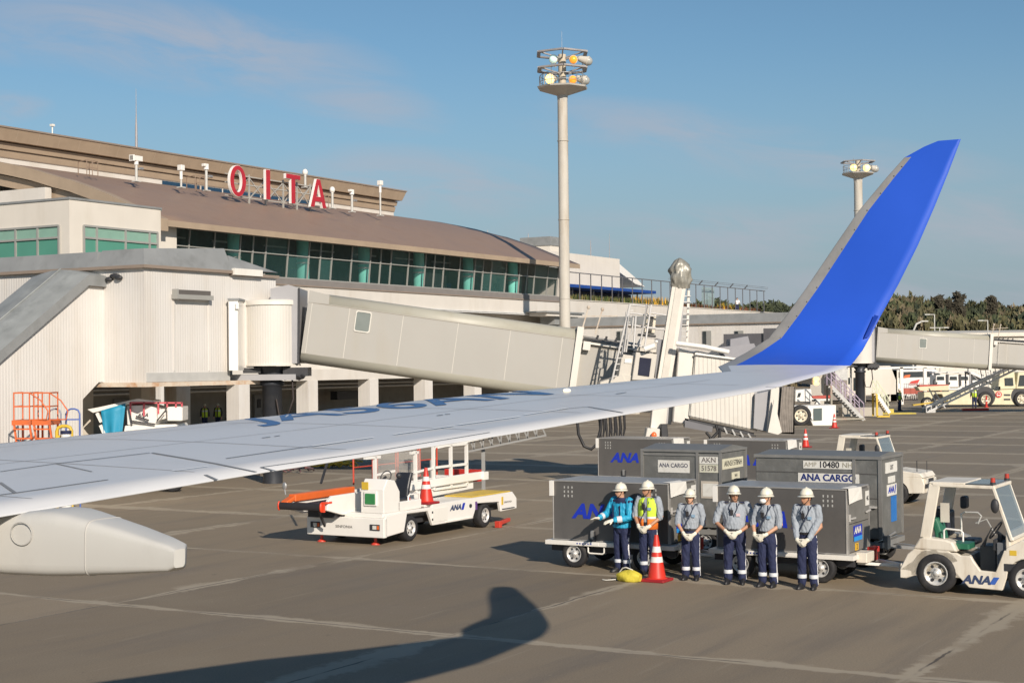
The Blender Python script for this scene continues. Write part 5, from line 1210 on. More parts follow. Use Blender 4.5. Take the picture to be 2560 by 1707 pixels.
tr.location=W(26.98,7.18,0); tr.scale=(.955,.955,.955)
dup(tr,W(42.9,14.02,0),label='white tow tractor standing behind the biggest container')
# ---------------------------------------------------------------- belt loader with its cone
BLt=thing('belt_loader','white belt loader with orange and black conveyor nose parked under the wing','belt loader',(31.5,21,0)); BO_=(31.5,21,0)
BOOM=('conveyor_belt','boom_frame','orange_side_guard','red_end_cap','boom_lift','nose_mirror','red_railing','red_bumper')
def B(n,mb,mats,par=None,**k):
    V=[]
    for u,f,z in mb.v:
        z=z*.83
        if n in BOOM:
            u=28.7-(28.7-u)*.36 if u<28.7 else u
            f=20.95+(f-20.9)*.68
            if n=='conveyor_belt' or n=='boom_frame' or n=='orange_side_guard' or n=='red_end_cap': z-=.05
        elif n in ('console','document_bag','warning_plate'):
            f=19.93+(f-20.0)*.66; u=28.72+(u-28.72)*.72
        elif n in ('operator_seat','seat_box','steering_wheel'): u-=.5 if n!='steering_wheel' else .28; f=19.93+(f-20.0)*.8
        elif n=='grab_handle': u-=1.0
        elif n=='fire_extinguisher': u-=1.0
        V.append((u,f,z))
    mb.v=V; return mb.build(n,mats,par or BLt,off=BO_,**k)
gw=cleanwhite; u0,u1=28.70,34.55; fa,fb=19.86,22.0
# near side panel in (u,z): front wing, arch, long sill, arch, tail
arc=lambda cu,cz,r,a0,a1,n=8:[(cu+r*math.cos(R(a0+(a1-a0)*i/n)),cz+r*math.sin(R(a0+(a1-a0)*i/n))) for i in range(n+1)]
prof=[(28.7,.24),(28.7,.80),(29.75,.86),(30.6,.86),(30.6,.93),(33.6,.93),(34.4,.90),(34.55,.74),(34.55,.42),(33.75,.40),(33.68,.70),(32.62,.76),(32.4,.34),(30.62,.34),(30.42,.76),(29.55,.78),(29.42,.30)]
m=MB(); m.prism(prof,'y',fa,fa+.08,0); m.prism(prof,'y',fb-.08,fb,0); B('side_panel',m,gw,bevel=.012)
m=MB(); m.bx(28.62,28.74,fa,fb,.22,.74,0); m.bx(28.7,30.2,fa+.08,21.0,.74,.86,0); m.bx(28.74,34.5,fa+.3,fb-.3,.42,.60,1); m.bx(34.45,34.75,fa+.2,fb-.2,.42,.62,0); m.bx(30.4,34.5,fa+.08,fa+.95,.86,.93,0); B('chassis',m,[gw,darkm],bevel=.012)
m=MB(); m.bx(32.55,34.4,fa+.1,fa+.9,.935,.965,0); B('yellow_deck_plate',m,yellow)
m=MB(); m.prism([(28.72,.86),(28.72,1.50),(28.95,1.78),(29.35,1.72),(29.62,1.40),(29.62,.86)],'y',20.0,20.95,0); B('console',m,gw,bevel=.02,segs=2)
m=MB(); m.bx(28.66,28.72,20.25,20.78,1.06,1.46,0); m.bx(28.64,28.70,20.3,20.73,1.10,1.40,1); B('document_bag',m,[gw,pm('bag_green',(.03,.20,.06),.6,var=.15,bump=.4,bscale=9)],bevel=.02,segs=2)
m=MB(); m.bx(28.69,28.72,20.62,20.88,1.50,1.70,0); B('warning_plate',m,yellow)
m=MB(); m.bx(29.8,30.75,20.0,20.7,.86,1.12,0); B('seat_box',m,gw,bevel=.015)
m=MB(); m.loft([[Vector(p) for p in ((30.30+d,20.12,z),(30.42+d,20.12,z),(30.42+d,20.6,z),(30.30+d,20.6,z))] for z,d in ((1.20,0),(1.45,.04),(1.72,.12),(1.86,.18))],0,True,False); m.bx(29.82,30.34,20.1,20.62,1.12,1.23,0); B('operator_seat',m,pm('seat_black_vinyl',(.02,.022,.028),.4),bevel=.05,segs=3)
m=MB(); m.bar((29.35,20.5,1.6),(29.62,20.45,1.80),.05); m.tube([(29.62+.07*math.sin(2*PI*i/14),20.45+.17*math.cos(2*PI*i/14),1.80+.15*math.sin(2*PI*i/14)) for i in range(14)],.016,6,closed=True); m.bar((29.5,20.15,1.5),(29.7,20.1,1.8),.02); m.ell((29.72,20.1,1.83),.06,.08,.08); B('steering_wheel',m,darkm)
m=MB(); m.tube([(30.75,19.96,.93),(30.75,19.96,1.24),(30.80,19.96,1.28),(31.15,19.96,1.28),(31.2,19.96,1.24),(31.2,19.96,.93)],.022,6); B('grab_handle',m,gw)
m=MB(); m.cyl((31.0,20.15,.93),(31.0,20.15,1.18),.07,n=10); B('fire_extinguisher',m,red)
for cu,cf in ((29.75,20.0),(33.05,20.0),(29.75,21.85),(33.05,21.85)): 
    wheel(BLt,'wheel',cu,cf,.30,.30,.22,-1,off=BO_,axis='y')
for f in (20.25,21.75):
    m=MB(); m.cyl((28.85,f,.04),(28.85,f,.28),.035,n=8,mat=0); m.lathe([(.10,0),(.11,.02),(.06,.06),(.03,.08)],(28.85,f,0),n=12,mat=0); m.bx(28.78,28.92,f-.08,f+.08,.2,.26,0); B('stabiliser_foot',m,pm('foot_red',(.55,.05,.03),.4))
# conveyor: boom along u, a little slope, from nose at u=26.4 to tail
def cz(u): return 1.13+(u-26.5)*.018
c0_,c1_=21.02,21.98; n0,n1=26.35,34.0
m=MB(); m.bar((n0+.35,(c0_+c1_)/2,cz(n0)+.045),(n1,(c0_+c1_)/2,cz(n1)+.045),.86,.05,0); m.cyl((n0+.06,c0_,cz(n0)),(n0+.06,c1_+.75,cz(n0)),.10,n=12,mat=0); m.bx(n0+.12,n0+1.2,c0_+.1,c1_+.6,cz(n0)-.02,cz(n0)+.06,0); B('conveyor_belt',m,pm('belt_black',(.022,.02,.022),.6,var=.15))
m=MB(); 
m.prism([(28.4,cz(28)-.30),(26.9,cz(27)-.12),(26.75,cz(27)-.10),(26.9,cz(27)+.16),(27.3,cz(27)+.27),(30,cz(30)+.24),(34.0,cz(34)+.22),(34.0,cz(34)-.20)],'y',c0_-.12,c0_,0); m.prism([(28.4,cz(28)-.30),(26.9,cz(27)-.12),(26.9,cz(27)+.10),(30,cz(30)+.12),(34.0,cz(34)+.12),(34.0,cz(34)-.20)],'y',c1_+.55,c1_+.67,0)
m.bx(34.0,34.25,c0_-.1,c1_+.6,cz(34)-.2,cz(34)+.2,0); B('boom_frame',m,gw,bevel=.01)
m=MB(); m.bar((27.3,c1_+.60,cz(27)+.17),(30.5,c1_+.60,cz(27)+.19),.30,.20,0); m.bar((26.5,c1_+.60,cz(26.5)+.06),(27.35,c1_+.60,cz(27)+.17),.28,.12,0)
B('orange_side_guard',m,orange,bevel=.02)
m=MB(); m.ell((n0+.06,c0_,cz(n0)),.13,.05,.13); m.ell((n0+.06,c1_+.77,cz(n0)),.13,.05,.13); m.bx(26.5,27.2,c0_-.14,c0_+.02,cz(27)+.08,cz(27)+.13,0); m.bx(26.42,26.6,c0_-.1,c0_,cz(27)-.14,cz(27)+.1,0); B('red_end_cap',m,pm('cap_red_orange',(.68,.06,.02),.4))
m=MB(); m.bx(28.0,28.5,21.1,22.2,.72,.95,0); m.bar((28.0,21.5,.5),(27.3,21.5,.98),.08); B('boom_lift',m,darkm)
m=MB(); m.bar((26.9,c1_+.7,cz(27)+.2),(27.0,c1_+.78,cz(27)+.38),.04); m.ell((27.0,c1_+.78,cz(27)+.44),.07,.09,.11); B('nose_mirror',m,steel)
m=MB(); m.bar((29.8,c1_+.5,cz(30)+.3),(30.5,c1_+.55,2.9),.045); B('leaning_strut',m,darkm)
# railings: white frames near, red tube frames behind
m=MB()
def frame(f,ua,ub,za,zb,vs,hs,r,mb):
    for u in vs: mb.bar((u,f,za),(u,f,zb),r)
    for z in hs: mb.bar((ua,f,z),(ub,f,z),r)
frame(20.92,32.3,33.85,1.15,2.43,(32.3,33.1,33.85),(1.16,1.80,2.42),.07,m); m.bar((31.4,20.92,1.72),(32.3,20.92,1.80),.06); frame(20.92,31.3,31.6,1.15,2.35,(31.5,),(2.3,),.07,m); frame(20.92,29.4,30.0,1.15,2.3,(29.8,),(2.28,),.07,m); m.bar((29.8,20.92,1.78),(30.6,20.92,1.84),.06)
B('white_railing',m,gw)
m=MB()
for f in (c1_+.62,):
    for ua,ub in ((30.6,31.4),(31.6,32.4),(32.5,33.4),(33.5,34.3)):
        m.tube([(ua,f,1.4),(ua,f,2.35),(ua+.08,f,2.45),(ub-.08,f,2.45),(ub,f,2.35),(ub,f,1.4)],.03,6); m.bar((ua,f,1.9),(ub,f,1.9),.03)
B('red_railing',m,pm('rail_red',(.52,.06,.03),.45))
m=MB(); m.bar((30.6,20.9,1.33),(34.6,20.9,1.40),.10,.24,0); m.bx(34.5,34.75,20.8,21.1,1.25,1.5,0); B('side_beam',m,gw,bevel=.01)
m=MB(); m.bx(34.35,34.5,20.78,22.3,1.22,1.58,0); B('red_bumper',m,red)
m=MB(); m.bx(30.4,32.3,21.3,21.4,1.45,2.3,0); B('clear_curtain',m,pm('curtain_clear',(.5,.48,.44),.25,alpha=.35))
for ff in (20.1,21.75):
    m=MB(); m.bx(28.60,28.63,ff-.13,ff+.13,.42,.58,0); m.bx(28.59,28.61,ff-.05,ff+.05,.45,.55,1); m.bx(28.59,28.61,ff-.12,ff-.07,.45,.55,2); B('headlight',m,[darkm,pm('lamp_lens',(.6,.6,.55),.15),orange])
m=MB(); m.text('SINFONIA',face_M((28.612,20.95,.48),(0,-1,0),(0,0,1)),.105,0,.006); m.text('SINFONIA',face_M((34.1,fa-.006,.66),(1,0,0),(0,0,1)),.085,0,.004); B('maker_lettering',m,pm('letter_grey',(.12,.11,.10),.6),fix=False)
m=MB(); ana(m,(31.62,fa-.016,.74),.15,(1,0,0),(0,0,1),0); m.add([(31.86,fa-.016,.65),(31.96,fa-.016,.65),(32.04,fa-.016,.84),(31.94,fa-.016,.84)],[(0,1,2,3)],1); B('logo_lettering',m,[pm('logo_ink',(.04,.06,.13),.5),anablue],fix=False)
m=MB(); m.bx(30.6,31.25,fa-.012,fa,.42,.80,0); m.bx(30.58,30.61,fa-.02,fa,.48,.54,1); m.bx(30.58,30.61,fa-.02,fa,.68,.74,1); m.cyl((32.3,fa-.01,.72),(32.3,fa,.72),.06,n=12,mat=1); m.bx(32.52,32.60,fa-.012,fa,.58,.82,2); m.bx(33.78,33.86,fa-.012,fa,.60,.84,3); m.bx(31.2,32.35,fa-.04,fa,.36,.39,0); m.bx(33.8,34.4,fa-.03,fa,.46,.48,1); B('side_hatch',m,[white,darkm,pm('strip_purple',(.12,.05,.2),.5),yellow])
m=MB(); 
for i in range(9): m.bar((34.4+.01*i,21.3,1.5),(34.42,21.3,1.55),.01)
m=MB(); m.bar((33.1,19.55,.10),(33.95,19.75,.12),.09,.09,0); m.bx(33.08,33.2,19.5,19.65,0,.16,0); one(m,'wheel_chock_bar',pm('foot_red',(.55,.05,.03),.4),'red bar chock on the ground beside the loader rear wheel','chock',(33.5,19.6,0),bevel=.01)
def cone(label,o,s=1,base=(.30,.015,.02)):
    t=thing('traffic_cone',label,'traffic cone',o,group='red and white traffic cones'); s_=s
    cr=pm('cone_red',(.60,.035,.02),.4,var=.08,dirt=(.35,.05,.03),damt=.3,dscale=6); cw=pm('cone_white_band',(.72,.70,.66),.45,var=.06,dirt=(.5,.35,.3),damt=.25,dscale=7)
    m=MB(); H=[(.02,.70,0),(.135,.26,0)]
    def rr(z): return .03+.115*(1-(z-.06)/.66)
    zs=[(.06,.30,0),(.30,.385,1),(.385,.455,0),(.455,.545,1),(.545,.72,0)]
    for a,b,mt in zs: m.lathe([(rr(a)*s_,a*s_),(rr(b)*s_,b*s_)],(0,0,0),n=20,mat=mt) if False else m.loft([[Vector((rr(h)*s_*math.cos(2*PI*i/20),rr(h)*s_*math.sin(2*PI*i/20),h*s_)) for i in range(20)] for h in (a,b)],mt,a>.5)
    m.loft([[Vector((q*s_*math.cos(2*PI*i/20),q*s_*math.sin(2*PI*i/20),h*s_)) for i in range(20)] for q,h in ((.19,.035),(.165,.05),(.15,.062))],0,False)
    m.build('cone_body',[cr,cw],t)
    m=MB(); m.bx(-.20*s_,.20*s_,-.20*s_,.20*s_,0,.045*s_,0); m.build('cone_base',pm('cone_base_maroon',base,.5,var=.1),t,bevel=.012)
    return t
q=onZ(1642,1452); k0=cone('tall cone with a heavy dark red base standing in front of the workers',(q[0],q[1]+.0,0),1.18)
cn=cone('cone riding on the belt loader side deck',(30.68,20.08,.775),1.17,(.5,.035,.02))
for x,y,l in ((2014,1118,'small cone on the open apron behind the rear carts'),(2086,1070,'small cone beside the far white equipment with the big black wheel')):
    q=onZ(x,y); dup(k0,W(q[0],q[1],0),label=l)
# cloth bundle with its white cord
q=onZ(1573,1453); m=MB(); random.seed(9)
rings=[]
for i in range(11):
    t=i/10; ring=[]
    for j in range(22):
        a=2*PI*j/22; r=math.sin(PI*(.08+.84*t))**.5
        x=(t-.5)*.46; w=1+.16*mnoise.noise((math.cos(a)*1.5+3,t*5,math.sin(a)*1.5))+.08*math.sin(7*t+3*a)
        ring.append(Vector((r*.14*w*math.cos(a),x,max(0.0,.085+r*.13*w*math.sin(a)))))
    rings.append(ring)
m.loft(rings)
t=thing('cloth_bundle','yellow cloth bundle lying on the ground left of the tall cone','bundle',(q[0],q[1],0)); m.build('cloth',pm('yellow_cloth',(.60,.50,.05),.7,var=.15,scale=8,dirt=(.35,.28,.03),damt=.5,dscale=5,bump=.6,bscale=14),t)
m=MB(); m.tube([(0,.2,.05),(.02,.24,.12),(0,.13,.24),(-.02,.05,.26),(0,-.06,.22),(.02,-.1,.18)],.013,6); m.tube([(-.05,.25,.03),(-.15,.4,.02),(-.1,.5,.02)],.012,6); m.build('cord',pm('cord_white',(.6,.58,.52),.6),t)
# ---------------------------------------------------------------- people
skin=pm('skin',(.54,.31,.20),.55,var=.06,scale=9); skin2=pm('skin_tanned',(.45,.235,.14),.5,var=.06,scale=9)
shirtm=pm('grey_blue_shirt',(.31,.345,.385),.8,var=.10,scale=7,bump=1.0,bscale=8,dirt=(.19,.215,.25),damt=.55,dscale=8)
navyc=pm('navy_cloth',(.014,.020,.062),.8,var=.12,scale=6,bump=1.0,bscale=6,dirt=(.03,.04,.10),damt=.6,dscale=6)
glove=pm('white_cotton_glove',(.72,.68,.56),.8,var=.06,scale=12,bump=.3,bscale=20)
helm=pm('helmet_cream',(.72,.68,.56),.3,var=.04,coat=.4); bootm=pm('boot_black',(.015,.015,.017),.45,var=.2)
refl=pm('reflective_tape',(.62,.64,.66),.4,var=.05); jack=pm('turquoise_jacket',(.015,.30,.50),.6,var=.12,scale=6,bump=.8,bscale=7,dirt=(.02,.42,.62),damt=.6,dscale=5)
vesty=pm('hi_vis_yellow',(.52,.72,.05),.7,var=.06,bump=.5,bscale=8); vesto=pm('hi_vis_orange',(.90,.22,.03),.7,var=.05,bump=.5,bscale=8)
hairm=pm('hair_black',(.015,.012,.01),.6); beltm=pm('belt_black',(.012,.012,.014),.5); maskm=pm('mask_white',(.78,.78,.76),.8)
def fused(mb,vox,it=4,crease=0):
    """join overlapping closed volumes into one continuous surface"""
    me=mb.mesh('t'); o=bpy.data.objects.new('t',me); COL.objects.link(o)
    bm=bmesh.new(); bm.from_mesh(me); bmesh.ops.remove_doubles(bm,verts=bm.verts,dist=1e-5); bmesh.ops.recalc_face_normals(bm,faces=bm.faces); bm.to_mesh(me); bm.free()
    r=o.modifiers.new('r','REMESH'); r.mode='VOXEL'; r.voxel_size=vox; r.use_smooth_shade=True
    s_=o.modifiers.new('s','SMOOTH'); s_.factor=.5; s_.iterations=it
    dg=bpy.context.evaluated_depsgraph_get(); n=bpy.data.meshes.new_from_object(o.evaluated_get(dg)); bpy.data.objects.remove(o); bpy.data.meshes.remove(me)
    # keep the largest island only
    bm=bmesh.new(); bm.from_mesh(n); seen=set(); best=[]
    for v in bm.verts:
        if v in seen: continue
        st=[v]; seen.add(v); isl=[]
        while st:
            q=st.pop(); isl.append(q)
            for e in q.link_edges:
                w=e.other_vert(q)
                if w not in seen: seen.add(w); st.append(w)
        if len(isl)>len(best): best=isl
    bs=set(best); bmesh.ops.delete(bm,geom=[v for v in bm.verts if v not in bs],context='VERTS'); bm.to_mesh(n); bm.free()
    if crease:
        n.update(); sd=random.random()*50; NN=[v.normal.copy() for v in n.vertices]
        for v,nn_ in zip(n.vertices,NN):
            c=v.co.copy(); a=mnoise.noise((c.x*16+sd,c.y*16,c.z*8+3*c.x*6)); b=mnoise.noise((c.x*34+sd,c.y*34,c.z*22)); v.co=c+nn_*(crease*(-abs(a)*2.0+.6)+crease*.5*b)
    n.polygons.foreach_set('use_smooth',[True]*len(n.polygons)); return n
def put(name,me,mat,par):
    me.materials.clear(); 
    for m_ in (mat if isinstance(mat,(list,tuple)) else [mat]): me.materials.append(m_)
    o=bpy.data.objects.new(name,me); COL.objects.link(o); o.parent=par; return o
def eloft(mb,rings,n=20,mat=0):
    """rings: (cx,cy,z,rx,ry)"""
    return mb.loft([[Vector((cx+rx*math.cos(2*PI*i/n),cy+ry*math.sin(2*PI*i/n),z)) for i in range(n)] for cx,cy,z,rx,ry in rings],mat)
def limb(mb,pts,rs,n=12):
    P=[Vector(p) for p in pts]; Q=[];RR=[]
    for i in range(len(P)-1):
        for t in (0,.33,.66): Q.append(P[i].lerp(P[i+1],t)); RR.append(rs[i]+(rs[i+1]-rs[i])*t)
    Q.append(P[-1]); RR.append(rs[-1]); mb.tube(Q,RR,n); mb.ell(P[0],rs[0],rs[0],rs[0],10,6); mb.ell(P[-1],rs[-1],rs[-1],rs[-1],10,6)
def hand(mb,wrist,d,nrm,side,curl,s=1.0):
    """palm from the wrist along d, back of the hand towards nrm, thumb on side"""
    d=Vector(d).normalized(); nrm=Vector(nrm); nrm=(nrm-d*nrm.dot(d)).normalized(); sd=d.cross(nrm)*side; w=Vector(wrist)
    def L(a,b,c): return w+(d*a+sd*b+nrm*c)*s
    mb.loft([[L(a,hw*math.cos(2*PI*i/10),ht*math.sin(2*PI*i/10)) for i in range(10)] for a,hw,ht in ((-.03,.030,.026),(.01,.034,.024),(.05,.044,.021),(.09,.045,.018),(.10,.040,.015))],0)
    for k,(off,ln) in enumerate(((.032,.072),(.011,.082),(-.011,.078),(-.032,.062))):
        pts=[L(.085,off,0)]; a=0
        for j,fr in enumerate((.45,.3,.25)):
            a+=curl*(.7 if j==0 else 1)*(1+.12*k); q=pts[-1]+(d*math.cos(a)-nrm*math.sin(a))*ln*fr*s; pts.append(q)
        limb(mb,pts,[.0105*s,.0098*s,.009*s,.008*s],7)
    limb(mb,[L(.015,.03,-.005),L(.045,.058,-.015),L(.075,.066,-.022)],[.014*s,.012*s,.010*s],7)
def person(label,o,top=1.80,yaw=0,head=0,kind='shirt',wide=1.0,arms='clasp',group='ground crew standing in a row',world=False,vox=.012,sk=None,cat='person',simple=False,mask=False,hx=0,hz=0,spread=0):
    t=thing('person',label,cat,o,group=group,rot=yaw-(0 if world else R(60)),world=world)
    k=top/1.80; sk=sk or skin; w=wide
    t.scale=(k,k,k)
    sh=.185*w; hp=.10*w; zl=-.0
    # ---- joints. person faces -y
    if arms=='clasp':
        el=[(-(.275+spread)*w,-.02,1.115+hz*.4),((.275+spread)*w,-.01,1.105+hz*.4)]; wr=[(-.085+hx,-.235*w,.905+hz),(.085+hx,-.235*w,.90+hz)]; hd=[((.62,-.12,-.55),(-.2,-1,-.1),-1),((-.62,-.12,-.55),(.2,-1,-.1),1)]; curl=.42
    elif arms=='gesture':
        el=[(-.30*w,-.10,1.13),(.27*w,-.08,1.09)]; wr=[(-.30,-.36,1.07),(.06,-.36,1.05)]; hd=[((-.15,-1,.05),(-.3,.1,1),1),((-.35,-.9,-.25),(.4,.0,1),-1)]; curl=.16
    elif arms=='down':
        el=[(-.27,.03,1.10),(.27,.03,1.10)]; wr=[(-.27,-.08,.86),(.27,-.08,.86)]; hd=[((0,-.3,-1),(-1,0,0),1),((0,-.3,-1),(1,0,0),-1)]; curl=.3
    elif arms=='rail':
        el=[(-.26,-.12,1.18),(.26,-.12,1.18)]; wr=[(-.2,-.4,1.12),(.2,-.4,1.12)]; hd=[((0,-1,-.2),(0,0,1),1),((0,-1,-.2),(0,0,1),-1)]; curl=.5
    S=[(-sh,.01,1.405),(sh,.01,1.405)]; hc=Vector((0,-.02,1.60)); ch,s_h=math.cos(head),math.sin(head)
    def HD(x,y,z): return Vector((hc.x+x*ch-y*s_h,hc.y+x*s_h+y*ch,hc.z+z))
    # body: one continuous surface with head, neck, torso, arms and legs
    b=MB()
    eloft(b,[(0,.0,.84,.12*w,.09),(0,.0,.95,.135*w,.10),(0,0,1.08,.13*w,.10),(0,0,1.25,.15*w,.11),(0,0,1.37,.15*w,.09),(0,0,1.42,.08,.07)],16)
    limb(b,[(0,.005,1.38),(0,-.01,1.52)],[.062,.058],12)
    hr=[]; 
    for z,rx,ry,cy in ((-.125,.030,.035,-.045),(-.11,.048,.056,-.030),(-.08,.062,.078,-.012),(-.04,.072,.092,-.004),(0,.076,.098,0),(.05,.078,.100,.004),(.09,.066,.084,.006),(.12,.035,.045,.008),(.128,.01,.012,.008)):
        hr.append([HD(rx*math.cos(2*PI*i/18),cy+ry*math.sin(2*PI*i/18),z) for i in range(18)])
    b.loft(hr)
    for p_,r_ in (((0,-.105,-.028),.017),((0,-.113,-.042),.014),((0,-.098,0),.012)): b.ell(HD(*p_),r_,r_,r_*1.1,8,6)
    b.ell(HD(0,-.088,-.075),.022,.016,.012,8,6)
    for sx in (-1,1): b.ell(HD(sx*.078,.012,-.02),.014,.02,.03,8,6)
    for i in (0,1): limb(b,[S[i],el[i],wr[i]],[.048,.042,.029],10)
    for sx in (-1,1): limb(b,[(sx*hp*.85,0,.86),(sx*hp,-.01,.48),(sx*(hp+.01),.02,.10)],[.07,.05,.04],10)
    put('body',fused(b,vox,3),sk,t)
    # trousers
    tr_=MB(); eloft(tr_,[(0,.0,.78,.135*w,.10),(0,0,.86,.165*w,.125),(0,0,.94,.165*w,.13*(.6+.4*w)),(0,0,1.0,.158*w,.125*(.5+.5*w)),(0,0,1.01,.15*w,.12)],20)
    for sx in (-1,1): limb(tr_,[(sx*hp*.82,0,.85),(sx*(hp*.9),-.012,.62),(sx*hp,-.014,.47),(sx*(hp+.005),.01,.28),(sx*(hp+.01),.015,.10)],[.100*(.5+.5*w),.090,.078,.072,.074],14)
    put('trousers',fused(tr_,vox,3,.008),navyc,t)
    if simple is False:
        m=MB()
        for sx in (-1,1): m.lathe([(.079,.19),(.081,.205),(.080,.245),(.078,.255)],(sx*(hp+.007),.013,0),n=18)
        m.build('reflective_band',refl,t)
        m=MB()
        for sx in (-1,1):
            pts=[(sx*(.160*w),.96,0),(sx*(hp*.82+.098),.84,0),(sx*(hp*.9+.092),.62,-.012),(sx*(hp+.080),.47,-.014),(sx*(hp+.079),.28,.01),(sx*(hp+.085),.09,.015)]
            for (xa,za,ya),(xb,zb,yb) in zip(pts,pts[1:]):
                m.add([(xa,ya-.012,za),(xa,ya+.012,za),(xb,yb+.012,zb),(xb,yb-.012,zb)],[(0,1,2,3)])
                m.add([(xa-sx*.01,ya-.014,za),(xa,ya-.012,za),(xb,yb-.012,zb),(xb-sx*.01,yb-.014,zb)],[(0,1,2,3)])
        m.build('side_stripe',pm('stripe_white',(.8,.8,.8),.6),t,fix=False)
    for sx in (-1,1):
        m=MB(); m.loft([[Vector((sx*(hp+.012)+rx*math.cos(2*PI*i/14)+sx*.02*max(0,-math.sin(2*PI*i/14)),cy+ry*math.sin(2*PI*i/14),z)) for i in range(14)] for z,rx,ry,cy in ((0,.046,.135,-.045),(.03,.050,.14,-.045),(.06,.046,.12,-.035),(.09,.045,.08,.0),(.14,.045,.055,.02),(.16,.04,.05,.02))]); m.build('boot',bootm,t)
    # top
    jm={'shirt':shirtm,'vest':shirtm,'jacket':jack,'dark':pm('dark_jacket',(.05,.05,.06),.8),'white':pm('white_top',(.7,.7,.68),.8)}[kind]
    ex=.022 if kind=='jacket' else 0
    bel=.02 if w>1.05 else 0
    s1=MB(); eloft(s1,[(0,.0,.93 if kind!='jacket' else .88,.158*w+ex,.118*w+ex),(0,-bel,1.0,.168*w+ex,.128*w+ex),(0,-bel,1.10,.168*w+ex,.130*w+ex),(0,-.005,1.20,.178*w+ex,.130*w+ex),(0,0,1.30,.190*w+ex,.128+ex),(0,0,1.38,.178*w+ex,.105+ex*.6),(0,0,1.43,.11,.085),(0,0,1.455,.078,.075)],22)
    for i in (0,1):
        if kind=='jacket': limb(s1,[S[i],el[i],Vector(el[i]).lerp(Vector(wr[i]),.8)],[.085,.072,.058],12)
        elif kind in('dark','white'): limb(s1,[S[i],el[i],Vector(el[i]).lerp(Vector(wr[i]),.85)],[.078,.06,.045],12)
        else: 
            e=Vector(el[i]); limb(s1,[S[i],Vector(S[i]).lerp(e,.6),e.lerp(Vector(wr[i]),.12 if label.find('right end')<0 else .8)],[.074,.066,.058 if label.find('right end')<0 else .048],12)
    put('jacket' if kind=='jacket' else 'shirt',fused(s1,vox,3,.010),jm,t)
    if kind=='vest' or kind=='dark':
        v1=MB(); e2=.014
        def ringv(z,rx,ry): 
            return [Vector((rx*math.cos(a),ry*math.sin(a),z)) for a in [R(-90+12)+ (2*PI-R(24))*i/26 for i in range(27)]]
        R_=[ringv(.86,.172*w+e2,.130*w+e2),ringv(1.02,.178*w+e2,.134*w+e2),ringv(1.06,.178*w+e2,.134+e2),ringv(1.10,.180*w+e2,.134+e2),ringv(1.22,.186*w+e2,.134+e2),ringv(1.32,.190*w+e2,.13+e2),ringv(1.40,.165*w+e2,.11+e2),ringv(1.445,.10+e2,.085+e2)]
        for i,(a,c) in enumerate(zip(R_,R_[1:])):
            mt=1 if i in (0,) else (2 if i==2 else (1 if i==1 else 0))
            if kind=='dark': mt=0 if i!=4 else 2
            for j in range(26): v1.add([a[j],a[j+1],c[j+1],c[j]],[(0,1,2,3)],mt,True)
        vo=v1.build('safety_vest',[vesty,vesto,refl],t,fix=False,weld=True)
        sm_=vo.modifiers.new('th','SOLIDIFY'); sm_.thickness=.008
    if kind=='jacket':
        m=MB(); eloft(m,[(0,.0,1.345,.205,.135),(0,0,1.40,.19,.118),(0,0,1.44,.12,.095),(0,0,1.47,.09,.085)],20)
        for i in (0,1): m.ell((S[i][0]*1.05,.01,1.385),.092,.095,.075)
        put('jacket_yoke',fused(m,vox,3),navyc,t)
        m=MB()
        for i in (0,1): a=Vector(el[i]).lerp(Vector(wr[i]),.45); c=Vector(el[i]).lerp(Vector(wr[i]),.72); m.cyl(a,c,.070,.066,n=14,caps=False)
        m.build('cuff_reflector',refl,t)
        m=MB(); m.lathe([(.0,0),(.0,0)],(0,0,0),n=3) if False else m.bx(-.10,-.075,-.165,-.150,.95,1.32); m.bx(.075,.10,-.165,-.150,.95,1.32); m.build('jacket_trim',navyc,t)
    elif kind in('shirt','vest'):
        m=MB()
        for sx in (-1,1):
            m.loft([[Vector((sx*x,y,z)) for y,z in ((-.045,dz),(.045,dz),(.045,dz+.012),(-.045,dz+.012))] for x,dz in ((.10,1.452),(.15,1.452),(.19,1.44),(.225,1.41))],0,True,False)
        m.build('epaulette',navyc,t)
        m=MB(); m.tube([(-.05,-.075,1.45),(-.085,-.12,1.36),(-.02,-.145,1.20)],.008,5) ; m.tube([(.05,-.075,1.45),(.07,-.125,1.36),(.0,-.145,1.18)],.008,5); m.tube([(.10,-.07,1.44),(.02,-.145,1.25),(-.09,-.14,1.03),(-.12,-.12,.98)],.010,5); m.build('strap',pm('strap_dark',(.03,.04,.07),.7),t)
        m=MB(); m.bx(-.05,.0,-.175,-.14,1.24,1.33); m.bar((-.03,-.16,1.33),(-.03,-.16,1.37),.012); m.build('radio',beltm,t)
        m=MB(); m.bx(.055,.125,-.152*(.5+.5*w)-.004,-.142*(.5+.5*w),1.22,1.27); m.build('chest_pocket_tag',pm('tag_pink',(.60,.45,.46),.6) if w>1.05 else pm('pocket_blue',(.22,.34,.46),.8),t)
        for sx in (-1,1):
            pass
    m=MB(); m.lathe([(1,.955),(1,.995)],(0,0,0),n=24,caps=False); m.v=[(x*(.168*w+.004),y*(.130*(.5+.5*w)+.006+(.02 if w>1.05 else 0)),z) for x,y,z in m.v]; m.bx(-.02,.02,-.152*w,-.135*w,.957,.993); m.build('belt',beltm,t,fix=False)
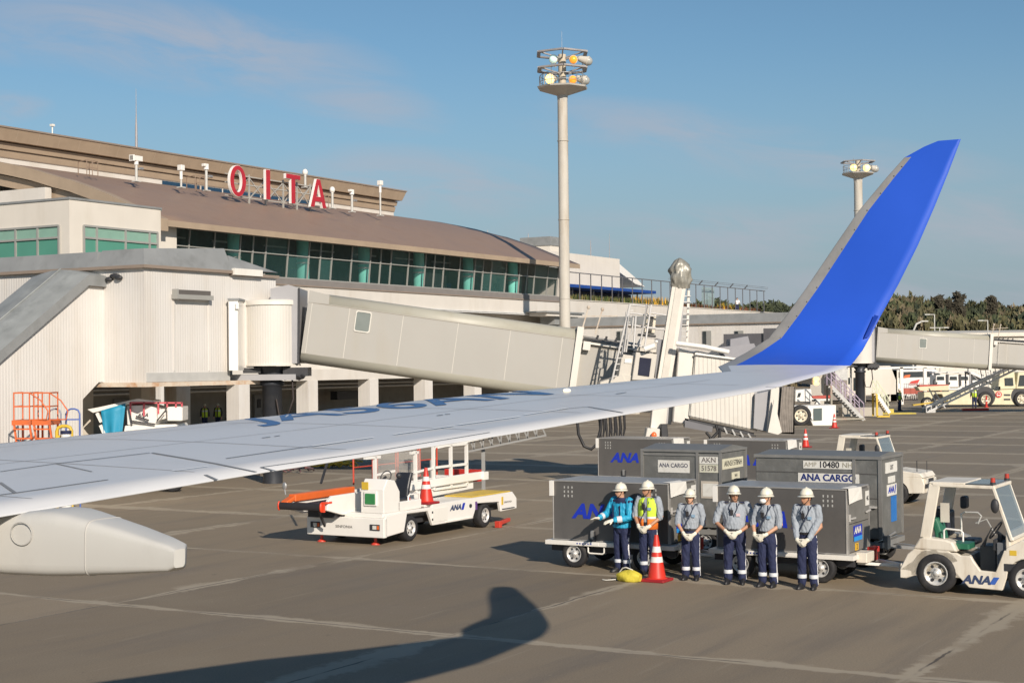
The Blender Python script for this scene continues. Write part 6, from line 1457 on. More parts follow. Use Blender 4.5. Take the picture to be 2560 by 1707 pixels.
    # gloves
    for i in (0,1):
        if simple and i==0 and False: continue
        h=MB(); d_,n_,sd_=hd[i]
        if arms=='clasp' and i==1: hand(h,(wr[i][0],wr[i][1]-.03,wr[i][2]+.012),d_,n_,sd_,curl,1.12)
        else: hand(h,wr[i],d_,n_,sd_,curl,1.12)
        a=Vector(el[i]); c=Vector(wr[i]); limb(h,[c.lerp(a,.18),c],[.036,.032],10)
        put('glove',fused(h,min(vox,.009) if not simple else .014,2),glove if not simple else sk,t)
    # helmet, hair, strap, eyes
    m=MB(); 
    if kind!='white':
        hm=[]; 
        for z,rx,ry in ((.018,.112,.128),(.03,.110,.126),(.06,.106,.122),(.10,.094,.108),(.135,.068,.080),(.155,.036,.044),(.162,.004,.004)):
            hm.append([HD(rx*math.cos(2*PI*i/24),.004+ry*math.sin(2*PI*i/24),z) for i in range(24)])
        m.loft(hm,0)
        br=[]
        for s0 in (0,1):
            br.append([HD((.112+.018*s0)*math.cos(2*PI*i/24),.004+(.128+.014*s0+ (.040*s0 if math.sin(2*PI*i/24)<-.3 else 0))*math.sin(2*PI*i/24),.022-.012*s0) for i in range(24)])
        m.loft(br,0,False); m.loft([[p+Vector((0,0,-.006)) for p in r_] for r_ in br],0,False); m.loft([[HD(.008*math.cos(2*PI*i/8),.004+y,z+.008*math.sin(2*PI*i/8)) for i in range(8)] for y,z in ((-.118,.06),(-.085,.128),(0,.165),(.085,.128),(.118,.06))],0)
        hl=m.build('helmet',helm,t)
        m=MB(); m.loft([[HD(r_*.1105*math.cos(2*PI*i/24),.004+r_*.1265*math.sin(2*PI*i/24),z) for i in range(24)] for r_,z in ((1.005,.034),(1.0,.046))],0,False); m.build('helmet_stripe',pm('helmet_stripe_grey',(.25,.25,.24),.5),hl,fix=False)
        m=MB(); m.tube([HD(-.082,-.005,.02),HD(-.075,-.03,-.06),HD(-.03,-.07,-.118),HD(.03,-.07,-.118),HD(.075,-.03,-.06),HD(.082,-.005,.02)],.0075,6); m.build('chin_strap',pm('strap_black',(.02,.02,.02),.6),hl)
    m=MB(); hm=[]
    for z,rx,ry,cy in ((-.055,.066,.06,.035),(-.02,.080,.085,.02),(.03,.084,.10,.012),(.06,.082,.10,.012)) if kind!='white' else ((-.055,.066,.06,.035),(-.02,.082,.09,.02),(.05,.09,.11,.012),(.11,.07,.09,.01),(.14,.02,.03,.01)):
        hm.append([HD(rx*math.cos(2*PI*i/18),cy+ry*math.sin(2*PI*i/18)*(1 if math.sin(2*PI*i/18)>0 else (.3 if z<.05 else 1)),z) for i in range(18)])
    m.loft(hm); m.build('hair',hairm,t)
    if not simple:
        m=MB()
        for sx in (-1,1): m.ell(HD(sx*.031,-.088,.0),.015,.010,.007,8,5); m.bar(HD(sx*.015,-.100,.018),HD(sx*.048,-.088,.018),.008)
        m.build('eyes',hairm,t)
        if mask: m=MB(); m.ell(HD(0,-.085,-.07),.062,.05,.048,14,9); m.build('face_mask',maskm,t)
        else: m=MB(); m.ell(HD(0,-.1035,-.075),.024,.006,.005,8,5); m.build('mouth',pm('lip',(.28,.10,.08),.5),t)
    return t
NU=R(-30)
G=lambda x,y: (onZ(x,y)[0],onZ(x,y)[1],0)
person('worker in a turquoise jacket holding both gloved hands out, left end of the row',G(1556,1430),1.76,NU-R(16),R(-24),'jacket',1.05,'gesture')
person('worker in a yellow and orange safety vest with hands clasped',(lambda q:(q[0],q[1],0))(onU(1621,1300,26.95)),1.83,NU,R(-32),'vest',1.0,sk=skin2)
person('shortest worker in grey shirt looking straight ahead, just right of the tall cone',G(1728,1449),1.73,NU+R(10),R(0),'shirt',.98,hx=.02,hz=-.02)
person('stocky worker in grey shirt with a pink tag, head turned to the right',G(1838,1459),1.83,NU+R(14),R(22),'shirt',1.17,sk=skin2,spread=.03,hz=.03)
person('worker wearing a white face mask in grey shirt and navy trousers',G(1920,1466),1.81,NU-R(2),R(-26),'shirt',.96,mask=True,hx=-.06,hz=.02)
person('worker at the right end of the row with long sleeves, near the tow tractor hitch',G(2020,1472),1.83,NU+R(2),R(-30),'shirt',.98,sk=skin2,hx=-.02,hz=-.04,spread=-.03)
# workers far away
def far_person(label,px,py,Y,kind,arms='down',yaw=0,top=1.75,zb=0,grp='people far from the wing'):
    p=aY(px,py,Y); person(label,(p[0],p[1],zb),top,yaw,0,kind,1.0,arms,grp,True,.03,simple=True)
far_person('worker in a yellow vest under the gate building, the left one',512,1040,99,'dark',yaw=R(10))
far_person('worker in a yellow vest under the gate building, the right one',545,1040,99.5,'dark',yaw=R(-10))
far_person('worker in a yellow vest walking near the far bridge column',2249,1027,123,'dark',yaw=R(40),top=1.8)
far_person('worker in a red vest standing beside the cream tow vehicle',2436,1023,128,'dark',yaw=R(-20),top=1.85)
far_person('person in white leaning on the observation deck fence',1843,770,162,'white','rail',zb=9.0,yaw=R(0),top=1.7)
# ---------------------------------------------------------------- equipment at the left under the gate building
def wp(px,py,Y): return Vector(aY(px,py,Y))
def WT(name,label,cat,x,y,z=0,group=None): return thing(name,label,cat,(x,y,z),world=True,group=group)
# everything below is given in world x,y,z and shifted to its thing's base
def wb(n,mb,mats,t,O,**k): return mb.build(n,mats,t,off=O,**k)
orp=pm('steps_orange',(.62,.13,.03),.5,var=.15,dirt=(.35,.10,.05),damt=.5,dscale=5)
bluer=pm('rail_blue',(.08,.14,.40),.45); 
def steps(px,label,first=True):
    Y=44.0; x=wp(px,1000,Y).x; O=(x,Y,0); t=WT('maintenance_steps',label,'steps',x,Y,0,'orange wheeled maintenance steps'); m=MB()
    z0=wp(px,1050,Y).z; z1=wp(px,982,Y).z; w=.22
    for sx in (-w,w):
        for dy in (0,.8): m.cyl((x+sx,Y+dy,z0),(x+sx,Y+dy,z1),.022,n=6)
        m.bar((x+sx,Y,z1),(x+sx,Y+.8,z1),.04); m.bar((x+sx,Y,(z0+z1)/2),(x+sx,Y+.8,(z0+z1)/2),.035)
    for z in (z1,(z0+z1)/2): m.bar((x-w,Y,z),(x+w,Y,z),.04)
    m.tube([(x+w,Y,z1),(x+w+.35,Y-.1,z0+.55),(x+w+.55,Y-.1,z0+.25),(x+w+.5,Y-.1,z0+.02),(x+w,Y,z0)],.02,6)
    wb('guard_rail',m,orp,t,O)
    m=MB(); m.bx(x-w-.05,x+w+.05,Y-.05,Y+.85,z0-.14,z0,0); wb('platform',m,orp,t,O)
    m=MB()
    for sx in (-w,w):
        m.bar((x+sx,Y,z0-.1),(x+sx+.35,Y-.1,.15),.05); m.bar((x+sx,Y+.8,z0-.1),(x+sx,Y+.8,.15),.05); m.bar((x+sx,Y+.8,.5),(x+sx+.2,Y-.05,z0-.5),.035); m.bar((x+sx,Y,z0-.2),(x+sx,Y+.8,.6),.03)
    for i in range(5): z=z0-.25-i*.26; m.bx(x-w+.1*i,x+w+.1*i,Y-.1-.02*i,Y+.12,z-.02,z+.015)
    wb('frame',m,orp,t,O)
    m=MB()
    for sx in (-.3,.45):
        for dy in (0,.75): m.cyl((x+sx-.03,Y+dy,.09),(x+sx+.03,Y+dy,.09),.09,n=10)
    wb('castor',m,black,t,O)
    return t
steps(54,'orange wheeled maintenance steps, the left one under the sloping stair'); steps(104,'orange wheeled maintenance steps, the right one beside the blue hoop rail')
def hoop(px0,px1,yt,Y,label,mat,r=.025,z0=0,nm='hoop_rail'):
    a=wp(px0,yt,Y); b=wp(px1,yt,Y); m=MB(); h=a.z; c=.14
    m.tube([(a.x,Y,z0),(a.x,Y,h-c),(a.x+c*.3,Y,h-c*.3),(a.x+c,Y,h),(b.x-c,Y,h),(b.x-c*.3,Y,h-c*.3),(b.x,Y,h-c),(b.x,Y,z0)],r,7); m.bar((a.x,Y,h-.3),(b.x,Y,h-.3),r*1.6)
    o=m.build(nm,mat,None,(a.x,Y,0),off=(a.x,Y,0)); tag(o,label,'rail'); return o
hoop(165,199,1022,44.2,'blue grey hoop rail right of the orange steps',bluer); hoop(122,152,1022,44.9,'grey hoop rail behind the right orange steps',pm('rail_grey',(.25,.27,.33),.5))
hoop(142,179,1065,43.8,'short yellow hoop guard in front of the blue rail',yellow,.05)
m=MB(); a=wp(165,1080,43.6); m.cyl((a.x,43.6,0),(a.x,43.6,a.z),.14,n=12,mat=0); m.cyl((a.x,43.6,a.z-.05),(a.x,43.6,a.z+.04),.15,n=12,mat=1); m.cyl((a.x,43.6,a.z-.35),(a.x,43.6,a.z-.2),.145,n=12,mat=2)
o=m.build('drum',[cleanwhite,navyc,red],None,(a.x,43.6,0),off=(a.x,43.6,0),bevel=.01); tag(o,'small white drum with dark and red bands between the yellow hoop','drum')
# covered belt loader
Y=50.5; x=wp(300,1000,Y).x; O=(x,Y,0); t=WT('belt_loader','white belt loader with a turquoise sheet hanging from its raised nose','belt loader',x,Y)
def q3(mb,pts,Y0,d,mat=0):
    v=[wp(px,py,Y0) for px,py in pts]; w=[p+Vector((0,d,0)) for p in v]; n=len(v)
    mb.add(v+w,[tuple(range(n)),tuple(range(2*n-1,n-1,-1))]+[(i,(i+1)%n,n+(i+1)%n,n+i) for i in range(n)],mat)
m=MB(); q3(m,[(218,1023),(250,1017),(345,996),(383,1001),(383,1008),(345,1006),(300,1014),(255,1026),(232,1032)],Y,1.1); wb('boom_cover',m,cleanwhite,t,O,bevel=.01)
m=MB(); rr=[]
for i in range(9):
    s=i/8; a=wp(252+62*s,1026-18*s,Y-.08); b=wp(262+42*s,1084-3*s,Y-.08); b.z=min(b.z,a.z-1); dy=.06*math.sin(s*9)
    m.add([],[]); rr.append((a,b,dy))
for (a,b,d0),(c,d_,d1) in zip(rr,rr[1:]):
    for k in range(6):
        f0,f1=k/6,(k+1)/6; P4=[a.lerp(b,f0),c.lerp(d_,f0),c.lerp(d_,f1),a.lerp(b,f1)]
        P4=[p+Vector((0,dd*(.3+ff),0)) for p,dd,ff in zip(P4,(d0,d1,d1,d0),(f0,f0,f1,f1))]; m.add(P4,[(0,1,2,3)],0,True)
o=wb('hanging_sheet',m,pm('turquoise_sheet',(.02,.26,.42),.5,var=.12,scale=2,bump=.5,bscale=3),t,O,fix=False,weld=True); s_=o.modifiers.new('t','SOLIDIFY'); s_.thickness=.01
m=MB(); m.bar(wp(243,1032,Y),wp(254,1055,Y),.12,.1); m.bar(wp(252,1062,Y),wp(262,1085,Y),.14,.1); m.bar(wp(262,1085,Y),(wp(262,1085,Y).x,Y,.2),.2); wb('front_strut',m,cleanwhite,t,O)
m=MB(); q3(m,[(316,1014),(365,1012),(392,1020),(392,1060),(350,1064),(318,1062)],Y+.1,1.6); q3(m,[(417,1017),(456,1016),(456,1052),(418,1052)],Y,.9); q3(m,[(388,1024),(420,1020),(420,1045),(390,1052)],Y+.3,1.2); q3(m,[(312,1064),(440,1060),(470,1120),(300,1130)],Y+.1,1.7); wb('machine_body',m,cleanwhite,t,O,bevel=.02)
m=MB(); q3(m,[(326,1005),(386,1005),(386,1016),(326,1016)],Y+1.2,.05,0)
for a,b in (((326,1005),(326,1040)),((360,1004),(360,1040)),((396,1005),(396,1035)),((418,1006),(418,1018)),((440,1006),(440,1018)),((455,1006),(455,1016))): m.bar(wp(*a,Y+.0),wp(*b,Y),.05)
m.bar(wp(326,1006,Y),wp(456,1007,Y),.05); wb('red_guard_rail',m,pm('rail_pink_red',(.55,.10,.12),.5),t,O)
m=MB(); 
for a,b in (((322,1020),(330,1060)),((340,1040),(372,1050)),((392,1052),(414,1026)),((330,1052),(388,1060))): m.bar(wp(*a,Y-.02),wp(*b,Y-.02),.05,.04)
m.text('ANA',face_M(wp(358,1037,Y+.05),(1,0,0),(0,0,1)),.16,0,.02,.3); wb('machine_detail',m,darkm,t,O,fix=False)
for xx in (325,430): 
    c=wp(xx,1100,Y); wheel(t,'wheel',c.x,Y+.1,.36,.36,.25,-1,off=O,axis='y')
# dark car behind the wing
def carshape(t,O,L,w,h,body,cx,cy,yaw=0,cut=False):
    M=Matrix.Translation((cx,cy,0))@Matrix.Rotation(yaw,4,'Z')
    prof=[(-L/2,.30),(-L/2+.02,.62),(-L*.44,.84),(-L*.22,.94),(-L*.08,h-.04),(L*.05,h),(L*.25,h-.03),(L*.40,.98),(L*.49,.90),(L/2,.60),(L/2-.02,.30)]
    m=MB(); rings=[]
    for yy,k in ((-w/2,.0),(-w/2+.06,.0),(0,.02),(w/2-.06,0),(w/2,0)):
        ins=.96 if abs(yy)>w/2-.01 else 1
        rings.append([M@Vector((px*ins,yy*(.86 if pz>1.0 else 1),pz-.0)) for px,pz in prof])
    m.loft(rings,0,True,True); b=m.build('car_body',body,t,off=O)
    e=b.modifiers.new('e','EDGE_SPLIT'); e.split_angle=R(28)
    m=MB()
    for sy in (-1,1):
        y=sy*(w*.43+.035)
        m.add([M@Vector(p) for p in ((-L*.17,y+sy*.05,.96),(-L*.07,y,h-.12),(L*.10,y,h-.09),(L*.10,y+sy*.04,.96))],[(0,1,2,3)]); m.add([M@Vector(p) for p in ((L*.12,y+sy*.04,.96),(L*.12,y,h-.09),(L*.26,y,h-.12),(L*.36,y+sy*.05,.97))],[(0,1,2,3)])
    m.add([M@Vector(p) for p in ((-L*.22-.02,-w*.40,.97),(-L*.22-.02,w*.40,.97),(-L*.09-.02,w*.36,h-.06),(-L*.09-.02,-w*.36,h-.06))],[(0,1,2,3)])
    m.build('car_windows',glassd,t,off=O,fix=False)
    for px in (-L*.32,L*.31):
        for sy in (-1,1):
            c=M@Vector((px,sy*(w/2-.08),.31)); d=M.to_3x3()@Vector((0,sy,0)); m=MB(); m.cyl(c-d*.1,c+d*.1,.31,n=18); ty=m.build('wheel',black,t,off=O); m=MB(); m.cyl(c+d*.1,c+d*.11,.19,n=14); m.build('rim',chrome,ty,off=O)
    m=MB()
    for sy in (-1,1): c=M@Vector((-L*.47,sy*w*.36,.70)); m.ell(c,.12,.16,.09)
    m.build('headlights',pm('lamp_lens',(.6,.6,.55),.15),t,off=O)
q=wp(520,1052,62); t=WT('parked_car','black car of which only the glossy roof shows above the wing','car',q.x,62,0,'cars in the background'); carshape(t,(q.x,62,0),4.6,1.8,1.80,pm('car_black',(.02,.022,.03),.12,coat=.6),q.x,62,R(8))
q=wp(2225,1015,165); t=WT('parked_car','white hatchback behind the far bridge column','car',q.x+.4,165,0,'cars in the background'); carshape(t,(q.x+.4,165,0),4.3,1.75,1.55,pm('car_white',(.75,.75,.74),.2,coat=.6),q.x+.4,165,PI)
# yellow hose heap under the wing and red kit
def heap(px,py,w,col,label,seed,n=16,r=.035,hh=.25):
    g_=onZ(px,py); m=MB(); random.seed(seed)
    for i in range(n):
        a=random.random()*6.28; c=((random.random()-.5)*w,(random.random()-.5)*w*.6); rr=.2+random.random()*.35
        m.tube([(c[0]+rr*math.cos(a+j*.7),c[1]+rr*.8*math.sin(a+j*.7),.04+hh*random.random()) for j in range(7)],r,5)
    o=m.build('hose_heap',col,None,W(g_[0],g_[1],0),(0,0,R(-20))); tag(o,label,'hose heap',None)
heap(820,1168,2.2,yellow,'heap of yellow hose on the ground below the wing trailing edge',3); heap(725,1182,1.6,pm('kit_dark',(.08,.06,.07),.6,dirt=(.5,.1,.06),damt=.5,dscale=4),'dark and red tangled kit left of the yellow hose heap',4,12)
# long lattice ramp leaning behind the loader
Y=42; a=wp(1078,1122,Y); b=wp(1365,1062,Y); O=(a.x,Y,0); t=WT('ramp_ladder','long pale lattice ramp rising to the right behind the loader railing','ramp',a.x,Y)
m=MB(); m.bar(a+Vector((0,0,.12)),a.lerp(b,.56)+Vector((0,0,.12)),.08,.28); wb('side_board',m,cleanwhite,t,O)
m=MB(); 
for dz in (0,-.28): m.bar(a.lerp(b,.3)+Vector((0,.1,dz)),b+Vector((0,.1,dz)),.06,.05)
for i in range(18): p=a.lerp(b,.3+.7*i/18); m.bar(p+Vector((0,.1,0)),p+Vector((.12 if i%2 else -.02,.1,-.28)),.04)
m.bar(a+Vector((0,.3,-.3)),(a.x,Y+.3,0),.1); m.bar(a.lerp(b,.45)+Vector((0,.3,-.3)),(a.lerp(b,.45).x,Y+.3,0),.1); wb('lattice_frame',m,pm('lattice_grey',(.24,.24,.23),.5,var=.1),t,O)
# ---------------------------------------------------------------- right background
# wheeled air start unit
Y=97; c=wp(2002,1050,Y); O=(c.x,Y,0); t=WT('ground_power_unit','boxy white ground unit with one big black wheel, just right of the bridge canopy','ground unit',c.x,Y)
m=MB(); q3(m,[(2018,1014),(2090,1012),(2090,1066),(2034,1068),(2018,1030)],Y,2.2); q3(m,[(1985,1014),(2020,1014),(2022,1024),(1985,1026)],Y+.1,2); wb('unit_body',m,cleanwhite,t,O,bevel=.03)
m=MB(); q3(m,[(2034,1021),(2055,1020),(2055,1050),(2034,1051)],Y-.05,.05); wb('grille',m,pm('grille_green_grey',(.07,.10,.10),.6),t,O)
wheel(t,'wheel',c.x,Y+.1,.62,.66,.45,-1,off=O,axis='y',rimm=pm('cream_rim',(.66,.60,.46),.5))
m=MB(); m.bar(wp(2020,1030,Y-.03),wp(2032,1050,Y-.03),.12,.04); wb('fender_strip',m,cleanwhite,t,O)
# belt loader behind it
Y=108; c=wp(2030,1000,Y); O=(c.x,Y,0); t=WT('belt_loader','small belt loader with a red belt behind the boxy ground unit','belt loader',c.x,Y)
m=MB(); q3(m,[(1989,975),(2028,972),(2030,995),(2042,998),(2042,1004),(1988,1004)],Y,2); q3(m,[(2028,998),(2074,996),(2074,1002),(2028,1004)],Y,1.2); q3(m,[(2040,1006),(2050,1000),(2052,1010),(2038,1014)],Y,.5); wb('machine_body',m,cleanwhite,t,O,bevel=.03)
m=MB(); q3(m,[(2026,990),(2076,988),(2076,995),(2028,996)],Y+.1,.9); wb('conveyor_belt',m,pm('belt_red',(.42,.07,.05),.6),t,O)
m=MB(); q3(m,[(1996,982),(2003,982),(2000,992),(1993,993)],Y-.03,.03); wb('cab_window',m,glassd,t,O,fix=True)
for xx in (1996,2062): c=wp(xx,1008,Y); m=MB(); m.cyl((c.x,Y,.45),(c.x,Y+.3,.45),.45,n=16); wb('wheel',m,black,t,O)
# stairs beside the far bridge column: metal passenger stairs
def stairs(pa,pb,Y,w,label,cols,rail=1.1,steps_=14,nm='passenger_stairs'):
    a=wp(*pa,Y); b=wp(*pb,Y); O=(b.x,Y,0); t=WT(nm,label,'stairs',b.x,Y,0,'mobile stairs around the far bridge'); m=MB()
    for dy in (0,w):
        m.bar(a+Vector((0,dy,0)),b+Vector((0,dy,0)),.10,.22)
    wb('stringer',m,cols[0],t,O); m=MB()
    for i in range(steps_+1): p=a.lerp(b,i/steps_); m.bx(p.x-.14,p.x+.14,Y,Y+w,p.z-.0,p.z+.04)
    wb('tread',m,cols[2],t,O); m=MB()
    for dy in (0,w):
        for i in range(0,steps_+1,2): p=a.lerp(b,i/steps_)+Vector((0,dy,0)); m.bar(p,p+Vector((0,0,rail)),.045)
        m.bar(a+Vector((0,dy,rail)),b+Vector((0,dy,rail)),.06); m.bar(a+Vector((0,dy,rail*.55)),b+Vector((0,dy,rail*.55)),.04)
    wb('hand_rail',m,cols[1],t,O); m=MB()
    top=a if a.z>b.z else b; m.bar(top,(top.x,Y,.1),.12); m.bar(top+Vector((0,w,0)),(top.x,Y+w,.1),.12); m.bar((b.x,Y,.12),(a.x,Y,.12),.12); m.bar(top,(b.x if top is a else a.x,Y,.2),.06)
    wb('support_frame',m,cols[2],t,O); return t
stairs((2078,965),(2160,1050),104,1.4,'grey and lilac lattice stairs leaning down to the far bridge footing',(steel,pm('rail_lilac',(.34,.28,.36),.5),pm('frame_faded',(.30,.28,.22),.6,dirt=(.45,.2,.15),damt=.5,dscale=2)))
stairs((2192,985),(2224,1032),108,1.2,'short bright white stairs right of the far bridge footing',(cleanwhite,pm('rail_cream',(.6,.62,.45),.5),yellow),.95,9)
m=MB(); g_=onZ(2225,1035); m.bx(-1.6,1.8,-.6,.9,0,.10,0); m.bx(-1.2,.2,-.4,.5,.1,.4,0); o=m.build('yellow_stair_base',pm('yellow_faded',(.52,.42,.08),.6,var=.15),None,W(g_[0],g_[1],0),bevel=.02); tag(o,'low yellow platform on the ground beside the white stairs','platform')
# cream tow vehicle with red crane emblem left as plain red disc shapes (two axles in view)
Y=131; c=wp(2465,1000,Y); O=(c.x,Y,0); t=WT('aircraft_tow_tractor','long cream aircraft tow tractor with a red round emblem at the right edge','tow tractor',c.x,Y)
cr=pm('tug_cream',(.66,.61,.42),.4,var=.04,dirt=(.4,.34,.2),damt=.25)
m=MB(); q3(m,[(2372,976),(2440,976),(2520,972),(2520,962),(2600,958),(2600,1012),(2370,1012)],Y+.2,2.2,0); q3(m,[(2500,928),(2536,926),(2540,972),(2495,974)],Y+.1,2,0); q3(m,[(2545,930),(2600,928),(2600,972),(2540,972)],Y+.1,2,0); wb('tractor_body',m,cr,t,O,bevel=.05)
m=MB(); q3(m,[(2512,945),(2532,944),(2534,964),(2513,964)],Y+.04,.06,0); q3(m,[(2550,938),(2575,937),(2576,964),(2546,965)],Y+.04,.06,0); q3(m,[(2488,966),(2501,966),(2501,975),(2487,975)],Y+.1,.06,0); wb('cab_window',m,glassd,t,O)
for xx in (2465,2555): c=wp(xx,1003,Y); wheel(t,'wheel',c.x,Y+.25,.62,.66,.5,-1,off=O,axis='y',rimm=pm('cream_rim',(.66,.60,.46),.5))
m=MB()
for xx in (2465,2555):
    c=wp(xx,1003,Y); m.cyl((c.x,Y+.19,.85),(c.x,Y+.21,.85),.86,n=20)
wb('wheel_arch',m,darkm,t,O)
m=MB(); c=wp(2498,986,Y); m.cyl((c.x,Y+.14,c.z),(c.x,Y+.19,c.z),.27,n=24,mat=0); m.tube([(c.x+.16*math.cos(a),Y+.13,c.z+.16*math.sin(a)) for a in [R(-60+i*30) for i in range(11)]],.03,5,1); m.bar((c.x-.12,Y+.13,c.z-.06),(c.x+.12,Y+.13,c.z-.06),.02,.07,1); wb('round_emblem',m,[red,cleanwhite],t,O,fix=False)
m=MB(); q3(m,[(2510,985),(2526,985),(2526,989),(2510,989)],Y+.16,.04,0); q3(m,[(2510,996),(2526,996),(2526,1000),(2510,1000)],Y+.16,.04,0); wb('vent',m,darkm,t,O)
Y=126; c=wp(2340,1000,Y); O=(c.x,Y,0); t=WT('belt_loader','cream belt loader with a long red belt beyond the leaning ramp','belt loader',c.x,Y)
m=MB(); q3(m,[(2310,980),(2375,979),(2375,1003),(2362,1003),(2355,985),(2335,985),(2328,1003),(2310,1003)],Y,2,0); q3(m,[(2293,967),(2372,963),(2372,976),(2300,977)],Y-.1,1.2,0); wb('machine_body',m,cr,t,O,bevel=.03)
m=MB(); q3(m,[(2298,962),(2372,961),(2372,965),(2300,968)],Y,.9,0); wb('conveyor_belt',m,pm('belt_red',(.42,.07,.05),.6),t,O)
for xx in (2318,2345): c=wp(xx,1002,Y); wheel(t,'wheel',c.x,Y+.05,.5,.5,.35,-1,off=O,axis='y',rimm=pm('cream_rim',(.66,.60,.46),.5))
m=MB(); q3(m,[(2282,1011),(2370,1000),(2370,1003),(2284,1014)],Y-1.5,.3,0); wb('tow_bar',m,yellow,t,O)
# row of white service machines behind
random.seed(12)
for i,(x0,lab) in enumerate(((2352,'first white service truck cab beyond the leaning ramp, nearest the bus'),(2384,'second white service truck beyond the leaning ramp'),(2412,'third white service truck beyond the leaning ramp'),(2440,'fourth white service truck beyond the leaning ramp, beside the folded stairs'))):
    Y=150+i*2; c=wp(x0,960,Y); O=(c.x,Y,0); t=WT('service_truck',lab,'truck',c.x,Y,0,'white service trucks parked behind the ramp')
    m=MB(); q3(m,[(x0-12,938),(x0+12,937),(x0+14,968),(x0-13,968)],Y,2.2); q3(m,[(x0-14,962),(x0+22,962),(x0+22,975),(x0-14,975)],Y+.2,2.0); q3(m,[(x0-15,930),(x0+14,929),(x0+14,932),(x0-15,933)],Y,2.2); wb('truck_body',m,cleanwhite,t,O,bevel=.04)
    m=MB(); q3(m,[(x0-9,941),(x0+8,941),(x0+9,950),(x0-10,950)],Y-.03,.03); wb('windscreen',m,glassd,t,O)
    for xx in (x0-6,x0+14): c1=wp(xx,975,Y); m=MB(); m.cyl((c1.x,Y+.1,.45),(c1.x,Y+.4,.45),.45,n=14); wb('wheel',m,black,t,O)
    m=MB(); m.tube([wp(x0-14+4*math.cos(a_),955+7*math.sin(a_),Y-.3) for a_ in [i_*.6 for i_ in range(9)]],.07,6); m.bar(wp(x0+16,935,Y),wp(x0+16,965,Y),.2); wb('hose_reel',m,darkm,t,O)
# bus
Y=175; c=wp(2300,960,Y); O=(c.x,Y,0); t=WT('coach_bus','white coach with dark windows and a red stripe behind the white canopy posts','bus',c.x,Y)
m=MB(); q3(m,[(2228,925),(2338,922),(2352,932),(2352,970),(2228,972)],Y,2.5); wb('bus_body',m,pm('bus_white',(.68,.67,.66),.25,coat=.5),t,O,bevel=.12,segs=2)
m=MB(); q3(m,[(2234,930),(2330,928),(2330,942),(2234,944)],Y-.04,.04); q3(m,[(2335,929),(2350,934),(2350,955),(2336,955)],Y-.04,.04); wb('bus_windows',m,glassd,t,O)
m=MB(); q3(m,[(2278,953),(2300,948),(2292,962),(2270,962)],Y-.05,.03,0); q3(m,[(2262,938),(2276,936),(2274,943),(2258,945)],Y-.06,.03,1); wb('livery_stripe',m,[red,orange],t,O)
for xx in (2245,2330): c=wp(xx,972,Y); m=MB(); m.cyl((c.x,Y-.03,.5),(c.x,Y+.3,.5),.5,n=16); wb('wheel',m,black,t,O)
# white canopy on posts
Y=140; c=wp(2275,990,Y); O=(c.x,Y,0); t=WT('walkway_canopy','white walkway canopy on slim posts below the far bridge','canopy',c.x,Y)
m=MB(); q3(m,[(2190,918),(2360,914),(2360,919),(2190,923)],Y,3,0); wb('roof',m,cleanwhite,t,O)
for xx in (2254,2313): 
    a=wp(xx,918,Y); m=MB(); m.bx(a.x-.14,a.x+.14,Y,Y+.28,0,a.z); wb('post',m,cleanwhite,t,O)
m=MB()
for xx in (2232,2236): a=wp(xx,925,Y+12); m.bx(a.x-.4,a.x+.4,Y+12,Y+12.8,0,a.z)
wb('far_post',m,stucco2,t,O)
# low building at the column: white wall with door and window, gate stair shade wall
Y=150; c=wp(2180,950,Y); O=(c.x,Y,0); t=WT('gate_annex','low white building with a dark door behind the far bridge column','building',c.x,Y)
m=MB(); q3(m,[(2098,918),(2226,914),(2240,950),(2240,985),(2098,990)],Y,8,0); q3(m,[(2075,960),(2112,918),(2118,918),(2118,1000),(2075,1000)],Y-6,5,1); wb('wall',m,[stucco2,pm('shaded_wall_panel',(.26,.23,.21),.8)],t,O)  # the stair wall's shade is put into its darker panel colour
m=MB(); q3(m,[(2134,944),(2144,944),(2144,976),(2134,976)],Y-.05,.05,0); q3(m,[(2121,944),(2130,944),(2130,960),(2121,960)],Y-.05,.05,0); wb('door',m,glassd,t,O)
# wire fence with red boards
m=MB(); Y=160; c=wp(2260,985,Y)
for i in range(30):
    p=wp(2228+5.5*i,965,Y); m.bar((p.x,Y,0),(p.x,Y,1.6),.06)
m.bar((wp(2228,960,Y).x,Y,1.55),(wp(2390,960,Y).x,Y,1.55),.06,mat=0)
for i in range(9): p=wp(2240+14*i,980,Y); m.bx(p.x-.3,p.x+.3,Y-.1,Y,.5,1.1,1)
o=m.build('service_fence',[steel,pm('board_red',(.4,.09,.06),.6)],None,(c.x,Y,0),off=(c.x,Y,0)); tag(o,'thin wire fence with small red boards in front of the bus','fence')
# leaning lattice boarding ramp
Y=118; a=wp(2316,1035,Y); b=wp(2570,912,Y); O=(a.x,Y,0); t=WT('leaning_ramp','long silver ramp rising off the right edge of the picture','ramp',a.x,Y)
m=MB()
for dz in (.0,.42): m.bar(a+Vector((0,0,dz+.1)),b+Vector((0,0,dz+.1)),.12,.14)
for i in range(22): p=a.lerp(b,i/21); m.bar(p+Vector((0,0,.1)),p+Vector((.0,0,.5)),.06)
m.bar(a+Vector((0,1.2,.3)),b+Vector((0,1.2,.3)),.12,.3); wb('side_rail',m,pm('ramp_silver',(.50,.50,.49),.4,metal=.4,var=.1),t,O)
m=MB(); p=a.lerp(b,.12); m.bar(p,p+Vector((-.7,0,1.5)),.08); m.bar(p+Vector((.5,0,0)),p+Vector((-.3,0,1.3)),.08); m.bar(wp(2400,985,Y),wp(2340,1012,Y),.05); p=a.lerp(b,.7)
for i in range(10): q=a.lerp(b,.55+.045*i); m.bar(q+Vector((0,0,.5)),q+Vector((-.15,0,1.5)),.05)
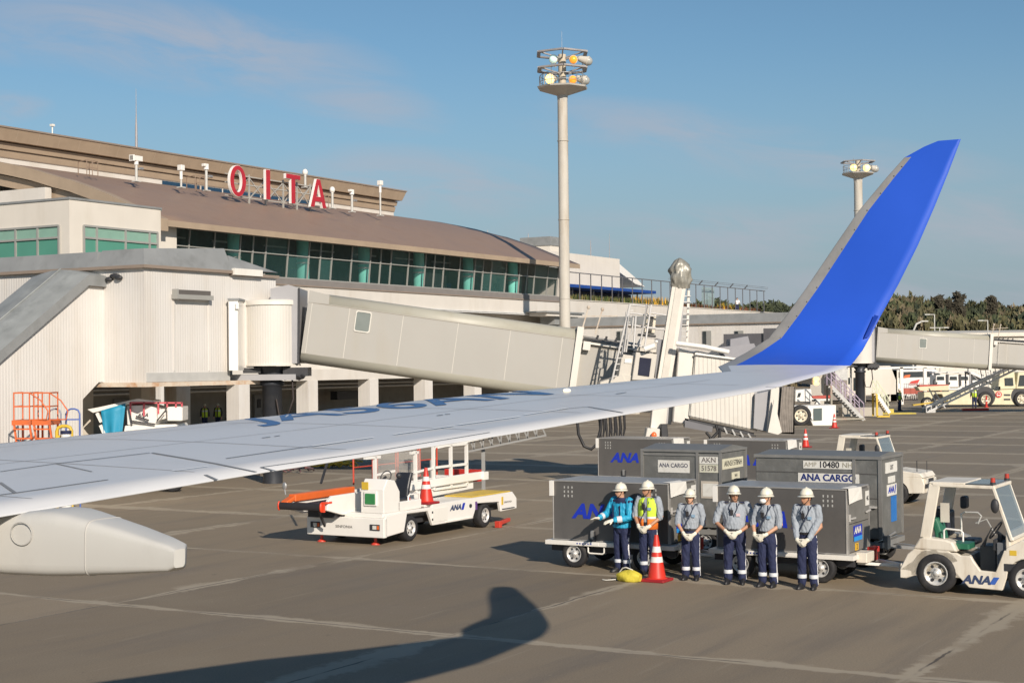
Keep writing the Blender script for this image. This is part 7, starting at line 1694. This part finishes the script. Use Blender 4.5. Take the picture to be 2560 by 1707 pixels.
m.bar(a.lerp(b,.55)+Vector((-.15,0,1.5)),b+Vector((-.15,0,1.5)),.07); m.bx(a.x+.2,a.x+.7,Y,Y+1,0,.25); m.bar(b,(b.x,Y,0),.2); wb('prop',m,steel,t,O)
stairs((2425,930),(2495,962),140,1.4,'folded white stair with close railings above the cream tractor',(cleanwhite,cleanwhite,pm('frame_grey2',(.3,.3,.3),.5)),1.0,16)
# red cones and posts near the tractor
for xx,yy,l in ((2354,1008,'slim red post cone left of the leaning ramp'),(2466,1012,'slim red post cone in front of the cream tractor wheel')):
    g_=onZ(xx,yy+6); m=MB(); m.cyl((0,0,0),(0,0,.95),.10,.07,n=10,mat=0); m.lathe([(.22,0),(.22,.05)],(0,0,0),n=10,mat=0); m.cyl((0,0,.5),(0,0,.6),.095,.09,n=10,mat=1)
    o=m.build('marker_post',[red,cleanwhite],None,W(g_[0],g_[1],0)); tag(o,l,'marker post','slim red posts near the cream tractor')
g_=onZ(2438,1026); m=MB(); m.bx(-1.0,1.0,-.3,.3,0,.18); o=m.build('red_chock',pm('foot_red',(.55,.05,.03),.4),None,W(g_[0],g_[1],0),(0,0,0),bevel=.05); tag(o,'red block on the ground at the feet of the worker in the red vest','chock')
g_=onZ(2455,1013); m=MB(); m.bx(-.5,.5,-.3,.3,.1,.75,0); m.cyl((-.3,-.3,.15),(-.3,.3,.15),.15,n=10,mat=1); m.cyl((.3,-.3,.15),(.3,.3,.15),.15,n=10,mat=1); o=m.build('small_trolley',[cleanwhite,black],None,W(g_[0],g_[1],0),bevel=.02); tag(o,'small white trolley by the front wheel of the cream tractor','trolley')
# distant low cargo building above the far bridge
Y=210; c=wp(2450,850,Y); O=(c.x,Y,0); t=WT('cargo_shed','long low pale building whose roof shows above the far bridge','building',c.x,Y)
m=MB(); a=wp(2290,832,Y); b=wp(2640,825,Y); m.bx(a.x,b.x+10,Y,Y+30,0,a.z-.6,0); m.prism([(Y-.5,a.z-.6),(Y-.5,a.z-.1),(Y+15,a.z+.5),(Y+30,a.z-.1),(Y+30,a.z-.6)],'x',a.x-.5,b.x+10,1); wb('shed_wall',m,[stucco2,pm('shed_roof_cream',(.62,.58,.50),.6)],t,O)
# street lamps
def lamp(px,yt,yb,Y,kind,label):
    a=wp(px,yt,Y); t=WT('street_lamp',label,'street lamp',a.x,Y,0,'street lamps in front of the wood'); m=MB(); lm=pm('lamp_grey_white',(.52,.52,.48),.5)
    if kind==0: m.tube([(0,0,0),(0,0,a.z*.72),(.1,0,a.z*.86),(.5,0,a.z*.96),(1.3,0,a.z)],.13,8)
    else: m.cyl((0,0,0),(0,0,a.z),.10,.07,n=8); m.bar((-.9,0,a.z),(.0,0,a.z),.08)
    if kind==2: m.bar((0,0,a.z),(.9,0,a.z),.08)
    m.build('lamp_pole',lm,t); m=MB()
    if kind==0: m.bx(1.1,2.0,-.18,.18,a.z-.1,a.z+.06)
    else:
        m.bx(-1.3,-.6,-.15,.15,a.z-.08,a.z+.06)
        if kind==2: m.bx(.5,1.2,-.15,.15,a.z-.08,a.z+.06)
    m.build('lamp_head',lm,t,bevel=.03)
lamp(2281,803,828,200,0,'curved street lamp in front of the wood above the far bridge'); lamp(2336,786,828,205,1,'tallest straight street lamp in front of the wood'); lamp(2349,819,828,204,2,'short twin headed street lamp between the tall ones'); lamp(2469,801,826,206,1,'rightmost straight street lamp with one arm to the left')
# ---------------------------------------------------------------- trees
leafs=[pm('foliage_olive',(.105,.098,.046),.85,var=.35,scale=.25),pm('foliage_green',(.068,.082,.036),.85,var=.35,scale=.25),pm('foliage_tan',(.165,.135,.080),.85,var=.3,scale=.2),pm('foliage_dark',(.040,.052,.028),.85,var=.3,scale=.3)]
bark=pm('bark_brown',(.12,.085,.06),.9,var=.2)
def clump(mb,c,rx,rz,n,leaf,mat,sp=None):
    for i in range(n):
        th=random.random()*2*PI; ph=math.acos(2*random.random()-1); rr=(.55+.45*random.random())
        p=Vector((c[0]+rx*rr*math.sin(ph)*math.cos(th),c[1]+rx*rr*math.sin(ph)*math.sin(th),c[2]+rz*rr*math.cos(ph)))
        a=Vector((random.gauss(0,1),random.gauss(0,1),random.gauss(0,1))).normalized(); b=a.orthogonal().normalized(); l=leaf*(.6+.8*random.random())
        if sp: a=(a+Vector((0,0,1.6))).normalized(); 
        mb.add([p-b*l*.5,p+b*l*.5,p+a*l],[(0,1,2)],mat)
random.seed(21); mb=MB()
# one mass of woodland on a low rise beyond the apron
for i in range(330):
    px=2090+560*random.random() if i>45 else 1740+240*random.random()
    Y=235+60*random.random(); base=wp(px,905,Y)
    topy=(768-16*max(0,min(1,(2330-px)/90))+4*math.sin(px*.021)+4*math.sin(px*.06+1)+7*random.random()) if px>2050 else 790
    if px>2480: topy+=(px-2480)*.10
    h=wp(px,topy,Y).z*(.72+.28*(Y-235)/60)
    if px<2050: h=wp(px,768,Y).z*.9
    r=1.7+1.6*random.random(); k=random.random(); mt=0 if k<.34 else (1 if k<.62 else (2 if k<.86 else 3))
    conif=random.random()<.22
    layers=5
    for j in range(layers):
        t_=j/(layers-1); z=h*(.12+.82*t_); rr=r*(1.15-.85*t_ if conif else (1.05-.45*abs(t_-.4)*2)); n=100 if h>3 else 40
        clump(mb,(base.x+random.gauss(0,.3),Y+random.gauss(0,.5),z),rr,h*.17,n,.95,mt if random.random()<.8 else random.randrange(4),True)
wood=mb.build('woodland',leafs,None,fix=False); wood['kind']='stuff'; wood['label']='mixed olive and tan woodland on the horizon'
def tree(px,yt,Y,r,label,mt=3,grp='dark trees standing above the wood'):
    a=wp(px,yt,Y); t=WT('tall_tree',label,'tree',a.x,Y,0,grp); m=MB(); m.lathe([(.35,0),(.25,a.z*.5),(.08,a.z*.95)],(0,0,0),n=8); 
    for i in range(7): z=a.z*(.55+.055*i); th=i*2.4; m.bar((0,0,z),(r*.6*math.cos(th),r*.6*math.sin(th),z+.8),.10)
    m.build('trunk',bark,t); m=MB()
    for i in range(16): z=a.z*(.68+.29*random.random()); th=random.random()*6.3; q=r*.65*random.random(); clump(m,(q*math.cos(th),q*math.sin(th),z),r*.42,a.z*.045,70,.6,mt)
    m.build('crown',[leafs[0],leafs[1],leafs[2],pm('foliage_brown_dark',(.052,.046,.030),.9,var=.3,scale=.4)],t,fix=False)
for px,yt,r,l in ((2396,730,1.3,'tallest dark brown tree rising above the wood'),(2345,742,.9,'smaller dark tree above the wood, left of the tallest'),(2372,747,.8,'small dark tree top just left of the tallest tree'),(2478,741,1.1,'dark round topped tree above the wood toward the right edge')): tree(px,yt,262,r,l)
for px,yt,r,l in ((1785,730,3.4,'dark rounded tree behind the observation deck fence, left of the white screen'),(1900,735,3.2,'dark rounded tree behind the person on the deck'),(1945,742,2.6,'dark rounded tree behind the deck fence near the winglet')):
    Y=215; a=wp(px,yt,Y); t=WT('deciduous_tree',l,'tree',a.x,Y,0,'rounded trees behind the observation deck'); m=MB(); m.lathe([(.4,0),(.28,a.z*.6),(.1,a.z*.9)],(0,0,0),n=8); m.build('trunk',bark,t); m=MB()
    for i in range(34):
        th=random.random()*6.3; ph=random.random(); q=r*.75*math.sqrt(random.random()); clump(m,(q*math.cos(th),q*math.sin(th),a.z-.9*r+ (r*.75)*(1-(q/r)**2)*(ph*1.6-.9)),r*.30,r*.26,70,.55,random.choice((3,3,1)))
    m.build('crown',leafs,t,fix=False)
